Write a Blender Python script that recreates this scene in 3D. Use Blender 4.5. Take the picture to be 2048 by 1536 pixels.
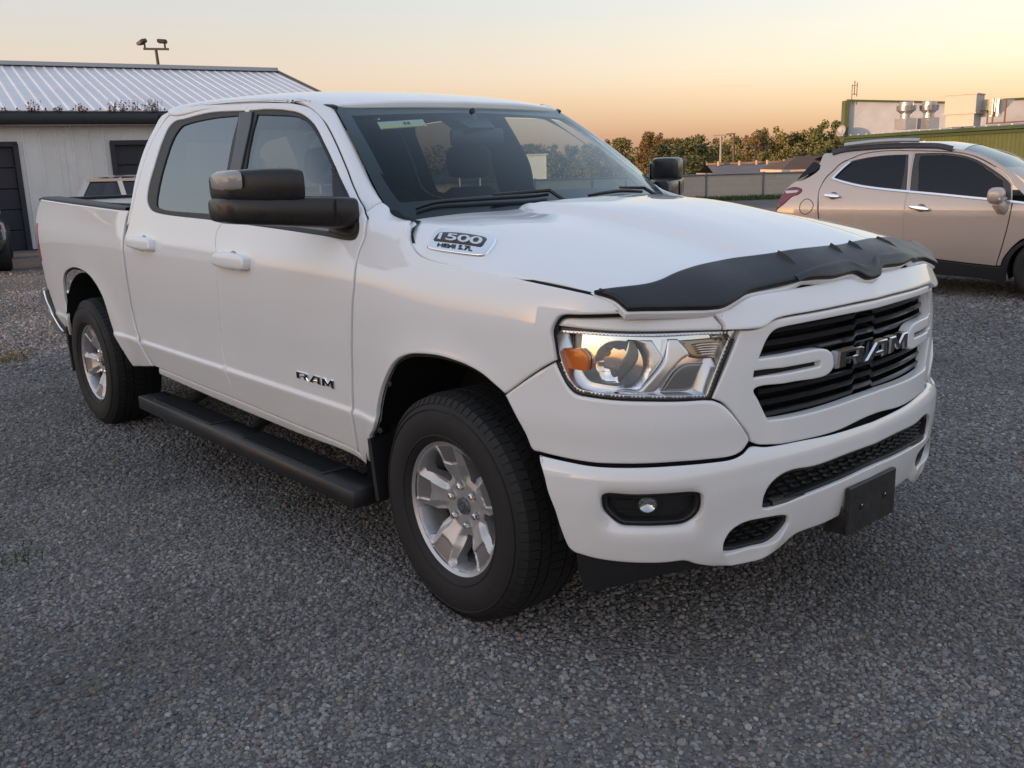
import bpy, bmesh, math, random
import numpy as np
from mathutils import Vector, Matrix
from mathutils.geometry import delaunay_2d_cdt
scene=bpy.context.scene
for o in list(bpy.data.objects): bpy.data.objects.remove(o)
COL=scene.collection
R=math.radians
# ------------------------------------------------------------------ camera
CAMP=(2.41711878,-2.78996578,1.54445251); YAW,PITCH,ROLL=R(139.05518),R(-13.269674),R(-1.6973666); FPX=1870.62
def cam_axes():
    f=Vector((math.cos(YAW)*math.cos(PITCH),math.sin(YAW)*math.cos(PITCH),math.sin(PITCH)))
    r=Vector((math.sin(YAW),-math.cos(YAW),0)); u=r.cross(f); c,s=math.cos(ROLL),math.sin(ROLL)
    return c*r+s*u, c*u-s*r, f
cr,cu,cf=cam_axes()
cd=bpy.data.cameras.new('camera'); cam=bpy.data.objects.new('camera',cd); COL.objects.link(cam)
cam.matrix_world=Matrix(((cr.x,cu.x,-cf.x,CAMP[0]),(cr.y,cu.y,-cf.y,CAMP[1]),(cr.z,cu.z,-cf.z,CAMP[2]),(0,0,0,1)))
cd.sensor_fit='HORIZONTAL'; cd.sensor_width=36; cd.lens=36*FPX/2048; cd.clip_start=.05; cd.clip_end=2000
scene.camera=cam
# ------------------------------------------------------------------ world, sun, exposure
SUN_AZ,SUN_EL=R(257),R(5.5)
w=bpy.data.worlds.new('World'); scene.world=w; w.use_nodes=True
nt=w.node_tree; nt.nodes.clear(); N=nt.nodes.new; L=nt.links.new
out=N('ShaderNodeOutputWorld'); bg=N('ShaderNodeBackground'); sky=N('ShaderNodeTexSky')
sky.sky_type='NISHITA'; sky.sun_disc=False; sky.sun_elevation=SUN_EL; sky.sun_rotation=R(90)-SUN_AZ
sky.altitude=100; sky.air_density=1.0; sky.dust_density=.6; sky.ozone_density=1.0
# the evening gradient of the photograph, by height above the horizon, all the way round
geo=N('ShaderNodeNewGeometry'); sep=N('ShaderNodeSeparateXYZ'); ramp=N('ShaderNodeValToRGB'); mix=N('ShaderNodeMix')
neg=N('ShaderNodeVectorMath'); neg.operation='SCALE'; neg.inputs['Scale'].default_value=-1
L(geo.outputs['Incoming'],neg.inputs[0]); L(neg.outputs[0],sep.inputs[0]); L(sep.outputs['Z'],ramp.inputs[0])
cr_=ramp.color_ramp; cr_.interpolation='LINEAR'
SKYC=[(0.0,(.05,.0,.09)),(.018,(.06,.0,.10)),(.06,(.13,.03,.08)),(.115,(.18,.11,.11)),(.17,(.19,.17,.18)),(.26,(.25,.23,.25)),(.5,(.24,.26,.31)),(1.0,(.20,.25,.34))]
while len(cr_.elements)<len(SKYC): cr_.elements.new(.5)
for e,(p,c) in zip(cr_.elements,SKYC): e.position=p; e.color=c+(1,)
mul=N('ShaderNodeMix'); mul.data_type='RGBA'; mul.blend_type='MIX'; mul.inputs['Factor'].default_value=.5
sc=N('ShaderNodeVectorMath'); sc.operation='MULTIPLY'; sc.inputs[1].default_value=(2.85,2.49,2.50)
L(sky.outputs[0],sc.inputs[0]); L(sc.outputs[0],mul.inputs['A']); 
sc2=N('ShaderNodeVectorMath'); sc2.operation='SCALE'; sc2.inputs['Scale'].default_value=20
L(ramp.outputs[0],sc2.inputs[0]); L(sc2.outputs[0],mul.inputs['B'])
dust=N('ShaderNodeMapRange'); dust.interpolation_type='SMOOTHSTEP'; dust.inputs['From Min'].default_value=0; dust.inputs['From Max'].default_value=.095; dust.inputs['To Min'].default_value=.66; dust.inputs['To Max'].default_value=1
L(sep.outputs['Z'],dust.inputs[0]); sc3=N('ShaderNodeVectorMath'); sc3.operation='SCALE'; L(mul.outputs['Result'],sc3.inputs[0]); L(dust.outputs[0],sc3.inputs['Scale']); L(sc3.outputs[0],bg.inputs[0]); bg.inputs[1].default_value=.1; L(bg.outputs[0],out.inputs[0])
sd=bpy.data.lights.new('sun','SUN'); sd.energy=3.2; sd.angle=R(1.0); sd.color=(1,.62,.36)
sun=bpy.data.objects.new('sun',sd); COL.objects.link(sun)
sdir=Vector((math.cos(SUN_AZ)*math.cos(SUN_EL),math.sin(SUN_AZ)*math.cos(SUN_EL),math.sin(SUN_EL)))
sun.rotation_euler=sdir.to_track_quat('Z','Y').to_euler(); sun.location=(0,0,30)
vs=scene.view_settings; vs.view_transform='Standard'; vs.look='None'; vs.exposure=.72; vs.gamma=1; vs.use_curve_mapping=False
scene.render.engine='CYCLES'
# ---------- shape functions of the truck (metres; x forward from the front axle, y left, z up)
def slopes(X,A):
    X=np.asarray(X,float); A=np.asarray(A,float)
    h=np.diff(X); sh=(-1,)+(1,)*(A.ndim-1)
    d=np.diff(A,axis=0)/h.reshape(sh)
    m=np.zeros_like(A)
    w1=(2*h[1:]+h[:-1]).reshape(sh); w2=(h[1:]+2*h[:-1]).reshape(sh)
    p=d[:-1]*d[1:]>0
    den=np.where(p,w1/np.where(d[:-1]==0,1,d[:-1])+w2/np.where(d[1:]==0,1,d[1:]),1)
    m[1:-1]=np.where(p,(w1+w2)/np.where(den==0,1,den),0)
    m[0]=d[0]; m[-1]=d[-1]
    return m
def herm(X,A,x):
    X=np.asarray(X,float); A=np.asarray(A,float); x=np.clip(np.asarray(x,float),X[0],X[-1])
    m=slopes(X,A)
    i=np.clip(np.searchsorted(X,x)-1,0,len(X)-2); h=X[i+1]-X[i]; t=(x-X[i])/h
    if A.ndim==1: a,b,ma,mb=A[i],A[i+1],m[i],m[i+1]
    else:
        k=np.arange(A.shape[1]); a,b,ma,mb=A[i,k],A[i+1,k],m[i,k],m[i+1,k]
    return a*(2*t**3-3*t**2+1)+ma*h*(t**3-2*t**2+t)+b*(-2*t**3+3*t**2)+mb*h*(t**3-t**2)
def tensor(X,Y,T,x,y):
    x=np.atleast_1d(np.asarray(x,float)); y=np.atleast_1d(np.asarray(y,float))
    A=np.array([herm(Y,np.asarray(r,float),y) for r in T])
    return herm(X,A,x)
SZ=[.28,.40,.45,.52,.60,.632,.652,.75,.90,1.05,1.14,1.19,1.25,1.32,1.40,1.50,1.60,1.70,1.80,1.87,1.95]
SX=[-5.05,-4.85,-4.4,-3.672,-3.0,-2.9,-1.7,-.55,-.2,.1,.35,.55,.7,.85,1.0]
_d=[.90,.925,.948,.962,.975,.980,.970,.969,.976,.982,.981,.974,.955,.935,.912,.880,.840,.795,.742,.712,.67]
_b=[.90,.925,.945,.960,.972,.977,.968,.967,.972,.980,.981,.978,.968,.955,.940,.88,.83,.79,.74,.71,.67]
_f=[.93,.955,.970,.980,.990,.994,.988,.992,1.0,1.0,.990,.974,.940,.892,.862,.845,.815,.78,.73,.70,.66]
_r=[.88,.905,.925,.940,.952,.957,.948,.947,.952,.960,.961,.958,.948,.935,.92,.86,.80,.76,.72,.69,.65]
def _o(a,d): return [v+d for v in a]
def _m(a,b,t): return [p*(1-t)+q*t for p,q in zip(a,b)]
ST=[_o(_r,-.06),_o(_r,-.02),_m(_b,_r,.5),_b,_b,_d,_d,_m(_d,_f,.35),_m(_d,_f,.8),_f,_o(_f,-.004),_o(_f,-.036),_o(_f,-.115),_o(_f,-.26),_o(_f,-.5)]
def side_w(x,z):
    w=tensor(SX,SZ,ST,x,z)
    for cx,ra,am in ((-.01,.47,.018),(-3.66,.50,.012)):
        r=np.hypot(np.asarray(x)-cx,np.asarray(z)-.42)
        w=w+am*np.exp(-(np.maximum(r-ra,0)/.085)**2)*(np.asarray(z)<1.2)
    return w
def side_w(x,z,_w=side_w):
    # the windscreen pillar wraps inwards towards the glass
    x=np.asarray(x,float); z=np.asarray(z,float); w=_w(x,z)
    xp=np.interp(z,[1.30,1.39,1.461,1.542,1.658,1.788,1.88],[-.43,-.559,-.661,-.773,-.929,-1.12,-1.27]); dl=np.interp(z,[1.33,1.355,1.40,1.46,1.54,1.66,1.79,1.86],[0,.015,.088,.110,.114,.108,.088,.06])
    d=np.clip((x-xp+.17)/.17,0,1.6); return w-dl*np.where(d<1,d*d,2*d-1)
def side(a,b):
    a=np.atleast_1d(np.asarray(a,float)); b=np.atleast_1d(np.asarray(b,float))
    return np.stack([a,-side_w(a,b),b],-1)
HX=[-.5,-.2,.1,.4,.65,.8,.9,.97]
HY=[0,.2,.318,.374,.6,.70,.79,.86,.91,.96]
HT=[[1.415,1.414,1.407,1.380,1.376,1.371,1.364,1.350,1.312,1.25],
    [1.408,1.406,1.398,1.370,1.358,1.349,1.338,1.314,1.275,1.232],
    [1.393,1.391,1.379,1.350,1.330,1.318,1.300,1.279,1.256,1.222],
    [1.355,1.350,1.333,1.306,1.287,1.275,1.260,1.244,1.227,1.200],
    [1.303,1.299,1.282,1.256,1.232,1.217,1.201,1.184,1.164,1.125],
    [1.254,1.250,1.238,1.214,1.180,1.143,1.108,1.08,1.055,1.02],
    [1.206,1.205,1.196,1.170,1.105,1.05,1.01,.98,.96,.93],
    [1.125,1.125,1.115,1.08,1.0,.95,.92,.90,.88,.86]]
def hood(a,b):
    a=np.atleast_1d(np.asarray(a,float)); b=np.atleast_1d(np.asarray(b,float))
    return np.stack([a,b,tensor(HX,HY,HT,a,np.abs(b))],-1)
def dhood(a,b):
    # smooth sheet lying over the hood's relief (the deflector)
    a=np.atleast_1d(np.asarray(a,float)); b=np.atleast_1d(np.asarray(b,float)); z=0
    for d,w in((-.11,.1),(-.07,.15),(-.035,.16),(0,.18),(.035,.16),(.07,.15),(.11,.1)): z=z+w*tensor(HX,HY,HT,a,np.minimum(np.abs(b+d),.96))
    e=np.clip((np.abs(b)-.55)/.25,0,1); return np.stack([a,b,z*(1-e)+tensor(HX,HY,HT,a,np.abs(b))*e],-1)
# front plan curve
PY=[1.003,1.0,.99,.965,.93,.88,.80,.70,.60,.53,.47,.22,0]
PX=[.05,.27,.40,.515,.60,.682,.765,.831,.878,.8985,.914,.953,.965]
def _plan():
    t=np.r_[0,np.cumsum(np.hypot(np.diff(PX),np.diff(PY)))]
    P=np.stack([PX,PY],-1)
    # smooth: dense hermite resample then arc length
    tt=np.linspace(0,t[-1],400)
    x=herm(t,np.array(PX),tt); y=herm(t,np.array(PY),tt)
    for _ in range(60):
        x[1:-1]=.25*x[:-2]+.5*x[1:-1]+.25*x[2:]; y[1:-1]=.25*y[:-2]+.5*y[1:-1]+.25*y[2:]
    s=np.r_[0,np.cumsum(np.hypot(np.diff(x),np.diff(y)))]
    return s,x,y
_S,_X,_Y=_plan(); UC=float(_S[-1])
def plan(u):
    m=u>UC; v=np.where(m,2*UC-u,u)
    x=np.interp(v,_S,_X); y=-np.interp(v,_S,_Y)
    e=.01; v0=np.clip(v-e,0,UC); v1=v+e
    def g(q):
        k=q>UC; w=np.where(k,2*UC-q,q); yy=-np.interp(w,_S,_Y); return np.interp(w,_S,_X),np.where(k,-yy,yy)
    x0,y0=g(v0); x1,y1=g(v1); tx,ty=x1-x0,y1-y0; l=np.hypot(tx,ty); nx,ny=ty/l,-tx/l
    return x,np.where(m,-y,y),nx,np.where(m,-ny,ny)
# fascia offset along plan normal, by z, for side/corner/grille
FU=[0,.4,.62,.80,1.02,1.2,UC]
FZ=[.20,.35,.45,.60,.72,.86,.95,1.02,1.07,1.11,1.15,1.20,1.26]
FT=[[-.04,-.02,-.01,0,0,.0,-.002,-.008,-.016,-.025,-.04,-.06,-.09]]*3+[
    [-.05,-.02,-.005,.005,.005,.0,-.004,-.014,-.024,-.034,-.05,-.08,-.12],
    [-.06,-.03,-.01,.005,.004,.0,-.002,-.006,-.012,-.02,-.036,-.07,-.12],
    [-.06,-.03,-.01,.005,.002,.0,.0,-.002,-.006,-.012,-.03,-.065,-.12],
    [-.06,-.03,-.01,.005,.002,.0,.0,-.002,-.005,-.010,-.03,-.065,-.12]]
def fascia(a,b,off=0.):
    a=np.atleast_1d(np.asarray(a,float)); b=np.atleast_1d(np.asarray(b,float))
    x,y,nx,ny=plan(a); o=tensor(FU,FZ,FT,np.minimum(a,2*UC-a),b)+off
    return np.stack([x+nx*o,y+ny*o,b],-1)
# bumper: own offset profile on the same plan curve
BZ=[.26,.34,.40,.46,.53,.60,.645,.675,.695,.71]
BO=[-.045,-.01,.006,.016,.024,.030,.030,.022,.006,-.02]
def bumper(a,b,off=0.):
    a=np.atleast_1d(np.asarray(a,float)); b=np.atleast_1d(np.asarray(b,float))
    x,y,nx,ny=plan(a); k=np.minimum(a,2*UC-a); lift=.02*np.clip((k-.75)/.35,0,1)**2*(3-2*np.clip((k-.75)/.35,0,1))
    o=herm(BZ,BO,b-lift)+off
    return np.stack([x+nx*o,y+ny*o,b],-1)
# windscreen: x as a function of (y,z)
def screen(a,b,off=0.):
    # a = y, b = z
    a=np.atleast_1d(np.asarray(a,float)); b=np.atleast_1d(np.asarray(b,float))
    t=(b-1.36)/(1.83-1.36)
    x=-.22-.90*t+.02*np.sin(np.clip(t,0,1)*np.pi)-.33*a**2*(1-.55*t)-.25*np.abs(a)**4*(1-t)
    return np.stack([x+off,a,b+off*.5],-1)
RX=[-2.86,-2.78,-2.6,-2.4,-2.0,-1.6,-1.3,-1.15,-1.05,-.95]
RY=[0,.3,.5,.60,.66,.70,.735,.76]
RT=[[1.872,1.870,1.865,1.860,1.855,1.845,1.80,1.74],
    [1.903,1.902,1.899,1.896,1.890,1.878,1.83,1.76],
    [1.918,1.917,1.913,1.909,1.902,1.887,1.84,1.76],
    [1.923,1.921,1.916,1.910,1.901,1.885,1.84,1.76],
    [1.922,1.919,1.911,1.902,1.890,1.872,1.825,1.76],
    [1.906,1.902,1.892,1.881,1.868,1.850,1.80,1.75],
    [1.873,1.868,1.857,1.846,1.832,1.810,1.77,1.72],
    [1.847,1.842,1.829,1.818,1.804,1.783,1.743,1.69],
    [1.824,1.818,1.803,1.79,1.776,1.755,1.715,1.66],
    [1.79,1.785,1.768,1.755,1.741,1.72,1.68,1.63]]
def roof(a,b):
    a=np.atleast_1d(np.asarray(a,float)); b=np.atleast_1d(np.asarray(b,float))
    return np.stack([a,b,tensor(RX,RY,RT,a,np.abs(b))],-1)
# parked crossover: its own side surface (a forward from the door pillar, b height)
CF=np.array([math.cos(YAW),math.sin(YAW),0.]); CRT=np.array([math.sin(YAW),-math.cos(YAW),0.]); CO=np.array([CAMP[0],CAMP[1],0.])
def CG(lat,D,z=0.): return CO+CRT*lat+CF*D+np.array([0,0,z])
SUVF=CRT*.788-CF*.616; SUVN=-(CRT*.616+CF*.788); SUVO=CG(4.31,10.29)
def suv_w(a,b):
    w=herm([.15,.30,.45,.60,.80,.90,.96,1.02,1.10,1.30,1.50,1.60,1.68],[.78,.83,.865,.880,.888,.890,.884,.868,.845,.775,.685,.61,.50],np.asarray(b,float))
    a=np.asarray(a,float)
    return w-.16*np.clip((-1.15-a)/.8,0,1.4)**2-.14*np.clip((a-1.5)/.8,0,1.4)**2
def suv(a,b,inset=0.):
    a=np.atleast_1d(np.asarray(a,float)); b=np.atleast_1d(np.asarray(b,float)); w=suv_w(a,b)-.89-inset
    return SUVO+SUVF*a[:,None]+SUVN*w[:,None]+np.array([0,0,1.])*b[:,None]

UV={
'bed_side':('side',[(-4.5509,1.3995,1),(-2.908,1.352,1),(-2.926,1.3,0),(-2.924,1.2,0),(-2.922,1.05,0),(-2.93,0.88,0),(-2.928,0.78,0),(-2.895,0.69,0),(-2.82,0.6,0),(-2.738,0.505,1),(-3.0689,0.455,1),(-3.1661,0.5673,0),(-3.259,0.6685,0),(-3.3019,0.7387,0),(-3.3553,0.8369,0),(-3.4357,0.9054,0),(-3.5509,0.9594,0),(-3.6873,0.984,0),(-3.8344,0.9869,0),(-3.9704,0.9684,0),(-4.0838,0.9361,0),(-4.148,0.8908,0),(-4.1842,0.815,0),(-4.1887,0.7113,0),(-4.1243,0.6266,0),(-4.1766,0.5118,1),(-4.37,0.541,1),(-4.53,0.717,0),(-4.61,0.8,0),(-4.63,0.89,0),(-4.64,0.99,0),(-4.655,1.12,0),(-4.664,1.29,0)]),
'rear_door':('side',[(-2.873,1.285,1),(-2.855,1.4,0),(-2.84,1.5,0),(-2.82,1.7,0),(-2.774,1.8,0),(-2.685,1.85,0),(-2.445,1.867,0),(-2.1281,1.8613,0),(-1.769,1.8511,1),(-1.7709,1.8143,0),(-1.764,1.7793,0),(-1.7208,1.5606,0),(-1.7065,1.3222,0),(-1.7427,1.2812,0),(-1.7444,1.241,0),(-1.7173,1.1866,0),(-1.7187,1.0439,0),(-1.7487,0.8947,0),(-1.7669,0.7801,0),(-1.7434,0.6556,0),(-1.7083,0.5788,0),(-1.6872,0.4945,1),(-2.1612,0.5003,0),(-2.7,0.512,1),(-2.79,0.6,0),(-2.866,0.69,0),(-2.899,0.78,0),(-2.901,0.88,0),(-2.894,1.05,0),(-2.896,1.2,0)]),
'cab_side':('side',[(-2.903,1.27,1),(-2.895,1.345,0),(-2.892,1.42,0),(-2.9,1.64,0),(-2.872,1.78,0),(-2.835,1.84,0),(-2.76,1.864,0),(-2.4,1.879,0),(-1.8,1.867,0),(-1.37,1.836,1),(-1.3411,1.8297,0),(-1.5102,1.8429,0),(-1.7737,1.8582,0),(-2.1349,1.8701,0),(-2.45,1.874,0),(-2.69,1.856,0),(-2.78,1.803,0),(-2.826,1.7,0),(-2.846,1.5,0),(-2.861,1.4,0),(-2.878,1.285,1)]),
'rear_window_hole':('side',[(-2.6713,1.4147,0),(-2.6116,1.371,0),(-2.5188,1.3508,0),(-1.8376,1.329,0),(-1.6955,1.3236,1),(-1.7036,1.5582,0),(-1.7491,1.7741,0),(-1.7679,1.8175,1),(-2.1833,1.8325,0),(-2.5008,1.8181,0),(-2.6093,1.811,0),(-2.6721,1.7781,0),(-2.681,1.6987,0),(-2.6798,1.583,0),(-2.6845,1.4674,0)]),
'rear_glass':('side',[(-2.536,1.3893,0),(-2.4775,1.3713,0),(-1.868,1.3567,0),(-1.7544,1.3522,1),(-1.7629,1.4702,0),(-1.8036,1.6424,0),(-1.8504,1.802,1),(-2.1576,1.8048,0),(-2.4358,1.793,0),(-2.5109,1.7793,0),(-2.5497,1.7296,0),(-2.5556,1.6339,0),(-2.554,1.5114,0)]),
'front_door':('side',[(-1.769,1.8511,1),(-1.5061,1.8362,0),(-1.3229,1.8202,0),(-1.2327,1.8025,0),(-1.1638,1.7742,0),(-1.0916,1.7343,0),(-0.9837,1.6626,0),(-0.8252,1.5435,0),(-0.6986,1.4462,0),(-0.6031,1.384,0),(-0.5539,1.3557,0),(-0.53,1.3013,0),(-0.5375,1.2458,0),(-0.5348,1.2099,0),(-0.5323,1.129,0),(-0.545,1.0731,0),(-0.5642,0.9779,0),(-0.5846,0.8801,0),(-0.6058,0.7541,0),(-0.6153,0.6765,0),(-0.6139,0.5808,0),(-0.6261,0.4672,1),(-0.7193,0.4761,0),(-1.1249,0.4811,0),(-1.6872,0.4945,1),(-1.7083,0.5788,0),(-1.7434,0.6556,0),(-1.7669,0.7801,0),(-1.7487,0.8947,0),(-1.7187,1.0439,0),(-1.7173,1.1866,0),(-1.7444,1.241,0),(-1.7427,1.2812,0),(-1.7065,1.3222,0),(-1.7208,1.5606,0),(-1.764,1.7793,0),(-1.7709,1.8143,0)]),
'front_window_hole':('side',[(-1.7466,1.8163,1),(-1.5517,1.8112,0),(-1.3614,1.7948,0),(-1.2405,1.7762,0),(-1.1617,1.7477,0),(-1.0958,1.7126,0),(-0.97,1.6275,0),(-0.8169,1.5146,0),(-0.6804,1.4142,0),(-0.6028,1.3637,0),(-0.5735,1.3229,0),(-0.5773,1.2935,0),(-0.6031,1.2854,0),(-0.8009,1.2937,0),(-1.1963,1.309,0),(-1.6959,1.3247,1),(-1.6932,1.558,0),(-1.7384,1.7624,0)]),
'front_glass':('side',[(-1.6592,1.7957,1),(-1.4699,1.7829,0),(-1.2828,1.7671,0),(-1.1971,1.7495,0),(-1.1379,1.7255,0),(-1.0215,1.6545,0),(-0.8854,1.5603,0),(-0.7502,1.4563,0),(-0.6927,1.4091,1),(-0.6593,1.3085,1),(-1.1604,1.3261,0),(-1.6223,1.3484,1),(-1.6001,1.4421,0),(-1.5913,1.5565,0),(-1.6238,1.6697,0)]),
'mirror_sail':('side',[(-0.8817,1.5583,1),(-0.7483,1.4562,0),(-0.6733,1.3983,0),(-0.607,1.3478,0),(-0.5993,1.3176,0),(-0.6157,1.3028,0),(-0.7832,1.31,1),(-0.7932,1.4272,0)]),
'fender':('side',[(-0.5974,1.384,1),(-0.6022,1.4039,0),(-0.5964,1.4179,1),(-0.5147,1.3826,0),(-0.4309,1.3655,0),(-0.3441,1.3595,1),(-0.2966,1.3375,0),(-0.2733,1.3055,0),(-0.2231,1.2716,0),(-0.1484,1.2471,0),(0.311,1.2159,0),(0.6214,1.1781,0),(0.6663,1.1594,0),(0.6821,1.1475,0),(0.6939,1.1327,1),(0.6142,1.1282,0),(0.5431,1.1253,1),(0.5213,1.1175,0),(0.5082,1.0996,0),(0.4998,1.0747,0),(0.5048,1.0346,0),(0.5122,0.9899,1),(0.4614,0.9608,0),(0.321,0.8667,1),(0.2762,0.8889,0),(0.2186,0.9144,0),(0.1496,0.9312,0),(0.0779,0.9393,0),(0.0013,0.9421,0),(-0.0815,0.9367,0),(-0.1709,0.9235,0),(-0.2424,0.8977,0),(-0.2873,0.868,0),(-0.3377,0.8137,0),(-0.3761,0.7604,0),(-0.4085,0.6861,0),(-0.4282,0.6143,0),(-0.482,0.5627,1),(-0.561,0.4025,1),(-0.6128,0.4661,1),(-0.6014,0.5834,0),(-0.6021,0.6788,0),(-0.5931,0.7561,0),(-0.5717,0.8818,0),(-0.5515,0.9793,0),(-0.5327,1.0742,0),(-0.5202,1.1299,0),(-0.524,1.2105,0),(-0.5261,1.2464,0),(-0.5197,1.3017,0),(-0.5451,1.3559,0)]),
'rocker':('side',[(-2.6522,0.505,1),(-2.1653,0.4943,0),(-1.6914,0.4874,0),(-1.1283,0.4746,0),(-0.7226,0.4688,0),(-0.6297,0.4599,0),(-0.5674,0.4006,1),(-0.6574,0.4331,0),(-1.1603,0.4317,0),(-1.7531,0.4411,0),(-2.1961,0.4535,0),(-2.6724,0.4699,1)]),
'a_pillar':('side',[(-1.1634,1.7762,1),(-1.2119,1.7993,0),(-1.2755,1.8215,0),(-1.3467,1.8373,0),(-1.2526,1.8368,0),(-1.1559,1.8109,1),(-1.0594,1.748,0),(-0.9111,1.6441,0),(-0.7673,1.5361,0),(-0.6611,1.4586,0),(-0.6019,1.4215,1),(-0.6076,1.4074,0),(-0.6095,1.3908,1),(-0.6985,1.4497,0),(-0.8226,1.5452,0),(-0.9811,1.6645,0),(-1.0887,1.7362,0)]),
'hood':('hood',[(-0.2026,0.0,2),(-0.2021,-0.2467,0),(-0.2456,-0.324,0),(-0.2884,-0.3315,0),(-0.3095,-0.3491,0),(-0.318,-0.3882,0),(-0.3486,-0.5244,0),(-0.3818,-0.6879,0),(-0.4019,-0.7954,1),(-0.3392,-0.8523,0),(-0.2922,-0.8897,0),(-0.2326,-0.9172,0),(-0.1515,-0.9375,0),(0.3017,-0.9499,0),(0.6181,-0.9038,1),(0.6681,-0.8947,0),(0.6937,-0.8923,0),(0.7138,-0.8923,1),(0.7235,-0.8767,0),(0.7807,-0.7716,0),(0.8355,-0.678,0),(0.8534,-0.6382,0),(0.8585,-0.5804,0),(0.8593,-0.5378,0),(0.8872,-0.4188,0),(0.8965,-0.3868,0),(0.9301,-0.2312,0),(0.9315,-0.0857,0),(0.9377,-0.0664,0),(0.9466,-0.0458,0),(0.9499,0.0,2)]),
'deflector':('hood',[(0.6106,-0.908,1),(0.6529,-0.8472,0),(0.6816,-0.7744,0),(0.6899,-0.7236,0),(0.6903,-0.6709,0),(0.693,-0.6152,0),(0.6987,-0.5437,0),(0.7194,-0.4366,0),(0.7595,-0.3508,0),(0.7819,-0.2977,0),(0.805,-0.1953,0),(0.8194,-0.0497,0),(0.8225,0.0,2),(0.9468,0.0,2),(0.9441,-0.0416,0),(0.9351,-0.0616,0),(0.9284,-0.0804,0),(0.9271,-0.2264,0),(0.893,-0.3817,0),(0.8837,-0.4137,0),(0.8547,-0.535,0),(0.8545,-0.5798,0),(0.8493,-0.6374,0),(0.8328,-0.6746,0),(0.7776,-0.7679,0),(0.7214,-0.8722,0),(0.7121,-0.8864,1),(0.6915,-0.8879,0),(0.6661,-0.8905,0)]),
'brow':('fascia',[(0.4768,1.1154,1),(0.6701,1.1182,0),(0.8957,1.1145,0),(0.9273,1.1143,1),(0.9434,1.0943,0),(0.9546,1.0812,0),(0.9537,1.0701,1),(0.892,1.0725,0),(0.6387,1.0788,0),(0.5429,1.0831,0),(0.4479,1.0879,1),(0.4532,1.1009,0)]),
'nose':('fascia',[(0.9334,1.1147,1),(0.9736,1.1213,0),(1.0279,1.1422,0),(1.0613,1.1519,0),(1.1809,1.1581,0),(1.4014,1.1633,0),(1.5366,1.164,0),(1.5585,1.1575,0),(1.5825,1.1447,0),(1.6105,1.1424,2),(1.6105,1.0964,2),(1.4603,1.0963,0),(1.2974,1.0939,0),(1.1595,1.0907,0),(1.1236,1.0856,0),(1.0863,1.0705,0),(1.0562,1.0669,0),(1.0048,1.0679,0),(0.9584,1.0699,1),(0.9592,1.0809,0),(0.9482,1.0968,0)]),
'surround':('fascia',[(1.0146,1.0643,1),(1.0593,1.0617,0),(1.0859,1.0648,0),(1.1231,1.0799,0),(1.159,1.085,0),(1.2968,1.088,0),(1.4596,1.0902,0),(1.6105,1.0902,2),(1.6105,0.7198,2),(1.4128,0.7056,0),(1.2502,0.7077,0),(1.1342,0.7128,0),(1.0806,0.7203,0),(1.0541,0.7322,1),(1.05,0.7495,0),(1.0083,0.8049,0),(0.9761,0.8443,0),(0.955,0.8627,0),(0.9212,0.8775,1)]),
'grille_hole':('fascia',[(1.6105,1.0659,2),(1.3923,1.0667,0),(1.2343,1.064,0),(1.1499,1.0601,0),(1.129,1.0541,0),(1.1119,1.0397,0),(1.0791,0.9825,0),(1.0756,0.9756,1),(1.1887,0.9781,0),(1.3159,0.978,0),(1.3472,0.9707,0),(1.3722,0.9534,0),(1.3786,0.9354,0),(1.3791,0.9136,0),(1.3527,0.8943,0),(1.1929,0.8942,0),(1.0685,0.8921,0),(1.0597,0.8851,0),(1.0788,0.8529,0),(1.1139,0.7892,1),(1.2445,0.7862,0),(1.3973,0.7879,0),(1.6105,0.7934,2)]),
'arm_slot':('fascia',[(1.0609,0.9429,1),(1.318,0.9419,1),(1.3167,0.925,1),(1.0578,0.9222,1)]),
'lower_panel':('fascia',[(0.4582,0.9829,1),(0.4801,0.9439,0),(0.5009,0.9119,0),(0.5241,0.8932,0),(0.5723,0.8863,0),(0.6404,0.8813,0),(0.7318,0.8785,0),(0.823,0.8748,0),(0.9168,0.8714,0),(0.9503,0.858,0),(0.9713,0.8404,0),(1.0032,0.8012,0),(1.0427,0.7476,0),(1.0456,0.7381,0),(1.043,0.7325,0),(1.0219,0.71,0),(0.9902,0.6995,0),(0.9094,0.6979,0),(0.806,0.6985,0),(0.6757,0.6945,0),(0.5758,0.6921,0),(0.4904,0.6967,0),(0.3999,0.7025,1),(0.3731,0.7049,0),(0.3462,0.7551,0),(0.311,0.8063,0),(0.2673,0.8597,1),(0.407,0.953,0)]),
'headlight':('fascia',[(0.4373,1.0815,1),(0.4557,1.0785,0),(0.5433,1.0769,0),(0.6388,1.074,0),(0.7639,1.0717,0),(0.8918,1.0702,0),(1.0013,1.0661,1),(0.9577,0.9812,0),(0.9143,0.8774,1),(0.823,0.8813,0),(0.7317,0.885,0),(0.6404,0.8881,0),(0.5724,0.8929,0),(0.5257,0.9007,0),(0.5025,0.9194,0),(0.4818,0.9499,0),(0.4629,0.9919,0),(0.4473,1.0367,0),(0.4381,1.0646,0)]),
'amber':('fascia',[(0.4443,1.0196,1),(0.5253,1.0231,1),(0.5487,1.0027,0),(0.551,0.975,0),(0.5478,0.956,1),(0.4752,0.9607,1),(0.4594,0.9815,0)]),
'main_bowl':('fascia',[(0.5713,1.0143,0),(0.5915,1.0395,0),(0.6261,1.053,0),(0.7548,1.0523,1),(0.7883,0.9985,1),(0.7125,0.9049,1),(0.6311,0.9035,0),(0.5966,0.9218,0),(0.5724,0.9491,0),(0.5668,0.9863,0)]),
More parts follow.
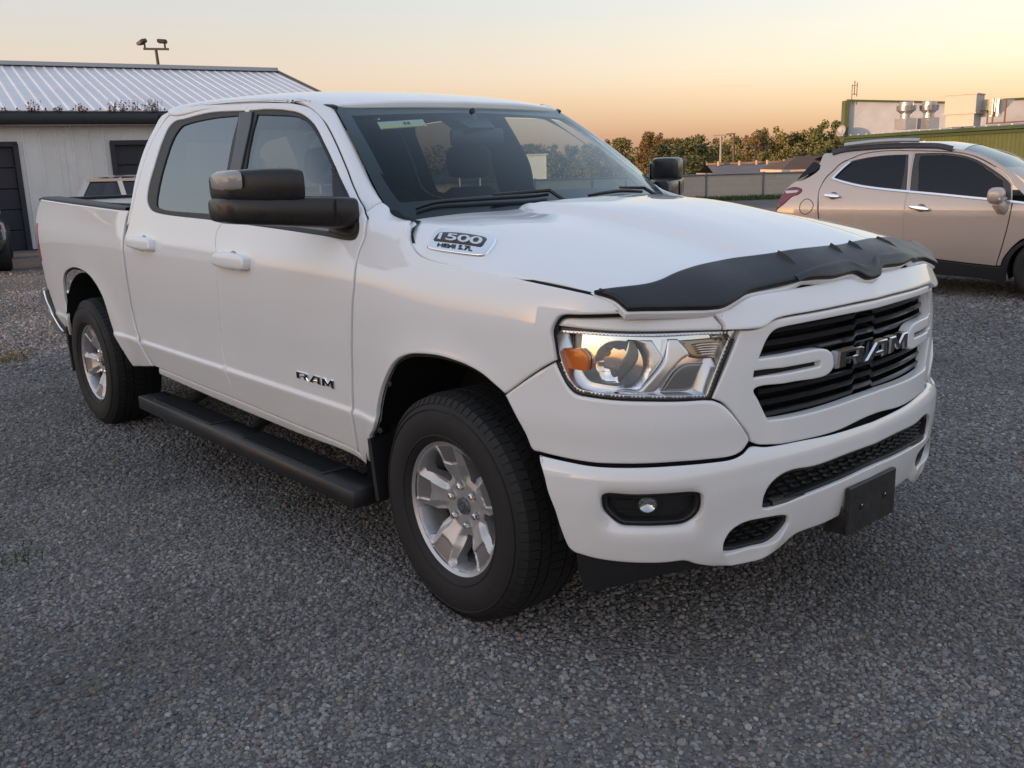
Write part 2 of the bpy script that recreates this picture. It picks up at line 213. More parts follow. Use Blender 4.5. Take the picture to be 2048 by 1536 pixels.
'fang':('fascia',[(0.7986,1.0544,1),(0.8287,1.0532,1),(0.8628,1.0051,0),(0.8425,0.9941,0),(0.8119,0.9654,0),(0.7627,0.9058,0),(0.7466,0.8969,0),(0.67,0.8943,0),(0.6312,0.8998,1),(0.7083,0.9069,0),(0.7338,0.9283,0),(0.7795,0.9819,0),(0.7899,0.9996,1)]),
'low_bowl':('fascia',[(0.7809,0.8963,1),(0.8296,0.9595,0),(0.8576,0.9764,0),(0.9162,0.9758,1),(0.9053,0.9549,0),(0.8844,0.9062,0),(0.8706,0.8961,0)]),
'turn_bowl':('fascia',[(0.8404,1.0486,1),(0.9771,1.0473,1),(0.9676,1.0032,0),(0.9522,0.9857,1),(0.8756,0.9968,0)]),
'bumper':('bumper',[(0.4024,0.6968,1),(0.4945,0.6922,0),(0.5795,0.6876,0),(0.6761,0.6886,0),(0.8045,0.6915,0),(0.9043,0.6929,0),(0.9814,0.6958,0),(1.0188,0.7054,0),(1.0529,0.719,0),(1.1022,0.7122,0),(1.2379,0.7079,0),(1.39,0.7015,0),(1.6105,0.6995,2),(1.6105,0.4191,2),(1.5234,0.4124,0),(1.3895,0.4024,0),(1.2487,0.3989,0),(1.1805,0.3677,0),(1.0919,0.3517,0),(0.9801,0.3584,0),(0.929,0.3625,0),(0.8824,0.3746,0),(0.8446,0.3912,0),(0.7831,0.3899,0),(0.6495,0.3925,0),(0.5799,0.3972,0),(0.5187,0.4075,1),(0.5008,0.4207,0),(0.4801,0.4782,0),(0.4631,0.5433,0),(0.4441,0.5984,0),(0.4296,0.6527,0)]),
'fog_hole':('bumper',[(0.6143,0.6082,0),(0.6941,0.6076,0),(0.8629,0.6089,0),(0.8846,0.6021,0),(0.8896,0.585,0),(0.8883,0.5449,0),(0.8673,0.5185,0),(0.8364,0.5041,0),(0.795,0.5019,0),(0.6942,0.5024,0),(0.655,0.5055,0),(0.6253,0.527,0),(0.6051,0.5509,0),(0.6012,0.5737,0),(0.6034,0.5996,0)]),
'low_grille_hole':('bumper',[(1.0875,0.5288,1),(1.0895,0.5641,0),(1.1049,0.595,0),(1.1379,0.6175,0),(1.1881,0.6275,0),(1.2891,0.6214,0),(1.4355,0.6255,0),(1.6105,0.6252,2),(1.6105,0.5453,2),(1.4874,0.5394,0),(1.3045,0.532,0),(1.1513,0.5209,0),(1.1018,0.521,0)]),
'intake_hole':('bumper',[(0.9582,0.4128,0),(0.9579,0.4405,0),(0.9787,0.4734,0),(1.0189,0.4921,0),(1.0849,0.4935,0),(1.1724,0.4837,0),(1.1968,0.4746,0),(1.2035,0.4543,0),(1.1845,0.4278,0),(1.1393,0.3974,0),(1.0692,0.3959,0),(0.9895,0.3972,0),(0.9663,0.4031,0)]),
'badge':('hood',[(-0.1629,-0.9098,0),(-0.1773,-0.8777,0),(-0.1911,-0.8474,0),(-0.1807,-0.8275,0),(-0.1033,-0.8112,0),(0.0307,-0.7896,0),(0.0629,-0.7981,0),(0.0815,-0.8126,0),(0.1225,-0.8847,0),(0.1187,-0.9001,0),(0.0981,-0.9067,0),(-0.1502,-0.913,0)]),
'badge_plate':('hood',[(-0.1551,-0.8839,1),(-0.164,-0.8518,1),(-0.0799,-0.8301,0),(0.0356,-0.8187,0),(0.051,-0.8247,1),(0.0744,-0.8652,0),(0.0717,-0.871,1),(-0.148,-0.8867,1)]),
'sticker':('screen',[(-0.5386,1.735,1),(-0.3135,1.7474,1),(-0.3362,1.7159,1),(-0.5574,1.7026,1)]),
'screen_half':('screen',[(0.0,1.8214,2),(-0.3343,1.8144,0),(-0.5309,1.8077,0),(-0.6488,1.8036,1),(-0.677,1.7459,0),(-0.7203,1.6433,0),(-0.7598,1.5355,0),(-0.7807,1.4588,0),(-0.7872,1.4112,0),(-0.7874,1.3787,0),(-0.7751,1.3568,0),(-0.7435,1.3399,1),(-0.5627,1.3502,0),(-0.3927,1.3566,0),(0.0,1.3636,2)]),
'wiper_a':('screen',[(-0.7187,1.3815,0),(-0.6518,1.3987,0),(-0.5087,1.4046,0),(-0.2848,1.407,0),(-0.1977,1.4109,0)]),
'wiper_b':('screen',[(-0.0069,1.3986,0),(0.0949,1.4041,0),(0.2217,1.4068,0),(0.3766,1.3981,0)]),
'handle_r':('side',[(-2.7856,1.1876,0),(-2.7527,1.2111,0),(-2.6441,1.22,0),(-2.4867,1.2134,0),(-2.4567,1.2052,0),(-2.4469,1.1623,0),(-2.4722,1.1555,0),(-2.7279,1.1596,0),(-2.7775,1.1689,0)]),
'handle_f':('side',[(-1.6908,1.1656,0),(-1.6611,1.1859,0),(-1.5582,1.1945,0),(-1.3945,1.1841,0),(-1.3702,1.1742,0),(-1.3695,1.1343,0),(-1.3929,1.1281,0),(-1.652,1.1284,0),(-1.688,1.139,0)]),
'door_letters':('side',[(-1.0394,0.7027,1),(-0.7314,0.703,1),(-0.7298,0.7385,1),(-1.0431,0.732,1)]),
'digits':('hood',[(-0.1336,-0.8813,1),(0.0721,-0.8676,1),(0.0401,-0.8274,1),(-0.1538,-0.8576,1)]),
'engine_text':('hood',[(-0.1121,-0.9029,1),(0.0642,-0.8971,1),(0.0484,-0.879,1),(-0.1198,-0.8912,1)]),
'valance':('bumper',[(0.5127,0.4108,1),(0.5168,0.2548,0),(0.5327,0.2474,1),(0.6324,0.2728,0),(0.7894,0.3268,0),(0.9312,0.3453,0),(0.9589,0.3772,1)]),
'tail_lamp':('side',[(-4.6,1.24,1),(-4.655,1.24,1),(-4.66,1.1,0),(-4.645,0.97,1),(-4.595,0.99,1),(-4.6,1.1,0)]),
's_rear_door':('suv',[(0.0039,1.5487,1),(0.0038,1.3806,0),(0.0137,1.1339,0),(0.0028,1.0131,0),(0.0086,0.8,0),(0.0022,0.583,0),(-0.0017,0.4564,1),(-0.3415,0.4897,0),(-0.7461,0.54,1),(-0.8408,0.6404,0),(-0.9083,0.7531,0),(-0.9286,0.8323,0),(-0.9453,0.9841,0),(-0.9618,1.1285,0),(-0.9433,1.1911,0),(-0.9074,1.272,0),(-0.8256,1.3645,0),(-0.76,1.4346,0),(-0.6347,1.4928,0),(-0.5417,1.5294,0),(-0.3889,1.552,0),(-0.2373,1.5587,0)]),
's_front_door':('suv',[(0.005,1.5487,1),(0.2971,1.5326,0),(0.498,1.5082,0),(0.6579,1.4582,0),(0.8407,1.3586,0),(0.9642,1.2685,0),(1.0186,1.1971,1),(1.0428,1.0243,0),(1.0303,0.8396,0),(0.993,0.5994,0),(0.9406,0.3569,1),(0.6002,0.3857,0),(0.2335,0.4234,0),(-0.0017,0.4564,1),(0.0022,0.583,0),(0.0086,0.8,0),(0.0028,1.0131,0),(0.0137,1.1339,0),(0.0038,1.3806,0)]),
's_quarter':('suv',[(-0.9665,1.1397,1),(-0.9497,1.195,0),(-0.9154,1.2777,0),(-0.8329,1.3729,0),(-0.7675,1.443,0),(-0.6405,1.5028,0),(-0.5443,1.5393,0),(-0.3918,1.5618,0),(-0.2427,1.5679,0),(-0.0028,1.5584,0),(0.2922,1.5426,0),(0.5008,1.5184,0),(0.6661,1.4655,0),(0.8489,1.3659,0),(0.9752,1.2718,0),(1.0331,1.1921,1),(1.1796,1.0538,0),(1.3017,0.9759,1),(1.1913,1.1319,0),(1.0328,1.2857,0),(0.8773,1.3927,0),(0.6945,1.4925,0),(0.5141,1.546,0),(0.3932,1.5575,0),(0.1055,1.577,0),(-0.2653,1.589,0),(-0.5573,1.582,0),(-0.7521,1.5606,0),(-0.8941,1.551,0),(-0.9842,1.5508,0),(-1.0107,1.4514,0),(-1.0385,1.4186,0),(-0.9976,1.3899,0),(-1.0549,1.3242,0),(-1.2061,1.2479,0),(-1.2486,1.2483,0),(-1.3357,1.184,0),(-1.3923,1.1103,0),(-1.4254,1.0218,0),(-1.4452,0.9206,0),(-1.4491,0.7429,1),(-1.3935,0.5085,1),(-1.1445,0.4994,0),(-0.908,0.5354,1),(-0.9199,0.7529,0),(-0.9403,0.8322,0),(-0.9569,0.9841,0),(-0.9671,1.0897,0)]),
's_fender':('suv',[(1.052,1.0243,1),(1.2998,0.9905,0),(1.57,0.9143,0),(1.7288,0.7942,1),(1.5071,0.6533,0),(1.187,0.6504,0),(1.1031,0.582,0),(1.0437,0.5029,0),(1.0037,0.4284,0),(0.9875,0.3643,1),(0.9499,0.36,1),(1.0023,0.5996,0),(1.0395,0.8397,0)]),
's_rear_hole':('suv',[(-0.8329,1.2692,1),(-0.7458,1.37,0),(-0.6653,1.4506,0),(-0.5299,1.4862,0),(-0.3777,1.5053,0),(-0.226,1.5149,0),(-0.0485,1.5153,1),(-0.0259,1.3639,0),(-0.001,1.1229,1),(-0.3123,1.1513,0),(-0.5126,1.1836,0),(-0.7202,1.2301,0)]),
's_rear_glass':('suv',[(-0.7975,1.2766,1),(-0.7428,1.3543,0),(-0.6561,1.4449,0),(-0.5287,1.4807,0),(-0.3764,1.4999,0),(-0.2247,1.5096,0),(-0.0735,1.5099,1),(-0.0597,1.3646,0),(-0.062,1.1458,1),(-0.3166,1.1781,0),(-0.5747,1.223,0)]),
's_front_hole':('suv',[(0.018,1.5259,1),(0.3,1.5202,0),(0.4912,1.4942,0),(0.649,1.4413,0),(0.8096,1.347,0),(0.9449,1.2514,0),(1.0095,1.1811,0),(1.0306,1.0305,1),(0.6507,1.0719,0),(0.0339,1.1323,1),(0.0192,1.3684,0)]),
's_front_glass':('suv',[(0.0831,1.5056,1),(0.304,1.5019,0),(0.4828,1.4789,0),(0.6289,1.4275,0),(0.7903,1.3297,0),(0.9258,1.2342,1),(0.9689,1.0479,1),(0.6499,1.0778,0),(0.1156,1.1269,1),(0.071,1.4777,0)]),
's_belt':('suv',[(-0.8332,1.271,0),(-0.7226,1.2368,0),(-0.5134,1.1873,0),(-0.3124,1.1572,0),(0.0313,1.1207,0),(0.3456,1.0908,0),(0.6415,1.0595,0),(1.053,1.0169,0),(1.2553,0.9904,0)]),
's_belt_up':('suv',[(-0.8338,1.2652,0),(-0.7858,1.3236,0),(-0.7187,1.397,0),(-0.6608,1.4481,0)]),
's_tail':('suv',[(-1.4471,0.9178,1),(-1.4255,1.0232,0),(-1.3844,1.1091,0),(-1.3389,1.1603,0),(-1.254,1.1818,0),(-1.1726,1.1611,0),(-1.1589,1.1409,0),(-1.1961,1.0968,0),(-1.2703,1.071,0),(-1.3482,0.9993,0)]),
's_tail_white':('suv',[(-1.3658,1.1336,1),(-1.2035,1.1412,1),(-1.1965,1.125,0),(-1.216,1.113,1),(-1.3421,1.101,1)]),
's_fuel':('suv',[(-1.0965,1.0468,0),(-1.0368,1.0244,0),(-1.0072,0.9845,0),(-1.0161,0.9282,0),(-1.068,0.8791,0),(-1.11,0.8738,0),(-1.1494,0.903,0),(-1.1644,0.9517,0),(-1.1483,1.0082,0)]),
's_clad':('suv',[(-0.9079,0.5239,1),(-0.0014,0.4453,0),(0.2336,0.4151,0),(0.6004,0.3749,0),(0.9409,0.3462,1),(0.9973,0.354,1),(1.0177,0.429,0),(1.0599,0.5034,0),(1.1195,0.5773,0),(1.2059,0.6407,1),(1.235,0.6162,1),(1.1403,0.5421,0),(1.0816,0.4523,0),(1.05,0.319,0),(1.0321,0.1291,1),(0.9331,0.194,0),(0.3771,0.2374,0),(-0.0024,0.2646,0),(-0.9107,0.348,1)]),
's_handle_r':('suv',[(-0.8979,1.0958,0),(-0.8208,1.1019,0),(-0.7122,1.0834,0),(-0.6969,1.0677,0),(-0.716,1.0544,0),(-0.8907,1.076,0)]),
's_handle_f':('suv',[(0.0511,0.9724,0),(0.1352,0.9752,0),(0.2571,0.9512,0),(0.2728,0.9366,0),(0.2601,0.9218,0),(0.0572,0.9502,0)]),
's_rail':('suv',[(-0.8886,1.5591,0),(-0.7614,1.5884,0),(-0.489,1.607,0),(-0.221,1.6142,0),(0.0443,1.6079,0),(0.2527,1.5957,0),(0.4019,1.5624,0)]),
's_glass_wrap':('suv',[(-1.0855,1.4629,1),(-1.0138,1.4349,0),(-0.9945,1.4145,0),(-1.0403,1.3596,0),(-1.1015,1.3287,0),(-1.2425,1.2616,1),(-1.1742,1.354,0)]),
'rear_bumper':('side',[(-4.8346,0.7481,1),(-4.6877,0.7722,1),(-4.6217,0.7008,0),(-4.4773,0.629,0),(-4.3891,0.5608,0),(-4.3053,0.5248,1),(-4.3923,0.4928,1),(-4.5442,0.5392,0),(-4.668,0.63,0),(-4.8366,0.6939,0)]),
'bumper_cap':('side',[(-4.6699,0.7738,1),(-4.5807,0.7886,1),(-4.5192,0.7001,0),(-4.38,0.6041,0),(-4.209,0.5372,1),(-4.3301,0.504,1),(-4.4802,0.5824,0),(-4.6346,0.6783,0)]),
'facet_bowl':('fascia',[(0.5698,1.0133,0),(0.5902,1.0385,0),(0.6252,1.0515,0),(0.6817,1.0522,1),(0.668,1.0123,0),(0.6388,0.9629,0),(0.6458,0.9207,1),(0.5988,0.9224,0),(0.5743,0.9481,0),(0.5669,0.9853,0)]),
'bulb_shield':('fascia',[(0.6837,1.053,1),(0.6922,1.0541,0),(0.7109,1.0165,0),(0.7057,0.9923,0),(0.6502,0.9242,1),(0.6389,0.9646,0),(0.6753,1.0169,0)]),
'applique':('side',[(-1.8371,1.8126,1),(-1.7014,1.8092,1),(-1.6547,1.721,0),(-1.6274,1.6112,0),(-1.6081,1.4811,0),(-1.5914,1.3469,1),(-1.6933,1.3314,1),(-1.7077,1.4305,0),(-1.7297,1.574,0),(-1.7666,1.6969,0)])}

# ------------------------------------------------------------------ materials
MATS={}
def mat(name,base=(.5,.5,.5),rough=.5,metal=0,spec=.5,coat=0,coat_rough=.03,var=0,vscale=5,bump=0,bscale=80,emit=None,estr=0,alpha=None,ior=1.5,trans=0,tint=None):
    if name in MATS: return MATS[name]
    m=bpy.data.materials.new(name); m.use_nodes=True; MATS[name]=m
    nt=m.node_tree; b=nt.nodes['Principled BSDF']
    b.inputs['Base Color'].default_value=tuple(base)+(1,); b.inputs['Roughness'].default_value=rough; b.inputs['Metallic'].default_value=metal
    b.inputs['Specular IOR Level'].default_value=spec; b.inputs['Coat Weight'].default_value=coat; b.inputs['Coat Roughness'].default_value=coat_rough
    b.inputs['IOR'].default_value=ior; b.inputs['Transmission Weight'].default_value=trans
    if emit: b.inputs['Emission Color'].default_value=tuple(emit)+(1,); b.inputs['Emission Strength'].default_value=estr
    if var or bump:
        tc=nt.nodes.new('ShaderNodeTexCoord')
        if var:
            n=nt.nodes.new('ShaderNodeTexNoise'); n.inputs['Scale'].default_value=vscale; n.inputs['Detail'].default_value=6; n.inputs['Roughness'].default_value=.65
            nt.links.new(tc.outputs['Object'],n.inputs['Vector'])
            r=nt.nodes.new('ShaderNodeMapRange'); r.inputs['From Min'].default_value=.3; r.inputs['From Max'].default_value=.7
            r.inputs['To Min'].default_value=1-var; r.inputs['To Max'].default_value=1+var
            nt.links.new(n.outputs[0],r.inputs[0])
            mx=nt.nodes.new('ShaderNodeVectorMath'); mx.operation='SCALE'; mx.inputs[0].default_value=base
            nt.links.new(r.outputs[0],mx.inputs['Scale']); nt.links.new(mx.outputs[0],b.inputs['Base Color'])
            r2=nt.nodes.new('ShaderNodeMapRange'); r2.inputs['From Min'].default_value=.3; r2.inputs['From Max'].default_value=.7
            r2.inputs['To Min'].default_value=max(rough-.12*var*3,0.02); r2.inputs['To Max'].default_value=min(1,rough+.12*var*3)
            nt.links.new(n.outputs[0],r2.inputs[0]); nt.links.new(r2.outputs[0],b.inputs['Roughness'])
        if bump:
            n2=nt.nodes.new('ShaderNodeTexNoise'); n2.inputs['Scale'].default_value=bscale; n2.inputs['Detail'].default_value=4
            nt.links.new(tc.outputs['Object'],n2.inputs['Vector'])
            bp=nt.nodes.new('ShaderNodeBump'); bp.inputs['Strength'].default_value=bump; bp.inputs['Distance'].default_value=.004
            nt.links.new(n2.outputs[0],bp.inputs['Height']); nt.links.new(bp.outputs[0],b.inputs['Normal'])
    return m
def glassmat(name,tint=(.6,.7,.7),ior=1.5,refl=(1,1,1),rough=.0,haze=None,hazef=0):
    if name in MATS: return MATS[name]
    m=bpy.data.materials.new(name); m.use_nodes=True; MATS[name]=m; nt=m.node_tree; nt.nodes.clear()
    o=nt.nodes.new('ShaderNodeOutputMaterial'); t=nt.nodes.new('ShaderNodeBsdfTransparent'); g=nt.nodes.new('ShaderNodeBsdfGlossy'); x=nt.nodes.new('ShaderNodeMixShader'); f=nt.nodes.new('ShaderNodeFresnel')
    t.inputs[0].default_value=tuple(tint)+(1,); g.inputs[0].default_value=tuple(refl)+(1,); g.inputs['Roughness'].default_value=rough; f.inputs[0].default_value=ior
    gq=nt.nodes.new('ShaderNodeNewGeometry'); mi_=nt.nodes.new('ShaderNodeMapRange'); mi_.inputs['To Min'].default_value=ior; mi_.inputs['To Max'].default_value=1/ior   # same reflectance from both faces of a pane
    nt.links.new(gq.outputs['Backfacing'],mi_.inputs[0]); nt.links.new(mi_.outputs[0],f.inputs[0])
    src=t
    if haze:
        d=nt.nodes.new('ShaderNodeBsdfDiffuse'); d.inputs[0].default_value=tuple(haze)+(1,); h=nt.nodes.new('ShaderNodeMixShader'); h.inputs[0].default_value=hazef
        nt.links.new(t.outputs[0],h.inputs[1]); nt.links.new(d.outputs[0],h.inputs[2]); src=h
    nt.links.new(f.outputs[0],x.inputs[0]); nt.links.new(src.outputs[0],x.inputs[1]); nt.links.new(g.outputs[0],x.inputs[2]); nt.links.new(x.outputs[0],o.inputs[0])
    return m
def paintmat(name,base,dirt,flake=0.,coat=1.,rough=.5):
    # body colour under clear coat, road film growing in blotches
    if name in MATS: return MATS[name]
    m=mat(name,base,rough,flake,.35,coat,.025); nt=m.node_tree; b=nt.nodes['Principled BSDF']; b.inputs['Coat IOR'].default_value=1.7
    tc=nt.nodes.new('ShaderNodeTexCoord'); n=nt.nodes.new('ShaderNodeTexNoise'); n.inputs['Scale'].default_value=2.2; n.inputs['Detail'].default_value=8; n.inputs['Roughness'].default_value=.6
    v=nt.nodes.new('ShaderNodeTexVoronoi'); v.inputs['Scale'].default_value=26; v.inputs['Randomness'].default_value=1
    nt.links.new(tc.outputs['Object'],n.inputs['Vector']); nt.links.new(tc.outputs['Object'],v.inputs['Vector'])
    sp=nt.nodes.new('ShaderNodeSeparateXYZ'); nt.links.new(tc.outputs['Object'],sp.inputs[0])
    low=nt.nodes.new('ShaderNodeMapRange'); low.inputs['From Min'].default_value=.95; low.inputs['From Max'].default_value=.35; low.inputs['To Min'].default_value=.12; low.inputs['To Max'].default_value=1
    nt.links.new(sp.outputs['Z'],low.inputs[0])
    mu=nt.nodes.new('ShaderNodeMath'); mu.operation='MULTIPLY'; nt.links.new(low.outputs[0],mu.inputs[0]); nt.links.new(n.outputs[0],mu.inputs[1])
    mu2=nt.nodes.new('ShaderNodeMath'); mu2.operation='MULTIPLY'; mu2.inputs[1].default_value=.5; nt.links.new(mu.outputs[0],mu2.inputs[0])
    mx=nt.nodes.new('ShaderNodeMix'); mx.data_type='RGBA'; mx.inputs['A'].default_value=tuple(base)+(1,); mx.inputs['B'].default_value=tuple(dirt)+(1,)
    nt.links.new(mu2.outputs[0],mx.inputs['Factor'])
    # small stone chips and bug specks
    lt=nt.nodes.new('ShaderNodeMath'); lt.operation='LESS_THAN'; lt.inputs[1].default_value=.028; nt.links.new(v.outputs['Distance'],lt.inputs[0])
    fr=nt.nodes.new('ShaderNodeMapRange'); fr.inputs['From Min'].default_value=.55; fr.inputs['From Max'].default_value=.85; nt.links.new(sp.outputs['X'],fr.inputs[0])
    fz=nt.nodes.new('ShaderNodeMapRange'); fz.inputs['From Min'].default_value=1.12; fz.inputs['From Max'].default_value=.95; nt.links.new(sp.outputs['Z'],fz.inputs[0])
    m3=nt.nodes.new('ShaderNodeMath'); m3.operation='MULTIPLY'; nt.links.new(lt.outputs[0],m3.inputs[0]); nt.links.new(fr.outputs[0],m3.inputs[1])
    m4=nt.nodes.new('ShaderNodeMath'); m4.operation='MULTIPLY'; nt.links.new(m3.outputs[0],m4.inputs[0]); nt.links.new(fz.outputs[0],m4.inputs[1])
    m5=nt.nodes.new('ShaderNodeMath'); m5.operation='MULTIPLY'; m5.inputs[1].default_value=.65; nt.links.new(m4.outputs[0],m5.inputs[0])
    mx2=nt.nodes.new('ShaderNodeMix'); mx2.data_type='RGBA'; mx2.inputs['B'].default_value=(.12,.09,.07,1)
    nt.links.new(m5.outputs[0],mx2.inputs['Factor']); nt.links.new(mx.outputs['Result'],mx2.inputs['A']); nt.links.new(mx2.outputs['Result'],b.inputs['Base Color'])
    return m
white=paintmat('white_paint',(.87,.865,.86),(.45,.41,.36))
blackp=mat('black_plastic',(.018,.018,.020),.48,var=.15,vscale=12)
blacks=mat('satin_black',(.012,.012,.013),.28)
trim=mat('rubber_trim',(.02,.02,.02),.55)
dark=mat('dark_cavity',(.008,.008,.008),.9)
chrome=mat('chrome',(.86,.87,.88),.05,1)
satin=mat('satin_metal',(.78,.78,.80),.26,1)
alloy=mat('alloy',(.52,.52,.53),.42,.7,var=.06,vscale=30)
alloyd=mat('alloy_machined',(.27,.27,.285),.45,.75,var=.05,vscale=30)
rubber=mat('tyre_rubber',(.0135,.013,.013),.72,var=.22,vscale=9,bump=.15,bscale=220)
interior=mat('interior_cloth',(.012,.0125,.013),.8,var=.2,vscale=6)
sideglass=glassmat('tinted_glass',(.16,.18,.185),2.9,(.86,.95,.98))
frontglass=glassmat('door_glass',(.62,.70,.70),2.1,(.86,.95,.98))
screenglass=glassmat('windscreen_glass',(.80,.88,.88),1.38,(.85,.97,1.0))
lensglass=glassmat('lamp_lens',(.95,.96,.97),1.42)
amber=mat('amber_lens',(.75,.17,.015),.15,coat=.6)
redlens=mat('red_lens',(.35,.012,.02),.12,coat=.8)
# ------------------------------------------------------------------ object helpers
def link(o,parent=None,label=None,cat=None,group=None,kind=None):
    COL.objects.link(o)
    if parent is not None: o.parent=parent
    if label: o['label']=label
    if cat: o['category']=cat
    if group: o['group']=group
    if kind: o['kind']=kind
    return o
def empty(name,loc=(0,0,0),rz=0,**k):
    o=bpy.data.objects.new(name,None); o.empty_display_size=.2; o.location=loc; o.rotation_euler=(0,0,rz); return link(o,**k)
def mesh(name,V,F,mats,parent=None,smooth=True,angle=35,mi=None,recalc=False,**k):
    me=bpy.data.meshes.new(name); me.from_pydata([tuple(map(float,v)) for v in V],[],[tuple(map(int,f)) for f in F])
    for m in (mats if isinstance(mats,(list,tuple)) else [mats]): me.materials.append(m)
    if mi is not None: me.polygons.foreach_set('material_index',list(mi))
    if recalc:
        bm=bmesh.new(); bm.from_mesh(me); bmesh.ops.remove_doubles(bm,verts=bm.verts,dist=1e-5); bmesh.ops.recalc_face_normals(bm,faces=bm.faces); bm.to_mesh(me); bm.free()
    if smooth:
        me.polygons.foreach_set('use_smooth',[True]*len(me.polygons))
        me.set_sharp_from_angle(angle=R(angle))
    me.update()
    return link(bpy.data.objects.new(name,me),parent,**k)
class MB:
    """collects solids that belong to ONE part"""
    def __init__(s): s.V=[]; s.F=[]; s.M=[]
    def add(s,V,F,m=0):
        n=len(s.V); s.V+=[tuple(v) for v in V]; s.F+=[tuple(i+n for i in f) for f in F]; s.M+=[m]*len(F); return s
    def box(s,c,d,rot=None,m=0,b=0.):
        x,y,z=[v/2 for v in d]; b=min(b,x*.49,y*.49,z*.49)
        if b<=0:
            V=[Vector((i*x,j*y,k*z)) for i in(-1,1) for j in(-1,1) for k in(-1,1)]; F=[(0,1,3,2),(4,6,7,5),(0,4,5,1),(2,3,7,6),(0,2,6,4),(1,5,7,3)]
        else:
            V=[];ix={}
            for i in(-1,1):
                for j in(-1,1):
                    for k in(-1,1):
                        for ax in range(3):
                            p=[i*(x-b),j*(y-b),k*(z-b)]; p[ax]=(i*x,j*y,k*z)[ax]; ix[i,j,k,ax]=len(V); V.append(Vector(p))
            F=[]
            for ax in range(3):
                o1,o2=[a for a in range(3) if a!=ax]
                for sg in(-1,1):
                    q=[]
                    for a,bb in((-1,-1),(1,-1),(1,1),(-1,1)):
                        t=[0,0,0]; t[ax]=sg; t[o1]=a; t[o2]=bb; q.append(ix[tuple(t)+(ax,)])
                    F.append(tuple(q))
            for ax in range(3):
                o1,o2=[a for a in range(3) if a!=ax]
                for a in(-1,1):
                    for bb in(-1,1):
                        t0=[0,0,0];t1=[0,0,0]; t0[ax]=-1;t1[ax]=1
                        for t in(t0,t1): t[o1]=a;t[o2]=bb
                        F.append((ix[tuple(t0)+(o1,)],ix[tuple(t1)+(o1,)],ix[tuple(t1)+(o2,)],ix[tuple(t0)+(o2,)]))
            for i in(-1,1):
                for j in(-1,1):
                    for k in(-1,1): F.append((ix[i,j,k,0],ix[i,j,k,1],ix[i,j,k,2]))
        if rot is not None: V=[rot@v for v in V]
        return s.add([v+Vector(c) for v in V],F,m)
    def beam(s,p,q,wd,h=None,m=0,up=(0,0,1),b=0):
        p,q=Vector(p),Vector(q); d=q-p; l=d.length; d.normalize(); sd_=d.cross(Vector(up)); 
        if sd_.length<1e-4: sd_=Vector((1,0,0))
        sd_.normalize(); u=sd_.cross(d); rot=Matrix((d,sd_,u)).transposed()
        return s.box((p+q)/2,(l,wd,h or wd),rot,m,b)
    def tube(s,pts,rad,n=8,m=0,cap=True):
        P=[Vector(p) for p in pts]; rr=rad if isinstance(rad,(list,tuple)) else [rad]*len(P); V=[];F=[]
        ref=None
        for i,p in enumerate(P):
            t=(P[min(i+1,len(P)-1)]-P[max(i-1,0)]).normalized()
            if ref is None: ref=t.orthogonal().normalized()
            ref=(ref-t*ref.dot(t)); ref=ref.normalized() if ref.length>1e-6 else t.orthogonal().normalized(); bi=t.cross(ref)
            V+=[p+(ref*math.cos(a)+bi*math.sin(a))*rr[i] for a in [2*math.pi*k/n for k in range(n)]]
        for i in range(len(P)-1):
            for k in range(n): F.append((i*n+k,i*n+(k+1)%n,(i+1)*n+(k+1)%n,(i+1)*n+k))
        if cap: F+= [tuple(range(n-1,-1,-1)),tuple((len(P)-1)*n+k for k in range(n))]
        return s.add(V,F,m)
    def lathe(s,prof,o,ax,n=48,m=0,close=False):
        """prof: (r, h) along axis ax from o"""
        ax=Vector(ax).normalized(); e=ax.orthogonal().normalized(); g=ax.cross(e); V=[];F=[]
        for r,h in prof:
            V+=[Vector(o)+ax*h+(e*math.cos(a)+g*math.sin(a))*r for a in [2*math.pi*k/n for k in range(n)]]
        J=len(prof)
        for j in range(J-1+(1 if close else 0)):
            for k in range(n): F.append((j*n+k,j*n+(k+1)%n,((j+1)%J)*n+(k+1)%n,((j+1)%J)*n+k))
        return s.add(V,F,m)
    def prism(s,poly,fn,d0,d1,m=0,mside=None):
        """poly: 2-D loop, fn(a,b,h)->xyz; from height d0 to d1"""
        n=len(poly); V=[fn(a,b,d0) for a,b in poly]+[fn(a,b,d1) for a,b in poly]
        s.add(V,[tuple(range(n-1,-1,-1)),tuple(range(n,2*n))],m)
        return s.add(V,[(i,(i+1)%n,n+(i+1)%n,n+i) for i in range(n)],m if mside is None else mside)
    def build(s,name,mats,parent=None,smooth=True,angle=35,recalc=True,**k):
        return mesh(name,s.V,s.F,mats,parent,smooth,angle,s.M if isinstance(mats,(list,tuple)) else None,recalc,**k)
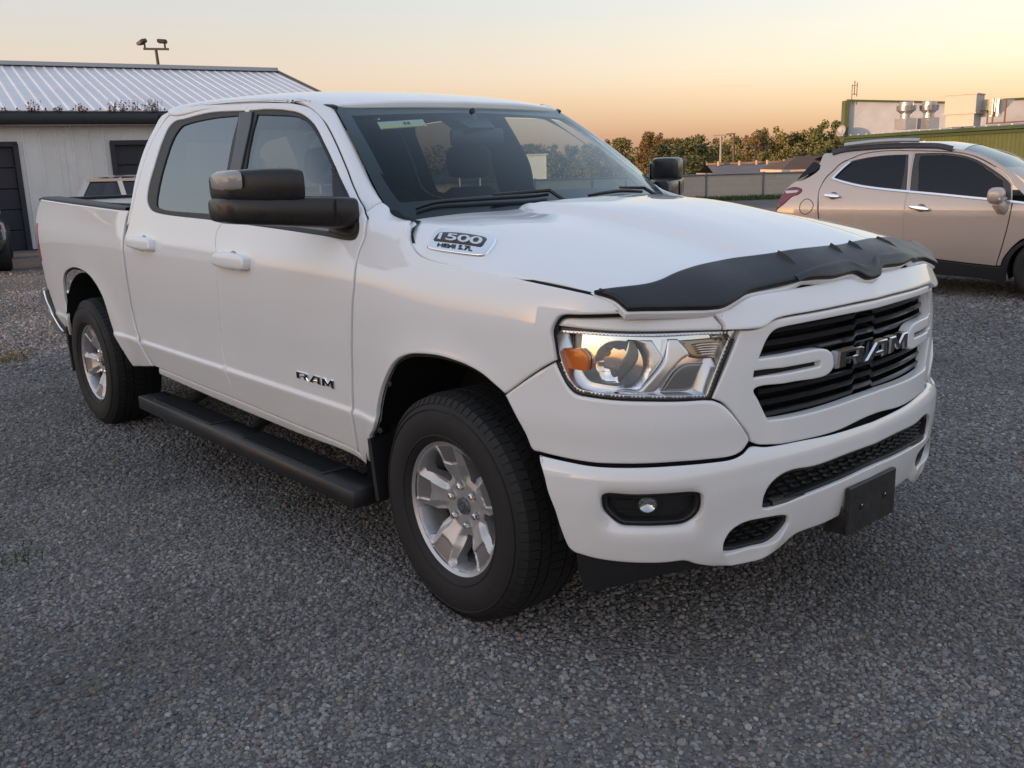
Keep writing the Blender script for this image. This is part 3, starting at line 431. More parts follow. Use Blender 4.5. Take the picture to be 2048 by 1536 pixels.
# ------------------------------------------------------------------ trimmed panels on shaped surfaces
def cr_seg(P,closed):
    n=len(P); out=[]
    rng=range(n if closed else n-1)
    for i in rng:
        p1,p2=P[i],P[(i+1)%n]
        p0=P[i-1] if (closed or i>0) else 2*p1-p2
        p3=P[(i+2)%n] if (closed or i+2<n) else 2*p2-p1
        d=[max(np.linalg.norm(b-a),1e-6)**.5 for a,b in((p0,p1),(p1,p2),(p2,p3))]
        t0,t1=0,d[0]; t2=t1+d[1]; t3=t2+d[2]; k=10
        for j in range(k):
            t=t1+(t2-t1)*j/k
            A1=(t1-t)/(t1-t0)*p0+(t-t0)/(t1-t0)*p1; A2=(t2-t)/(t2-t1)*p1+(t-t1)/(t2-t1)*p2; A3=(t3-t)/(t3-t2)*p2+(t-t2)/(t3-t2)*p3
            B1=(t2-t)/(t2-t0)*A1+(t-t0)/(t2-t0)*A2; B2=(t3-t)/(t3-t1)*A2+(t-t1)/(t3-t1)*A3
            out.append((t2-t)/(t2-t1)*B1+(t-t1)/(t2-t1)*B2)
    if not closed: out.append(P[-1])
    return out
def resample(pts,ds,closed=False):
    P=np.array(pts); 
    if closed: P=np.vstack([P,P[:1]])
    s=np.r_[0,np.cumsum(np.linalg.norm(np.diff(P,axis=0),axis=1))]; n=max(2,int(round(s[-1]/ds)))
    t=np.linspace(0,s[-1],n+1); Q=np.stack([np.interp(t,s,P[:,0]),np.interp(t,s,P[:,1])],-1)
    return Q[:-1] if closed else Q
def loop(pts,ds=.012):
    P=[np.array(p[:2],float) for p in pts]; C=[i for i,p in enumerate(pts) if p[2]==1]
    if not C: return resample(cr_seg(P,True),ds,True)
    out=[]
    for a,b in zip(C,C[1:]+[C[0]+len(P)]):
        seg=[P[i%len(P)] for i in range(a,b+1)]
        q=resample(cr_seg(seg,False) if len(seg)>2 else seg,ds); out+=list(q[:-1])
    return np.array(out)
def full(name):
    s,p=UV[name]; c=[i for i,q in enumerate(p) if q[2]==2]
    if not c: return p
    i,j=c
    if j==i+1: p=p[j:]+p[:j]
    q=[(a,b,0 if f==2 else f) for a,b,f in p]
    mir=(lambda a,b:(2*UC-a,b)) if s in('fascia','bumper') else (lambda a,b:(-a,b)) if s=='screen' else (lambda a,b:(a,-b))
    return q+[mir(a,b)+(f,) for a,b,f in q[-2:0:-1]]
def mirrored(pts,s):
    return [((2*UC-a,b) if s in('fascia','bumper') else (a,-b))+(f,) for a,b,f in pts][::-1]
def area(P): return .5*np.sum(P[:,0]*np.roll(P[:,1],-1)-np.roll(P[:,0],-1)*P[:,1])
def inset(P,e):
    if e==0: return P.copy()
    t1=P-np.roll(P,1,0); t2=np.roll(P,-1,0)-P
    t1/=np.maximum(np.linalg.norm(t1,axis=1,keepdims=True),1e-9); t2/=np.maximum(np.linalg.norm(t2,axis=1,keepdims=True),1e-9)
    n1=np.stack([-t1[:,1],t1[:,0]],-1); n2=np.stack([-t2[:,1],t2[:,0]],-1); n=n1+n2; l=np.maximum(np.linalg.norm(n,axis=1,keepdims=True),.4)
    n=n/l; k=1/np.clip((n*n1).sum(1,keepdims=True),.6,1)
    return P+n*e*k
def cdt(V2,E,loops):
    vo,eo,fo,ov,oe,of=delaunay_2d_cdt(V2,E,[],0,1e-7)
    ab=np.array([tuple(v) for v in vo]); inv={}
    for i,l in enumerate(ov):
        for q in l: inv[q]=i
    T=np.array([tuple(f) for f in fo]); c=ab[T].mean(1); k=inside(loops[0],c)
    for q in loops[1:]: k&=~inside(q,c)
    return ab,[tuple(int(i) for i in f) for f in T[k]],inv
def inside(P,Q):
    x,y=Q[:,0],Q[:,1]; c=np.zeros(len(Q),bool)
    for (x0,y0),(x1,y1) in zip(P,np.roll(P,-1,0)):
        k=((y0>y)!=(y1>y)); 
        if k.any(): c[k]^= x[k]<(x1-x0)*(y[k]-y0)/(y1-y0)+x0
    return c
def normals(fn,ab,sgn):
    h=2e-3; a,b=ab[:,0],ab[:,1]
    n=np.cross(fn(a+h,b)-fn(a-h,b),fn(a,b+h)-fn(a,b-h)); n/=np.maximum(np.linalg.norm(n,axis=1,keepdims=True),1e-12); return n*sgn
SGN=dict(side=1,hood=1,roof=1,fascia=1,bumper=1,screen=1)
FN=dict(side=side,hood=hood,roof=roof,fascia=fascia,bumper=bumper,screen=screen)
def patch(name,surf,outer,mats,parent,holes=(),h=.035,rows=None,cols=None,off=0.,e=.004,depth=.014,df=None,ds=.012,mir=False,back=False,**k):
    """outer / holes: (a,b,flag) outlines in the parameters of surf"""
    fn=FN[surf] if isinstance(surf,str) else surf; sg=SGN.get(surf,1) if isinstance(surf,str) else 1
    LO=[]
    for i,o in enumerate([outer]+list(holes)):
        P=loop(o,ds) if not isinstance(o,np.ndarray) else o
        if (area(P)>0)!=(i==0): P=P[::-1]
        LO.append(P)
    sup=(.006 if e>0 else 0.)
    IN=[inset(P,e+sup) for P in LO]
    lo,hi=IN[0].min(0),IN[0].max(0)
    A=np.array(cols) if cols is not None else np.arange(lo[0]+h*.3,hi[0],h); B=np.array(rows) if rows is not None else np.arange(lo[1]+h*.3,hi[1],h)
    G=np.stack(np.meshgrid(A,B,indexing='ij'),-1).reshape(-1,2)
    keep=inside(IN[0],G)
    for q in IN[1:]: keep&=~inside(q,G)
    G=G[keep]
    if len(G):
        bd=np.vstack(IN); md=np.full(len(G),9.)
        for c in range(0,len(bd),400): md=np.minimum(md,np.linalg.norm(G[:,None]-bd[None,c:c+400],axis=2).min(1))
        G=G[md>ds*.55]
    V2=[];E=[];FC=[]
    for q in IN:
        n0=len(V2); V2+=[Vector((float(a),float(b))) for a,b in q]; n=len(q); E+=[(n0+i,n0+(i+1)%n) for i in range(n)]
    nb=len(V2); V2+=[Vector((float(a),float(b))) for a,b in G]
    ab,F,inv=cdt(V2,E,IN)
    def lift(ab,hh):
        ab=np.asarray(ab); n=normals(fn,ab,sg); p=fn(ab[:,0],ab[:,1])
        g=hh+off+(df(ab[:,0],ab[:,1]) if df else 0.)
        return p+n*(np.asarray(g).reshape(-1,1) if np.ndim(g) else g)
    V=list(lift(ab,0.)); st=0
    for P,q in zip(LO,IN):
        n=len(q); prev=[inv[st+i] for i in range(n)]; st+=n
        rings=[(inset(P,e),0.),(inset(P,e*.3),-e*.3),(P,-e),(P,-e-depth)] if e>0 else ([(P,-depth)] if depth>0 else [])
        for rp,hh in rings:
            i0=len(V); V+=list(lift(rp,hh)); cur=list(range(i0,i0+n))
            for i in range(n): F.append((prev[i],cur[i],cur[(i+1)%n],prev[(i+1)%n]))
            prev=cur
    # cdt triangles come counter-clockwise in (a,b): flip where the lift is mirrored
    V=np.array(V); f0=F[0]; nn=np.cross(V[f0[1]]-V[f0[0]],V[f0[2]]-V[f0[0]]); n0=normals(fn,ab[[f0[0]]],sg)[0]
    if nn@n0<0: F=[f[::-1] for f in F]
    else: pass
    o=mesh(name,V,F,mats,parent,angle=50,recalc=False,**k)
    bm=bmesh.new(); bm.from_mesh(o.data); bmesh.ops.recalc_face_normals(bm,faces=bm.faces)
    bm.to_mesh(o.data); bm.free()
    if mir:
        W=V*np.array([1,-1,1]); o2=mesh(name,W,[f[::-1] for f in F],mats,parent,angle=50); 
        bm=bmesh.new(); bm.from_mesh(o2.data); bmesh.ops.recalc_face_normals(bm,faces=bm.faces); bm.to_mesh(o2.data); bm.free()
        return o,o2
    return o
def ribbon(name,surf,path,prof,mats,parent,ds=.02,mir=False,closed=False):
    """sweep prof [(lateral,height)] along a uv path on surf"""
    fn=FN[surf] if isinstance(surf,str) else surf
    P=resample(cr_seg([np.array(p[:2],float) for p in path],closed),ds,closed); n=len(P)
    t=np.roll(P,-1,0)-np.roll(P,1,0)
    if not closed: t[0]=P[1]-P[0]; t[-1]=P[-1]-P[-2]
    t/=np.linalg.norm(t,axis=1,keepdims=True); nr=np.stack([-t[:,1],t[:,0]],-1)
    V=[];K=len(prof)
    for la,hh in prof:
        ab=P+nr*la; V.append(fn(ab[:,0],ab[:,1])+normals(fn,ab,1)*hh)
    V=np.stack(V,1).reshape(-1,3); F=[]
    for i in range(n if closed else n-1):
        for j in range(K-1): F.append((i*K+j,((i+1)%n)*K+j,((i+1)%n)*K+j+1,i*K+j+1))
    o=mesh(name,V,F,mats,parent,angle=50)
    if mir: mesh(name,V*np.array([1,-1,1]),[f[::-1] for f in F],mats,parent,angle=50)
    return o

# ================================================================== the white pickup truck
truck=empty('pickup_truck',label='white crew cab pickup truck with black hood deflector and towing mirrors',cat='pickup truck')
ROWS=np.unique(np.round(np.r_[np.arange(.40,1.9,.035),.612,.622,.630,.636,.642,.648,.654,.662,.672,1.12,1.135,1.15,1.165,1.18,1.195,1.21,1.23,1.25,1.27],4))
uv=lambda n:UV[n][1]
# panels of the right-hand side, mirrored to the left
bed,_=patch('bed_side','side',uv('bed_side'),white,truck,h=.06,rows=ROWS,mir=True)
cabs,_=patch('cab_corner','side',uv('cab_side'),white,truck,h=.05,mir=True)
rdoor,rdoor2=patch('rear_door','side',uv('rear_door'),white,truck,holes=[uv('rear_window_hole')],h=.05,rows=ROWS,mir=True)
fdoor,fdoor2=patch('front_door','side',uv('front_door'),white,truck,holes=[uv('front_window_hole')],h=.05,rows=ROWS,mir=True)
fend,_=patch('fender','side',uv('fender'),white,truck,h=.03,rows=ROWS,mir=True,depth=.022)
rock,_=patch('rocker_panel','side',uv('rocker'),white,truck,h=.05,off=-.004,mir=True)
apil,_=patch('windscreen_pillar','side',uv('a_pillar'),white,truck,h=.03,mir=True,depth=.018,e=.006)
def expanded(key,d):
    P=loop(uv(key),.02); P=P if area(P)>0 else P[::-1]; return inset(P,-d)
def contracted_hole(key,d):
    P=loop(uv(key),.02); P=P if area(P)>0 else P[::-1]; return inset(P,d)
for key,hk in (('bed_side',None),('rear_door','rear_window_hole'),('front_door','front_window_hole'),('fender',None),('cab_side',None)):
    patch('gap_shade','side',expanded(key,.010),dark,truck,holes=[contracted_hole(hk,.002)] if hk else (),off=-.016,e=0,depth=0,h=.07,mir=True)  # near-black sheets behind the panels stand in for shade in the gaps
patch('pillar_trim','side',expanded('a_pillar',-.004),interior,truck,off=-.054,e=0,depth=0,h=.07,mir=True)
for nm,d,d2,gm in (('rear',rdoor,rdoor2,sideglass),('front',fdoor,fdoor2,frontglass)):
    for s_,dd in ((0,d),(1,d2)):
        hole=uv(nm+'_window_hole'); gl=uv(nm+'_glass')
        f_=(lambda a,b:side(a,b)) if s_==0 else (lambda a,b:side(a,b)*np.array([1,-1,1]))
        patch('window_trim',f_,hole,trim,dd,holes=[gl],off=(-.006 if s_==0 else .006),e=.002,depth=.008,h=.05)
        patch('window_glass',f_,gl,gm,dd,off=(-.012 if s_==0 else .012),e=0,depth=0,h=.06)
        patch('door_lining',f_,uv(nm+'_door'),interior,dd,holes=[hole],off=(-.05 if s_==0 else .05),e=0,depth=0,h=.08)
patch('pillar_applique','side',uv('applique'),mat('applique',(.035,.035,.037),.3),truck,off=.003,e=.002,depth=.006,h=.05,mir=True)
patch('mirror_base','side',uv('mirror_sail'),blackp,fdoor,off=-.002,e=.003,depth=.01,h=.04)
patch('pillar_lining','side',[(-1.86,1.30,1),(-1.58,1.30,1),(-1.68,1.86,1),(-1.86,1.86,1)],interior,truck,off=-.046,e=0,depth=0,h=.06,mir=True)
patch('pillar_lining','side',[(-2.90,1.30,1),(-2.80,1.30,1),(-2.72,1.86,1),(-2.87,1.86,1)],interior,truck,off=-.046,e=0,depth=0,h=.06,mir=True)
# front sheet metal
HR=np.unique(np.round(np.r_[np.arange(-.96,.97,.03),[s*v for s in(-1,1) for v in(.295,.305,.313,.321,.329,.337,.345,.353,.361,.369,.377,.386,.40)]],4))
hd=patch('hood','hood',full('hood'),white,truck,h=.03,rows=HR,depth=.02)
def defl(a,b):
    # raised rear lip, drooping front, notched centre
    return np.zeros_like(a)
dfl=patch('hood_deflector',dhood,full('deflector'),mat('deflector_black',(.014,.0145,.016),.42,var=.2,vscale=9,bump=.25,bscale=300),truck,h=.025,off=.019,e=.005,depth=.012)
# ribs and fixing bumps on the deflector
mbk=mat('deflector_black')
for a0,b0,a1,b1 in((.80,-.30,.875,-.312),(.832,-.056,.883,-.062),(.832,.056,.883,.062),(.80,.30,.875,.312)):
    t=MB(); q=[]
    for tt,wd,hh in ((0,.013,.010),(.55,.012,.009),(1,.003,.000)):
        a=a0+(a1-a0)*tt; b=b0+(b1-b0)*tt
        for sd_ in(-1,1): q.append(dhood(a,b+sd_*wd)[0]+np.array([0,0,.018]))
        q.append(dhood(a,b)[0]+np.array([0,0,.020+hh]))
    F=[(0,1,2)]
    for i in range(2): F+=[(i*3,i*3+3,i*3+5,i*3+2),(i*3+1,i*3+2,i*3+5,i*3+4),(i*3,i*3+1,i*3+4,i*3+3)]
    t.add(q,F+[(6,8,7)]); t.build('deflector_rib',mat('rib_brown',(.030,.024,.021),.6),dfl)
for sd_ in(-1,1):
    for k in range(4):
        a=.655+.018*k; b=sd_*(.868-.034*k)
        P=[dhood(a+.055*tt,b-sd_*.012*tt)[0]+np.array([0,0,.0195]) for tt in(0,.5,1)]
        MB().tube(P,.0022,6).build('deflector_rib',mat('rib_brown'),dfl)
BE=[(.893,-.36),(.899,-.28),(.902,-.185),(.902,-.085),(.918,-.045),(.925,-.02)]
ribbon('deflector_bead',dhood,BE+[(a,-b) for a,b in BE[::-1]],[(-.012,.0185),(-.005,.0215),(.002,.0215),(.006,.0185)],mbk,dfl,ds=.012)
# roof
def roofline():
    P=[(-1.052,0,0),(-1.058,-.2,0),(-1.075,-.42,0),(-1.105,-.60,0),(-1.125,-.64,1),(-1.36,-.685,0),(-1.6,-.716,0),(-2.2,-.726,0),(-2.72,-.722,0),(-2.81,-.67,0),(-2.835,-.5,0),(-2.845,0,0)]
    return P+[(a,-b,f) for a,b,f in P[-2:0:-1]]
rf=patch('roof','roof',roofline(),white,truck,h=.05,rows=np.unique(np.round(np.r_[np.arange(-.72,.73,.045),[s*v for s in(-1,1) for v in(.60,.62,.64,.66,.68,.70)]],4)),depth=.03,e=.008)
patch('headliner','roof',[(-1.13,-.60,1),(-1.10,0,0),(-1.13,.60,1),(-2.84,.64,1),(-2.86,0,0),(-2.84,-.64,1)],interior,truck,off=-.035,e=0,depth=0,h=.1)
for sd_ in(-1,1):
    P=[]
    for x,y in((-1.36,-.70),(-1.25,-.688),(-1.18,-.672),(-1.13,-.655),(-1.11,-.648)):
        z=float(roof(x,y)[0][2]); P.append((x,sd_*abs(y),z-.004))
    MB().tube(P,[.004,.007,.009,.009,.005],8).build('roof_molding',blacks,rf)
# windscreen with black ceramic border, sticker, wipers, cowl
sh=full('screen_half')
ws=patch('windscreen','screen',sh,screenglass,truck,e=0,depth=0,h=.07)
inn=inset(np.array(loop(sh,.02)) if area(loop(sh,.02))>0 else loop(sh,.02)[::-1],.045)
inn=np.array([(a,b+(.03 if b<1.5 else .0)) for a,b in inn])
patch('ceramic_border','screen',sh,blacks,ws,holes=[inn],off=-.004,e=0,depth=0,h=.05)
stk=patch('windscreen_sticker','screen',uv('sticker'),mat('sticker_white',(.42,.46,.36),.6),ws,off=-.008,e=0,depth=0,h=.05)
q=[np.array(p[:2]) for p in uv('sticker')]
def onstk(s,t): return q[0]*(1-s)*(1-t)+q[1]*s*(1-t)+q[2]*s*t+q[3]*(1-s)*t
ylw=mat('sticker_yellow',(.55,.50,.08),.6); ink=mat('ink',(.02,.03,.03),.6)
patch('sticker_band','screen',[tuple(onstk(s,t))+(1,) for s,t in((0.02,.78),(.98,.78),(.98,.97),(.02,.97))],ylw,stk,off=-.0055,e=0,depth=0,h=.05)
for s0 in(.52,.60): patch('sticker_ink','screen',[tuple(onstk(s,t))+(1,) for s,t in((s0,.3),(s0+.05,.3),(s0+.06,.62),(s0+.01,.62))],ink,stk,off=-.005,e=0,depth=0,h=.05)
for nm in('wiper_a','wiper_b'):
    P=resample(cr_seg([np.array(p[:2]) for p in uv(nm)],False),.03); n=normals(screen,P,1); S=screen(P[:,0],P[:,1])
    if n[0][0]<0: n=-n
    t=MB(); t.tube([S[i]+n[i]*.015 for i in range(len(P))],[.003+.003*math.sin(math.pi*min(1,i/(len(P)-1)*1.1)) for i in range(len(P))],6)
    for i in range(len(P)-1): t.beam(S[i]+n[i]*.010,S[i+1]+n[i+1]*.010,.005,.009,up=n[i])
    k=len(P)//2; base=Vector(screen(P[-1][0],1.335)[0])+Vector((.10,0,.0))
    t.tube([base,Vector(S[-1]+n[-1]*.03),Vector(S[k]+n[k]*.03)],[.010,.008,.005],6); t.build('wiper',blackp,truck)
ys=np.linspace(-.80,.80,33); hx=np.interp(np.abs(ys),[0,.2445,.319,.3283,.3514,.3966,.5352,.692,.785,.9],[-.2025,-.2044,-.251,-.292,-.307,-.309,-.336,-.376,-.417,-.42])
A=hood(hx+.012,ys)-np.array([0,0,.030]); B=screen(ys,np.full_like(ys,1.335)); V=np.vstack([A,(A+B)/2-np.array([0,0,.012]),B]); n=len(ys)
mesh('cowl',V,[(j*n+i,j*n+i+1,(j+1)*n+i+1,(j+1)*n+i) for j in range(2) for i in range(n-1)],blackp,truck)
# fascia
slots_=[UV['arm_slot'][1],mirrored(UV['arm_slot'][1],'fascia')]
for m_ in(0,1):
    patch('arm_slot','fascia',inset(loop(slots_[m_],.01)[::(1 if area(loop(slots_[m_],.01))>0 else -1)],-.006),dark,truck,off=-.012,e=0,depth=0,h=.03)
    g=(lambda p,s='fascia': p) if m_==0 else (lambda p,s='fascia': mirrored(p,s))
    patch('headlight_brow','fascia',g(uv('brow')),white,truck,h=.03,off=.004,e=.004,depth=.03)
    patch('corner_panel','fascia',g(uv('lower_panel')),white,truck,h=.03,depth=.03,e=.006,df=lambda a,b:.006*np.exp(-((b-.80)/.05)**2))
    hl=patch('headlight','fascia',g(uv('headlight')),chrome,truck,h=.02,off=-.064,e=0,depth=0)
    patch('lens','fascia',g(uv('headlight')),lensglass,hl,h=.03,off=-.002,e=.002,depth=0)
    rim=inset(loop(g(uv('headlight')),.012) if area(loop(g(uv('headlight')),.012))>0 else loop(g(uv('headlight')),.012)[::-1],.010)
    patch('lens_frame','fascia',g(uv('headlight')),[satin],hl,holes=[rim],off=-.010,e=.002,depth=.055,h=.05,ds=.01)
    patch('seal','fascia',inset(rim,-.016),blacks,hl,holes=[inset(rim,-.0095)],off=-.004,e=0,depth=.02,h=.05)
    patch('amber_reflector','fascia',g(uv('amber')),amber,hl,h=.012,off=-.036,e=.003,depth=.02)
    cb=np.mean([p[:2] for p in g(uv('main_bowl'))],0)
    def bowl(a,b,c=cb): 
        r=np.hypot((a-c[0])/.105,(b-c[1])/.095); return -.055*np.clip(1-r*r,0,1)
    bw=patch('reflector_bowl','fascia',g(uv('main_bowl')),satin,hl,h=.012,off=-.045,e=.003,depth=.03,df=bowl)
    fa=g(uv('facet_bowl'))
    patch('facet_reflector','fascia',fa,chrome,bw,h=.008,off=-.050,e=.002,depth=.01,df=lambda a,b:-.022*np.clip(1-((a-cb[0])/.09)**2-((b-cb[1])/.09)**2,0,1)+.004*np.floor(np.abs(np.sin(a*95))*3)/3+.003*np.floor(np.abs(np.sin(b*130))*2)/2)
    patch('bulb_shield','fascia',g(uv('bulb_shield')),mat('lamp_shade',(.20,.215,.215),.35,.3),bw,h=.012,off=-.042,e=.003,depth=.02)
    patch('lamp_bezel','fascia',g(uv('fang')),satin,hl,h=.012,off=-.024,e=.004,depth=.045)
    lb=patch('low_reflector','fascia',g(uv('low_bowl')),mat('lamp_grey',(.30,.31,.31),.22,.7),hl,h=.012,off=-.05,e=.003,depth=.02)
    tb=patch('turn_reflector','fascia',g(uv('turn_bowl')),mat('lamp_bronze',(.34,.29,.23),.16,1),hl,h=.012,off=-.05,e=.003,depth=.02)
    cc=np.mean([p[:2] for p in g(uv('turn_bowl'))],0)
    for k in range(5):
        zz=cc[1]+.012-.007*k; P=[fascia(cc[0]+d,zz-.5*(abs(d)>.03)*.004,-.030)[0] for d in np.linspace(-.036+.004*k,.036-.004*k,5)]
        MB().tube(P,.0022,6).build('lens_rib',satin,tb)
nose=patch('nose_panel','fascia',full('nose'),white,truck,h=.03,off=.010,e=.005,depth=.05,df=lambda a,b:.012*np.clip((1.12-b)/.05,0,1))
slots=[uv('arm_slot'),mirrored(uv('arm_slot'),'fascia')]
gh=full('grille_hole')
def ghd(a,b):
    k=np.minimum(a,2*UC-a); return .012*np.clip((k-1.10)/.06,0,1)
sur=patch('grille_surround','fascia',full('surround'),white,truck,holes=[gh]+slots,h=.022,off=.0,e=.0035,depth=.032,ds=.008,df=ghd)
# slats of the grille, each stepped up in the middle
def slatz(u,z0): 
    d=np.abs(np.asarray(u)-UC); return z0+.014*(1-np.clip((d-.055)/.014,0,1))
U=np.unique(np.r_[np.linspace(1.10,2*UC-1.10,41),UC-.069,UC-.055,UC+.055,UC+.069])
for k in range(8):
    z0=.797+.0355*k; u=U; zz=slatz(u,z0); prof=[(.0,-.012),(-.045,-.006),(-.047,.004),(.004,.0095),(.008,.006),(.006,-.006)]
    V=np.stack([fascia(u,zz+dz,-.034+d) for d,dz in prof],1).reshape(-1,3); K=len(prof); F=[(i*K+j,(i+1)*K+j,(i+1)*K+(j+1)%K,i*K+(j+1)%K) for i in range(len(u)-1) for j in range(K)]
    mesh('grille_slat',V,F,mat('gloss_black',(.012,.012,.013),.22),sur,angle=30)
u=np.linspace(1.06,2*UC-1.06,30); V=np.vstack([fascia(u,np.full_like(u,z),-.085) for z in(.74,1.10)]); n=len(u)
mesh('grille_backing',V,[(i,i+1,n+i+1,n+i) for i in range(n-1)],dark,sur)
LET=dict(R=([(0,0),(.03,1),(.86,1),(1,.88),(1,.52),(.90,.40),(1,0),(.66,0),(.58,.36),(.34,.36),(.33,0)],[(.35,.56),(.35,.78),(.70,.78),(.70,.56)]),
 A=([(0,0),(.40,1),(.96,1),(1,0),(.70,0),(.69,.20),(.40,.20),(.32,0)],[(.46,.42),(.57,.74),(.69,.74),(.69,.42)]),
 M=([(0,0),(.02,1),(.34,1),(.52,.52),(.72,1),(1,1),(1,0),(.74,0),(.74,.52),(.58,.10),(.44,.10),(.27,.52),(.26,0)],None))
def letter(name,ch,x0,x1,fn,h0,h1,bev,mats,parent):
    o,hl_=LET[ch]; loops=[np.array(o,float)]+([np.array(hl_,float)] if hl_ else [])
    sc_=np.array([x1-x0,1.]); W=[]
    for i,p in enumerate(loops):
        if (area(p)>0)!=(i==0): p=p[::-1]
        W.append(p)
    V=[];F=[];M=[];V2=[];E=[];FS=[]
    bevx=np.array([bev/(x1-x0),bev])
    for p in W:
        n0=len(V2); ip=inset(p,.055); V2+=[Vector((a,b)) for a,b in ip]; n=len(p); E+=[(n0+i,n0+(i+1)%n) for i in range(n)]; FS.append(list(range(n0,n0+n)))
    vo,F,inv=cdt(V2,E,[inset(p,.055) for p in W])
    V=[fn(x0+(x1-x0)*v[0],v[1],h1) for v in vo]; M=[0]*len(F); st=0
    for p in W:
        n=len(p); prev=[inv[st+i] for i in range(n)]; st+=n
        for hh in(h1-bev,h0):
            i0=len(V); V+=[fn(x0+(x1-x0)*a,b,hh) for a,b in p]
            for i in range(n): F.append((prev[i],i0+i,i0+(i+1)%n,prev[(i+1)%n])); M.append(1)
            prev=[i0+i for i in range(n)]
    return mesh(name,V,F,mats,parent,smooth=False,mi=M,recalc=True)
letface=mat('letter_face',(.16,.16,.165),.30,1,var=.2,vscale=60)
def gl(a,b,h): return fascia(UC-.2215+.443*a,.9065+.0537*b,h)[0]
for ch,x0,x1 in(('R',0,.33),('A',.345,.665),('M',.685,1)): letter('grille_letter',ch,x0,x1,gl,-.010,.019,.005,[letface,chrome],sur)
# bumper
fogh=[uv('fog_hole'),mirrored(uv('fog_hole'),'bumper')]; inth=[uv('intake_hole'),mirrored(uv('intake_hole'),'bumper')]; lgh=full('low_grille_hole')
fc=np.mean([p[:2] for p in fogh[0]],0)
def bdf(a,b):
    k=np.minimum(a,2*UC-a)
    r=np.sqrt((np.maximum(np.abs(k-fc[0])-.11,0)/.05)**2+(np.maximum(np.abs(b-fc[1])-.035,0)/.045)**2)
    d=-.020*np.clip(1-r,0,1)**1.0*(3-2*np.clip(1-r,0,1))*np.clip(1-r,0,1)
    # raised lip that sweeps round the small lower intake
    q_=np.sqrt(((k-1.06)/.17)**2+((b-.405)/.095)**2); d=d+.013*np.clip(1-np.abs(q_-.62)/.55,0,1)**2*np.clip((.54-b)/.05,0,1)
    # flat centre band
    return d
BR=np.unique(np.round(np.r_[np.arange(.34,.74,.022),.60,.61,.62,.63,.64,.65,.66,.67,.68,.69,.70],4))
bmp=patch('front_bumper','bumper',full('bumper'),white,truck,holes=fogh+inth+[lgh],h=.022,rows=BR,e=.004,depth=.03,df=bdf,ds=.01)
u=np.linspace(.45,2*UC-.45,60); V=np.vstack([fascia(u,np.full_like(u,z),o) for z,o in((.755,-.05),(.70,-.045),(.66,-.03),(.36,-.07))]); n=len(u)
mesh('bumper_core',V,[(j*n+i,j*n+i+1,(j+1)*n+i+1,(j+1)*n+i) for j in range(3) for i in range(n-1)],dark,bmp)
for fh in fogh:
    P=loop(fh,.008); P=P if area(P)>0 else P[::-1]
    bz=patch('fog_bezel','bumper',P,blackp,bmp,holes=[inset(P,.016)],off=-.022,e=.005,depth=.03,h=.05)
    patch('fog_bowl','bumper',P,blackp,bmp,off=-.056,e=0,depth=0,h=.02,df=lambda a,b:-.01*np.sin(b*160)*0)
    c=P.mean(0); near=c[0]<UC; o=np.array([(-.012 if near else .012),.006]); pc=bumper(c[0]+o[0],c[1]+o[1],-.050)[0]
    a_=plan(np.array([c[0]])); ax=Vector((float(a_[2][0]),float(a_[3][0]),0))
    MB().lathe([(.030,-.006),(.030,.012),(.026,.014),(.024,.006)],pc,ax,28).build('fog_ring',blackp,bmp)
    MB().lathe([(.001,-.004),(.014,-.002),(.025,.008)],pc,ax,28).build('fog_reflector',mat('fog_chrome',(.55,.56,.57),.08,1),bmp)
    MB().lathe([(.001,.014),(.014,.0125),(.025,.008)],pc,ax,28).build('fog_lens',lensglass,bmp)
    for dz in(-.017,.017):
        MB().tube([bumper(c[0]+d*(1 if near else -1),c[1]+dz,-.045)[0] for d in(-.105,-.085,-.055)],.003,6).build('bezel_rib',blackp,bmp)
def meshgrille(name,outl,parent,pitch,rowh,off):
    P=loop(outl,.01); P=P if area(P)>0 else P[::-1]
    patch(name,'bumper',P,blackp,parent,holes=[inset(P,.011)],off=-.010,e=.004,depth=.03,h=.06)
    u0,z0=P.min(0); u1,z1=P.max(0); t=MB(); Pi=inset(P,.012); j=0; z=z0
    while z<z1:
        a=u0+(pitch/2 if j%2 else 0)
        while a<u1:
            if inside(Pi,np.array([[a,z]]))[0]:
                w2,h2=pitch*.40,rowh*.36
                pts=[(-w2,-h2*.2),(-w2*.72,-h2),(w2*.72,-h2),(w2,-h2*.2),(w2*.8,h2),(-w2*.8,h2)]
                O=[bumper(a+p,z+q_,off-.004)[0] for p,q_ in pts]; I=[bumper(a+p*.72,z+q_*.55,off+.008)[0] for p,q_ in pts]
                t.add(O+I,[(i,(i+1)%6,6+(i+1)%6,6+i) for i in range(6)]+[tuple(range(6,12))])
            a+=pitch
        z+=rowh; j+=1
    t.build('grille_mesh',mat('mesh_black',(.016,.016,.017),.33),parent,recalc=True,angle=20)
    patch('grille_backing','bumper',P,dark,parent,off=-.042,e=0,depth=0,h=.05)
meshgrille('lower_grille_frame',lgh,bmp,.052,.0205,-.030)
for ih in inth: meshgrille('intake_frame',ih,bmp,.05,.016,-.030)
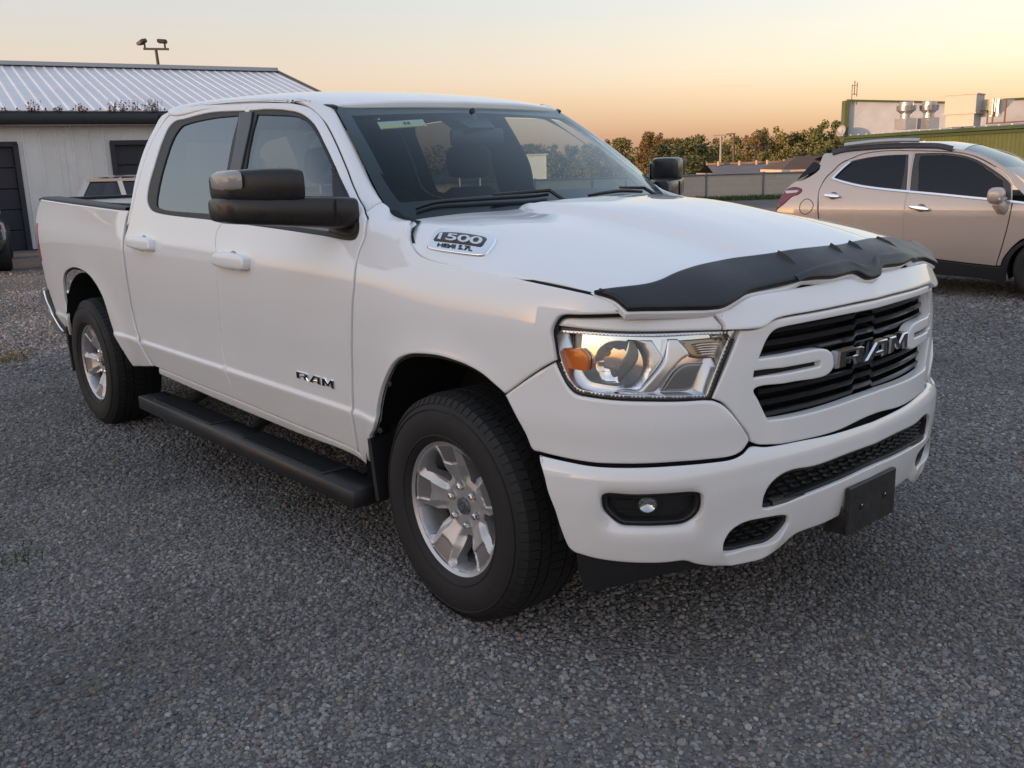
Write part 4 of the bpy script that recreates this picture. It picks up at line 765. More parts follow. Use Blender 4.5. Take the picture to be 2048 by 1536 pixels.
# silver lip below the lower grille and licence plate bracket
P=[(1.13,.522),(1.25,.517),(1.40,.513),(UC,.510),(2*UC-1.40,.513),(2*UC-1.25,.517),(2*UC-1.13,.522)]
ribbon('lower_grille_lip','bumper',P,[(.016,-.03),(.013,-.006),(.003,-.003),(-.003,-.010)],mat('grey_trim',(.10,.098,.092),.35,.2),bmp)
t=MB(); t.box((.988,0,.428),(.016,.304,.162),m=0,b=.004)
t.add([Vector(p) for p in((.980,-.150,.349),(.980,.150,.349),(.980,.150,.42),(.980,-.150,.42),(.905,-.150,.342),(.905,.150,.342),(.955,.150,.47),(.955,-.150,.47))],[(0,4,7,3),(1,2,6,5),(0,1,5,4)],0)
pb=t.build('plate_bracket',mat('bracket_black',(.022,.021,.021),.5,var=.3,vscale=20),bmp)
for yy in(-.075,.075):
    MB().lathe([(.001,-.001),(.008,-.001),(.0085,.0025),(.011,.0025),(.0115,0)],(.996,yy,.43),(1,0,0),16).build('bracket_hole',dark,pb)
    MB().box((.9975,yy+.002,.434),(.004,.007,.007),b=.001).build('bracket_screw',satin,pb)
val=[(a,b,f) for a,b,f in uv('valance')]
for m_ in(0,1): patch('air_dam','bumper',val if m_==0 else mirrored(val,'bumper'),blackp,bmp,off=-.02,e=.004,depth=.03,h=.04)
# badges
bd=patch('engine_badge','hood',uv('badge'),chrome,hd,h=.015,off=.010,e=.005,depth=.010,ds=.006)
patch('badge_plate','hood',uv('badge_plate'),mat('badge_black',(.02,.02,.022),.3),bd,h=.02,off=.0125,e=.001,depth=.003,ds=.006)
def text_on(name,body,quad,fn,hh,m,parent,offset=.0,shear=0.):
    cu_=bpy.data.curves.new('t','FONT'); cu_.body=body; cu_.offset=offset; cu_.space_character=.94; to=bpy.data.objects.new('t',cu_); COL.objects.link(to)
    bpy.context.view_layer.update(); me=to.to_mesh(); V=np.array([v.co[:] for v in me.vertices]); F=[tuple(p.vertices) for p in me.polygons]; to.to_mesh_clear(); bpy.data.objects.remove(to)
    lo,hi=V.min(0),V.max(0); s=(V[:,0]-lo[0])/(hi[0]-lo[0]); t=(V[:,1]-lo[1])/(hi[1]-lo[1]); Q=[np.array(p[:2]) for p in quad]
    ab=Q[0]*((1-s)*(1-t))[:,None]+Q[1]*(s*(1-t))[:,None]+Q[2]*(s*t)[:,None]+Q[3]*((1-s)*t)[:,None]
    n=normals(fn,ab,1); P=fn(ab[:,0],ab[:,1])
    if name=='badge_digits' and n[0][2]<0: n=-n
    W=np.vstack([P+n*hh,P+n*(hh-.003)]); k=len(P)
    ed={}
    for f in F:
        for a,b in zip(f,f[1:]+f[:1]):
            e_=(min(a,b),max(a,b)); ed.setdefault(e_,[]).append((a,b))
    FF=F+[(a,b,b+k,a+k) for e_,l in ed.items() if len(l)==1 for a,b in l]
    return mesh(name,W,FF,m,parent,smooth=False)
text_on('badge_digits','1500',uv('digits'),hood,.0165,mat('badge_white',(.75,.76,.78),.2,.6),bd,.014)
text_on('badge_lettering','HEMI 5.7L',uv('engine_text'),hood,.0125,mat('badge_black'),bd,.008)
dq=[np.array(p[:2]) for p in uv('door_letters')]
def dl(a,b,h):
    p=dq[0]*(1-a)*(1-b)+dq[1]*a*(1-b)+dq[2]*a*b+dq[3]*(1-a)*b; P=p.reshape(1,2); return side(P[:,0],P[:,1])[0]+normals(side,P,1)[0]*h
for ch,x0,x1 in(('R',0,.33),('A',.345,.665),('M',.685,1)): letter('door_letter',ch,x0,x1,dl,-.002,.007,.0025,[mat('letter_dark',(.02,.02,.022),.12,.6),chrome],fdoor)
# door handles
for nm,dd in(('handle_r',rdoor),('handle_f',fdoor)):
    P=uv(nm); c=np.mean([p[:2] for p in P],0)
    hn=patch('door_handle','side',P,white,dd,off=.026,e=.010,depth=.024,h=.012,ds=.006,df=lambda a,b,c=c:.008*np.clip(1-((b-c[1])/.05)**2,0,1))
    patch('handle_shade','side',[tuple(c+np.array(d))+(0,) for d in((-.05,.005),(-.03,.037),(.02,.040),(.045,.005),(.02,-.036),(-.03,-.036))],mat('handle_recess',(.30,.30,.30),.5),dd,off=.0015,e=0,depth=0,h=.02)  # flat grey patch on the door skin: shadow of the hand recess as colour
# mirrors
def loft(st,n=24):
    V=[];F=[]
    for (y,cx,cz,hx_,hz_,pw) in st:
        for k in range(n):
            a=2*math.pi*k/n; ca,sa=math.cos(a),math.sin(a)
            V.append((cx+hx_*math.copysign(abs(ca)**(2/pw),ca),y,cz+hz_*math.copysign(abs(sa)**(2/pw),sa)))
    for j in range(len(st)-1):
        for k in range(n): F.append((j*n+k,j*n+(k+1)%n,(j+1)*n+(k+1)%n,(j+1)*n+k))
    F+=[tuple(range(n)),tuple((len(st)-1)*n+k for k in range(n-1,-1,-1))]
    return V,F
mpl=mat('mirror_black',(.018,.0175,.0175),.30,var=.15,vscale=14)
for sd_ in(-1,1):
    def fl(V): return [(x+.745-.700+(y+.90)*.52,(y if sd_<0 else -y),z) for x,y,z in [(x,-.90+(y+.90)*.80,z) for x,y,z in V]]
    up=[(-1.392,-.78,1.487,.035,.030,3),(-1.386,-.772,1.488,.070,.048,3.6),(-1.36,-.760,1.490,.090,.058,4.4),(-1.25,-.745,1.491,.097,.062,5),(-1.15,-.738,1.491,.097,.062,5),(-1.105,-.737,1.489,.090,.058,4.4),(-1.092,-.737,1.484,.060,.044,3.4)]
    lo_=[(-1.402,-.785,1.408,.04,.028,3),(-1.393,-.775,1.407,.078,.042,3.6),(-1.36,-.762,1.405,.098,.049,4.4),(-1.20,-.745,1.398,.100,.054,4.6),(-1.05,-.735,1.390,.094,.058,4.6),(-.97,-.728,1.385,.086,.060,4.4),(-.92,-.72,1.381,.075,.060,4.2),(-.89,-.71,1.381,.055,.056,4)]
    V,F=loft(lo_); mo=mesh('mirror',fl(V),F,mpl,truck,recalc=True,angle=40)
    V,F=loft(up); mesh('mirror_cap',fl(V),F,mpl,mo,recalc=True,angle=40)
    V,F=loft([(-1.395,-.765,1.506,.03,.020,3),(-1.389,-.757,1.508,.066,.030,3.4),(-1.372,-.748,1.511,.082,.036,4),(-1.345,-.742,1.513,.092,.037,4),(-1.342,-.742,1.513,.06,.02,4)]); mesh('signal_lens',fl(V),F,mat('clear_lens',(.30,.285,.28),.25,coat=.6),mo,recalc=True)
    V,F=loft([(-1.37,-.852,1.455,.004,.06,5),(-1.12,-.842,1.455,.004,.075,5)]); mesh('mirror_glass',fl(V),F,chrome,mo,recalc=True)
    t=MB()
    for yy in(-.985,):
        t.box((-.615,yy if sd_<0 else -yy,1.39),(.008,.004,.09))
    t.build('arm_joint',dark,mo)
# wheels
def wheel(x,yo,rot,sgn,steer=0,gr=.0040):
    """yo: outer flange plane; sgn -1 right side"""
    T=Matrix.Translation((x,sgn*.86,.40))@Matrix.Rotation(steer,4,'Z')@Matrix.Translation((-x,-sgn*.86,-.40))
    def tr(V): return [tuple(T@Vector(v)) for v in V]
    C=Vector((x,0,.40)); out_=Vector((0,sgn,0))
    def pt(r,th,d): # d: depth inward from flange plane
        a=th; return C+Vector((r*math.cos(a),0,r*math.sin(a)))+out_*(yo-d)
    # face: polar height field with five windows
    n5=[rot+k*2*math.pi/5 for k in range(5)]
    holes=[]
    for a0 in n5:
        m=a0+math.pi/5; P=[(r*math.cos(m+d),r*math.sin(m+d)) for r,d in((.106,-.105),(.150,-.18),(.200,-.295),(.2175,-.24),(.2185,0),(.2175,.24),(.200,.295),(.150,.18),(.106,.105))]
        holes.append(resample([np.array(p) for p in P],.006,True))
    outer=np.array([(.2275*math.cos(t_),.2275*math.sin(t_)) for t_ in np.linspace(0,2*math.pi,120,endpoint=False)])
    def face(a,b):
        a=np.atleast_1d(np.asarray(a,float)); b=np.atleast_1d(np.asarray(b,float)); r=np.hypot(a,b); th=np.arctan2(b,a)
        d=np.interp(r,[0,.03,.085,.105,.15,.19,.215,.2275],[.060,.060,.058,.050,.030,.020,.014,.012])
        k=np.round((th-rot)/(2*math.pi/5)); dd=np.abs(th-rot-k*2*math.pi/5)*r
        half=np.interp(r,[.09,.12,.16,.2,.22],[.036,.044,.062,.072,.085]); edge=np.clip((dd-half*.60)/(half*.40),0,1)
        band=np.clip((r-.085)/.03,0,1)*np.clip((.222-r)/.01,0,1)
        d=d+.018*edge*band
        # shallow facet at the outer end of each spoke
        fac=np.clip((r-(.150+.25*dd))/.006,0,1)*np.clip(1-(dd-half*.55)/.004,0,1); d=d+.005*fac
        # lug pocket
        for q_ in range(6):
            an=rot+.26+q_*math.pi/3; rr=np.hypot(a-.0695*math.cos(an),b-.0695*math.sin(an)); d=d+.012*np.clip((.017-rr)/.004,0,1)
        return np.stack([x+a,np.full_like(a,0)+sgn*(yo-d),.40+b],-1)
    IN=[outer if area(outer)>0 else outer[::-1]]+[h_ if area(h_)<0 else h_[::-1] for h_ in holes]
    G=np.stack(np.meshgrid(np.arange(-.225,.226,gr),np.arange(-.225,.226,gr),indexing='ij'),-1).reshape(-1,2); kp=inside(IN[0],G)&(np.hypot(G[:,0],G[:,1])<.2245)
    for h_ in IN[1:]: kp&=~inside(inset(h_,.003),G)
    G=G[kp]; V2=[];E=[];FS=[]
    for q_ in IN:
        n0=len(V2); n=len(q_); V2+=[Vector(map(float,p)) for p in q_]; E+=[(n0+i,n0+(i+1)%n) for i in range(n)]; FS.append(list(range(n0,n0+n)))
    V2+=[Vector(map(float,p)) for p in G]; ab,F,inv=cdt(V2,E,IN)
    V=list(face(ab[:,0],ab[:,1]))
    r=np.hypot(ab[:,0],ab[:,1]); th=np.arctan2(ab[:,1],ab[:,0]); k=np.round((th-rot)/(2*math.pi/5)); dd=np.abs(th-rot-k*2*math.pi/5)*r
    half=np.interp(r,[.09,.12,.16,.2,.22],[.036,.044,.062,.072,.085]); ism=(r>.150+.25*dd)&(dd<half*.58)&(r<.221)
    M=[1 if all(ism[i] for i in f) else 0 for f in F]; st=0
    for q_ in IN:
        n=len(q_); prev=[inv[st+i] for i in range(n)]; st+=n
        if st==len(IN[0]): continue
        P3=face(q_[:,0]*.985,q_[:,1]*.985)-np.array([0,sgn*.045,0]); i0=len(V); V+=list(P3)
        for i in range(n): F.append((prev[i],i0+i,i0+(i+1)%n,prev[(i+1)%n])); M.append(0)
    # flange lip and barrel
    mb=MB(); mb.lathe([(.2275,.012),(.236,.004),(.2445,.0),(.2455,.006),(.240,.016),(.2300,.020),(.222,.03),(.214,.10),(.206,.17),(.214,.215)],C+out_*yo,-out_,96)
    n0=len(V); V+=mb.V; F+=[tuple(i+n0 for i in f) for f in mb.F]; M+=[0]*len(mb.F)
    wh=mesh('wheel',tr(V),F,[alloy,alloyd],truck,mi=M,angle=28,recalc=True)
    t=MB(); t.lathe([(.001,.110),(.195,.110),(.2,.16)],C+out_*yo,-out_,40); mesh('brake_drum',tr(t.V),t.F,mat('brake_iron',(.02,.018,.017),.7,.2),wh)
    t=MB(); t.lathe([(.001,.046),(.018,.0465),(.0285,.049),(.031,.053),(.032,.062)],C+out_*yo,-out_,40); hc=mesh('hub_cap',tr(t.V),t.F,mat('cap_grey',(.20,.21,.23),.25,.7),wh,recalc=True)
    # ram emblem on the cap: shield with horns
    def ce(p): return [tuple(C+Vector((a*.019,0,b*.019))+out_*(yo-.0445)) for a,b in p]
    em=MB()
    for sx in(-1,1):
        em.add(ce([(sx*.02,-.85),(sx*.30,-.35),(sx*.28,.35),(sx*.02,.55)]),[(0,1,2,3)])
        em.add(ce([(sx*.30,.55),(sx*.75,.62),(sx*.85,.1),(sx*.6,-.35),(sx*.42,-.2),(sx*.60,.1),(sx*.52,.32),(sx*.30,.30)]),[(0,1,6,7),(1,2,5,6),(2,3,4,5)])
    mesh('cap_emblem',tr(em.V),em.F,chrome,hc)
    for q_ in range(6):
        an=rot+.26+q_*math.pi/3; c=C+Vector((.0695*math.cos(an),0,.0695*math.sin(an)))+out_*(yo-.072)
        t=MB(); t.lathe([(.0125,0),(.0125,.020),(.0115,.026),(.007,.030),(.0005,.0305)],c,out_,6); mesh('lug_nut',tr(t.V),t.F,chrome,wh,smooth=False,recalc=True)
    # tyre
    b=yo; W_=.272; rr=[(.232,.010),(.245,-.006),(.262,-.016),(.300,-.024),(.335,-.022),(.362,-.012),(.383,.004),(.392,.016),(.394,.03)]
    prof=rr+[(.3945,.09),(.395,.135)]+[(r_,.270-d_) for r_,d_ in rr[::-1]]
    t=MB(); t.lathe([(r_,d_) for r_,d_ in prof],C+out_*yo,-out_,96); ty=mesh('tyre',tr(t.V),t.F,rubber,wh,recalc=True)
    # sidewall rings
    t=MB()
    for r_,d_ in((.262,-.017),(.352,-.019)): t.lathe([(r_-.003,d_+.001),(r_-.001,d_-.0015),(r_+.002,d_-.0012),(r_+.004,d_+.001)],C+out_*yo,-out_,96)
    mesh('sidewall_ring',tr(t.V),t.F,rubber,ty)
    t=MB(); NP=76
    ribs=[(.008,.050),(.058,.095),(.103,.167),(.175,.212),(.220,.262)]
    for j,(d0,d1) in enumerate(ribs):
        for k in range(NP):
            sk=.5*(j%2); a0=2*math.pi*(k+sk)/NP; a1=a0+2*math.pi/NP*(.86 if j in(0,4) else .9); sl=.022*(1 if j%2 else -1)*(1 if 0<j<4 else .3)
            V=[]
            for r_ in(.390,.4015):
                for a,dq in((a0,d0),(a1,d0),(a1,d1),(a0,d1)):
                    rr_=r_-(.010 if (j==0 and dq==d0) or (j==4 and dq==d1) else 0)*(1 if r_>.395 else .4)
                    aa=a+(sl if dq==d1 else 0); V.append(C+Vector((rr_*math.cos(aa),0,rr_*math.sin(aa)))+out_*(yo-dq))
            t.add(V,[(4,5,6,7),(0,1,5,4),(1,2,6,5),(2,3,7,6),(3,0,4,7)])
        # sipes are the gaps; shoulder lugs run down the sidewall
    for k in range(NP):
        a0=2*math.pi*k/NP; a1=a0+2*math.pi/NP*.84
        for sgd in(0,1):
            V=[]
            for r_,d_,l in((.393,.009,.0),(.372,-.0065,.0035)):
                dd_=(d_-l) if sgd==0 else .270-(d_-l)
                for a in(a0,a1): V.append(C+Vector((r_*math.cos(a),0,r_*math.sin(a)))+out_*(yo-dd_))
            t.add(V,[(0,1,3,2)])
    mesh('tread',tr(t.V),t.F,rubber,ty,smooth=False)
    return wh
wheel(0,.985,R(28),-1,R(-.8)); wheel(-3.672,.985,R(48),-1); wheel(0,.985,R(10),1,R(-.8),.009); wheel(-3.672,.985,R(70),1,0,.009)
# wheel-arch liners, mud flaps
for sd_ in(-1,1):
    for cx,rr,off_ in((-.01,.53,0),(-3.66,.545,0)):
        V=[];n=28
        for yy in(.975,.56):
            for k in range(n+1):
                a=R(2)+R(184)*k/n; V.append((cx+rr*math.cos(a),sd_*yy,.42+rr*math.sin(a)))
        F=[(k,k+1,n+2+k,n+1+k) for k in range(n)]+[tuple(range(n+1,2*n+2))]
        mesh('wheel_arch_liner',V,F,mat('liner',(.012,.012,.012),.85),truck)
    MB().box((-.475,sd_*.87,.435),(.02,.24,.25),Matrix.Rotation(R(-8),3,'Y'),b=.004).build('mud_flap',blackp,truck)
    MB().box((-4.19,sd_*.86,.42),(.02,.24,.30),Matrix.Rotation(R(-8),3,'Y'),b=.004).build('mud_flap',blackp,truck)
    # front lip flange of the arches with push pins
    t=MB()
    for x,z in((-.425,.60),(-.345,.79)): t.lathe([(.001,.004),(.010,.003),(.012,0)],(x+.012,sd_*.985,z),(.5,sd_,0),12)
    t.build('push_pin',trim,truck)
    # running board: box section, two grip pads, brackets
    t=MB(); t.box((-1.66,sd_*.965,.307),(2.24,.155,.074),b=.006); rb=t.build('running_board',mat('board_black',(.020,.0205,.022),.42,var=.2,vscale=10),truck,angle=50)
    for x0,x1 in((-2.62,-1.88),(-1.55,-.80)):
        t=MB(); t.box(((x0+x1)/2,sd_*.955,.3465),(x1-x0,.125,.006),b=.002)
        k=x0+.02
        while k<x1-.02:
            t.box((k,sd_*.955,.351),(.007,.115,.005)); k+=.021
        t.build('grip_pad',mat('pad_black',(.017,.017,.018),.65),rb,angle=20)
    for x in(-2.45,-1.70,-.72): MB().beam((x,sd_*.60,.44),(x,sd_*.93,.315),.05,.03).build('board_bracket',blackp,rb)
# bed box, caps, tailgate, tail lamps, rear bumper
bx0,bx1=-4.60,-2.93
t=MB(); t.box(((bx0+bx1)/2,0,.94),(bx1-bx0,1.66,.02)); 
for sd_ in(-1,1): t.box(((bx0+bx1)/2,sd_*.85,1.165),(bx1-bx0,.03,.44))
t.box((bx1+.01,0,1.15),(.03,1.70,.42)); t.build('bed_liner',mat('liner_black',(.02,.02,.021),.7,var=.2,vscale=20),truck)
for sd_ in(-1,1):
    xs=np.linspace(-4.62,-2.94,20); zt=np.interp(xs,[-4.62,-4.551,-2.908],[1.392,1.4015,1.354]); wy=side_w(xs,zt-.005)
    V=[]
    for o,dz in((-.003,-.006),(-.004,.008),(-.014,.015),(-.115,.015),(-.125,.0),(-.125,-.06)): V+=[(x,sd_*(w_+o),z+dz) for x,w_,z in zip(xs,wy,zt)]
    n=len(xs); F=[(j*n+i,j*n+i+1,(j+1)*n+i+1,(j+1)*n+i) for j in range(5) for i in range(n-1)]
    mesh('bed_rail_cap',V,F,mat('cap_black',(.030,.030,.032),.55),truck,angle=50)
    tl=[(a,b,f) for a,b,f in uv('tail_lamp')]
    f_=(lambda a,b:side(a,b)) if sd_<0 else (lambda a,b:side(a,b)*np.array([1,-1,1]))
    patch('tail_lamp',f_,tl,redlens,truck,off=.003 if sd_<0 else -.003,e=.003,depth=.02,h=.03)
t=MB(); t.box((-4.66,0,1.16),(.07,1.60,.46),b=.015); tg=t.build('tailgate',white,truck,angle=50)
MB().box((-4.655,0,1.395),(.085,1.60,.018),b=.006).build('tailgate_cap',mat('cap_black'),tg)
for m_ in(0,1):
    f_=(lambda a,b:side(a,b)) if m_==0 else (lambda a,b:side(a,b)*np.array([1,-1,1])); sg_=1 if m_==0 else -1
    patch('rear_bumper',f_,uv('rear_bumper'),chrome,truck,off=.016*sg_,e=.008,depth=.02,h=.03)
    patch('bumper_end_cap',f_,uv('bumper_cap'),blackp,truck,off=.010*sg_,e=.005,depth=.02,h=.03)
t=MB(); t.box((-4.70,0,.64),(.12,1.74,.22),b=.03); t.build('rear_bumper_bar',chrome,truck,angle=50)
# underbody, engine bay and cab shell: dark masses behind the gaps
t=MB(); t.box((-1.9,0,.47),(5.0,1.1,.16)); t.box((-1.65,0,.54),(2.4,1.78,.10)); t.box((.28,0,.80),(.9,1.06,.56)); t.box((-3.72,0,.85),(1.60,1.05,.14)); t.build('underbody',dark,truck)
t=MB(); t.tube([(0,-.8,.40),(0,.8,.40)],.05,10); t.tube([(-3.672,-.8,.40),(-3.672,.8,.40)],.055,10); t.build('axle',dark,truck)
t=MB(); t.box((-2.895,0,.95),(.02,1.80,.78)); 
t.build('cab_back',interior,truck)
P=[(-2.875,y,z) for y,z in((-.915,1.32),(.915,1.32),(.715,1.86),(-.715,1.86))]; Q=[(-2.875,y,z) for y,z in((-.62,1.44),(.62,1.44),(.56,1.78),(-.56,1.78))]
mesh('cab_back_frame',P+Q,[(0,1,5,4),(1,2,6,5),(2,3,7,6),(3,0,4,7)],interior,truck,smooth=False); mesh('rear_screen',Q,[(0,1,2,3)],sideglass,truck,smooth=False)
# interior
t=MB(); t.box((-1.75,0,.60),(2.2,1.8,.04)); t.build('cab_floor',interior,truck)
V=[];prof=[(-.36,1.315),(-.50,1.325),(-.68,1.30),(-.80,1.25),(-.84,1.15),(-.80,.85)]
ysd=np.linspace(-.86,.86,25)
for x,z in prof: V+=[(x-.05*(abs(y)/.86)**2*0,y,z+(.035*math.exp(-((y-.42)/.2)**2) if z>1.2 and x>-.82 else 0)-.02*(abs(y)/.86)**4) for y in ysd]
n=len(ysd); mesh('dashboard',V,[(j*n+i,j*n+i+1,(j+1)*n+i+1,(j+1)*n+i) for j in range(len(prof)-1) for i in range(n-1)],mat('dash',(.016,.0165,.017),.6,bump=.2,bscale=200),truck,angle=60)
for sy in(-.42,.42):
    st=[(.95,-1.42,.24,.09),(1.15,-1.50,.25,.085),(1.30,-1.55,.22,.075),(1.40,-1.57,.17,.055),(1.43,-1.575,.12,.03)]
    V=[];n=20
    for z,x,hy,hx_ in st:
        for k in range(n):
            a=2*math.pi*k/n; ca,sa=math.cos(a),math.sin(a); V.append((x+hx_*math.copysign(abs(ca)**.6,ca),sy+hy*math.copysign(abs(sa)**.6,sa),z))
    F=[(j*n+k,j*n+(k+1)%n,(j+1)*n+(k+1)%n,(j+1)*n+k) for j in range(len(st)-1) for k in range(n)]+[tuple((len(st)-1)*n+k for k in range(n))]
    se=mesh('seat',V,F,interior,truck,recalc=True,angle=60)
    MB().box((-1.27,sy,.90),(.52,.50,.18),b=.05).build('seat_cushion',interior,se,angle=60)
    st=[(1.475,.06,.05),(1.485,.10,.075),(1.53,.125,.085),(1.60,.125,.08),(1.635,.11,.06),(1.645,.06,.03)]; V=[]
    for z,hy,hx_ in st:
        for k in range(n):
            a=2*math.pi*k/n; ca,sa=math.cos(a),math.sin(a); V.append((-1.58+hx_*math.copysign(abs(ca)**.7,ca),sy+hy*math.copysign(abs(sa)**.7,sa),z))
    F=[(j*n+k,j*n+(k+1)%n,(j+1)*n+(k+1)%n,(j+1)*n+k) for j in range(len(st)-1) for k in range(n)]+[tuple((len(st)-1)*n+k for k in range(n))]
    mesh('headrest',V,F,interior,se,recalc=True,angle=60)
    for dy in(-.07,.07): MB().tube([(-1.58,sy+dy,1.41),(-1.58,sy+dy,1.49)],.007,8).build('headrest_post',satin,se)
MB().box((-2.55,0,1.12),(.22,1.5,.55),Matrix.Rotation(R(-12),3,'Y'),b=.06).build('rear_seat',interior,truck,angle=60)
t=MB(); c=Vector((-.98,.40,1.21)); ax=Vector((-.75,0,.55)).normalized(); e1=Vector((0,1,0)); e2=ax.cross(e1)
t.tube([c+(e1*math.cos(a)+e2*math.sin(a))*.19 for a in np.linspace(0,2*math.pi,41)],.016,10,cap=False)
t.beam(c-e1*.18,c+e1*.18,.05,.02,up=ax); t.lathe([(.001,.03),(.06,.025),(.075,-.02)],c,ax,20); t.tube([c,c-ax*.35],.03,8)
t.build('steering_wheel',mat('wheel_leather',(.02,.02,.021),.45),truck)
t=MB(); t.box((-.99,.0,1.665),(.035,.26,.075),Matrix.Rotation(R(-14),3,'Z'),b=.016); t.tube([(-.985,0,1.68),(-1.02,0,1.79)],.012,8); mr=t.build('rear_view_mirror',blackp,truck,angle=50)
q=[(-1.115,-.13,1.812),(-1.115,.13,1.812),(-.95,.075,1.705),(-.95,-.075,1.705)]
t=MB(); t.add([Vector(p) for p in q]+[Vector(p)+Vector((-.05,0,-.035)) for p in q],[(0,1,2,3),(4,5,6,7),(0,1,5,4),(1,2,6,5),(2,3,7,6),(3,0,4,7)]); t.build('camera_housing',blackp,mr,smooth=False)

# ================================================================== ground and terrain
def terrain(x,y):
    lat=(np.asarray(x)-CO[0])*CRT[0]+(np.asarray(y)-CO[1])*CRT[1]; D=(np.asarray(x)-CO[0])*CF[0]+(np.asarray(y)-CO[1])*CF[1]
    t=np.clip((D-36.5)/22,0,1); return -4.2*t*t*(3-2*t)*np.clip((lat+4)/6,0,1)
def gravel_material():
    m=bpy.data.materials.new('gravel_ground'); m.use_nodes=True; nt=m.node_tree; b=nt.nodes['Principled BSDF']; N=nt.nodes.new; L=nt.links.new
    tc=N('ShaderNodeTexCoord'); v=N('ShaderNodeTexVoronoi'); v.inputs['Scale'].default_value=70; v2=N('ShaderNodeTexVoronoi'); v2.inputs['Scale'].default_value=27
    n=N('ShaderNodeTexNoise'); n.inputs['Scale'].default_value=.45; n.inputs['Detail'].default_value=7; n.inputs['Roughness'].default_value=.62
    for q in(v,v2,n): L(tc.outputs['Object'],q.inputs['Vector'])
    r=N('ShaderNodeValToRGB'); e=r.color_ramp.elements; e[0].color=(.095,.089,.086,1); e[1].color=(.33,.31,.29,1); e[0].position=.1; e[1].position=.95
    k=r.color_ramp.elements.new(.5); k.color=(.175,.164,.157,1); k=r.color_ramp.elements.new(.8); k.color=(.19,.158,.13,1)
    L(v.outputs['Color'],r.inputs[0])
    r2=N('ShaderNodeMapRange'); r2.inputs['From Min'].default_value=.3; r2.inputs['From Max'].default_value=.7; r2.inputs['To Min'].default_value=.72; r2.inputs['To Max'].default_value=1.28; L(n.outputs[0],r2.inputs[0])
    sc=N('ShaderNodeVectorMath'); sc.operation='SCALE'; L(r.outputs[0],sc.inputs[0]); L(r2.outputs[0],sc.inputs['Scale'])
    # sandy, dusty patches
    n3=N('ShaderNodeTexNoise'); n3.inputs['Scale'].default_value=1.3; n3.inputs['Detail'].default_value=5; L(tc.outputs['Object'],n3.inputs['Vector'])
    mr=N('ShaderNodeMapRange'); mr.inputs['From Min'].default_value=.56; mr.inputs['From Max'].default_value=.74; mr.inputs['To Max'].default_value=.45; L(n3.outputs[0],mr.inputs[0])
    mx=N('ShaderNodeMix'); mx.data_type='RGBA'; mx.inputs['B'].default_value=(.16,.128,.10,1); L(mr.outputs[0],mx.inputs['Factor']); L(sc.outputs[0],mx.inputs['A']); L(mx.outputs['Result'],b.inputs['Base Color'])
    b.inputs['Roughness'].default_value=.92; b.inputs['Specular IOR Level'].default_value=.25
    ad=N('ShaderNodeMath'); ad.operation='ADD'; L(v.outputs['Distance'],ad.inputs[0]); L(v2.outputs['Distance'],ad.inputs[1])
    bp=N('ShaderNodeBump'); bp.inputs['Strength'].default_value=1; bp.inputs['Distance'].default_value=.012; bp.invert=True; L(ad.outputs[0],bp.inputs['Height']); L(bp.outputs[0],b.inputs['Normal'])
    return m
GM=gravel_material()
xs=np.unique(np.r_[np.linspace(-700,700,29),np.linspace(-80,40,61)]); V=[];F=[]
X,Y=np.meshgrid(xs,np.unique(np.r_[np.linspace(-700,700,29),np.linspace(-30,90,61)]),indexing='ij')
V=np.stack([X,Y,terrain(X,Y)],-1).reshape(-1,3); ny=X.shape[1]
F=[(i*ny+j,(i+1)*ny+j,(i+1)*ny+j+1,i*ny+j+1) for i in range(X.shape[0]-1) for j in range(ny-1)]
mesh('ground',V,F,GM,kind='structure')
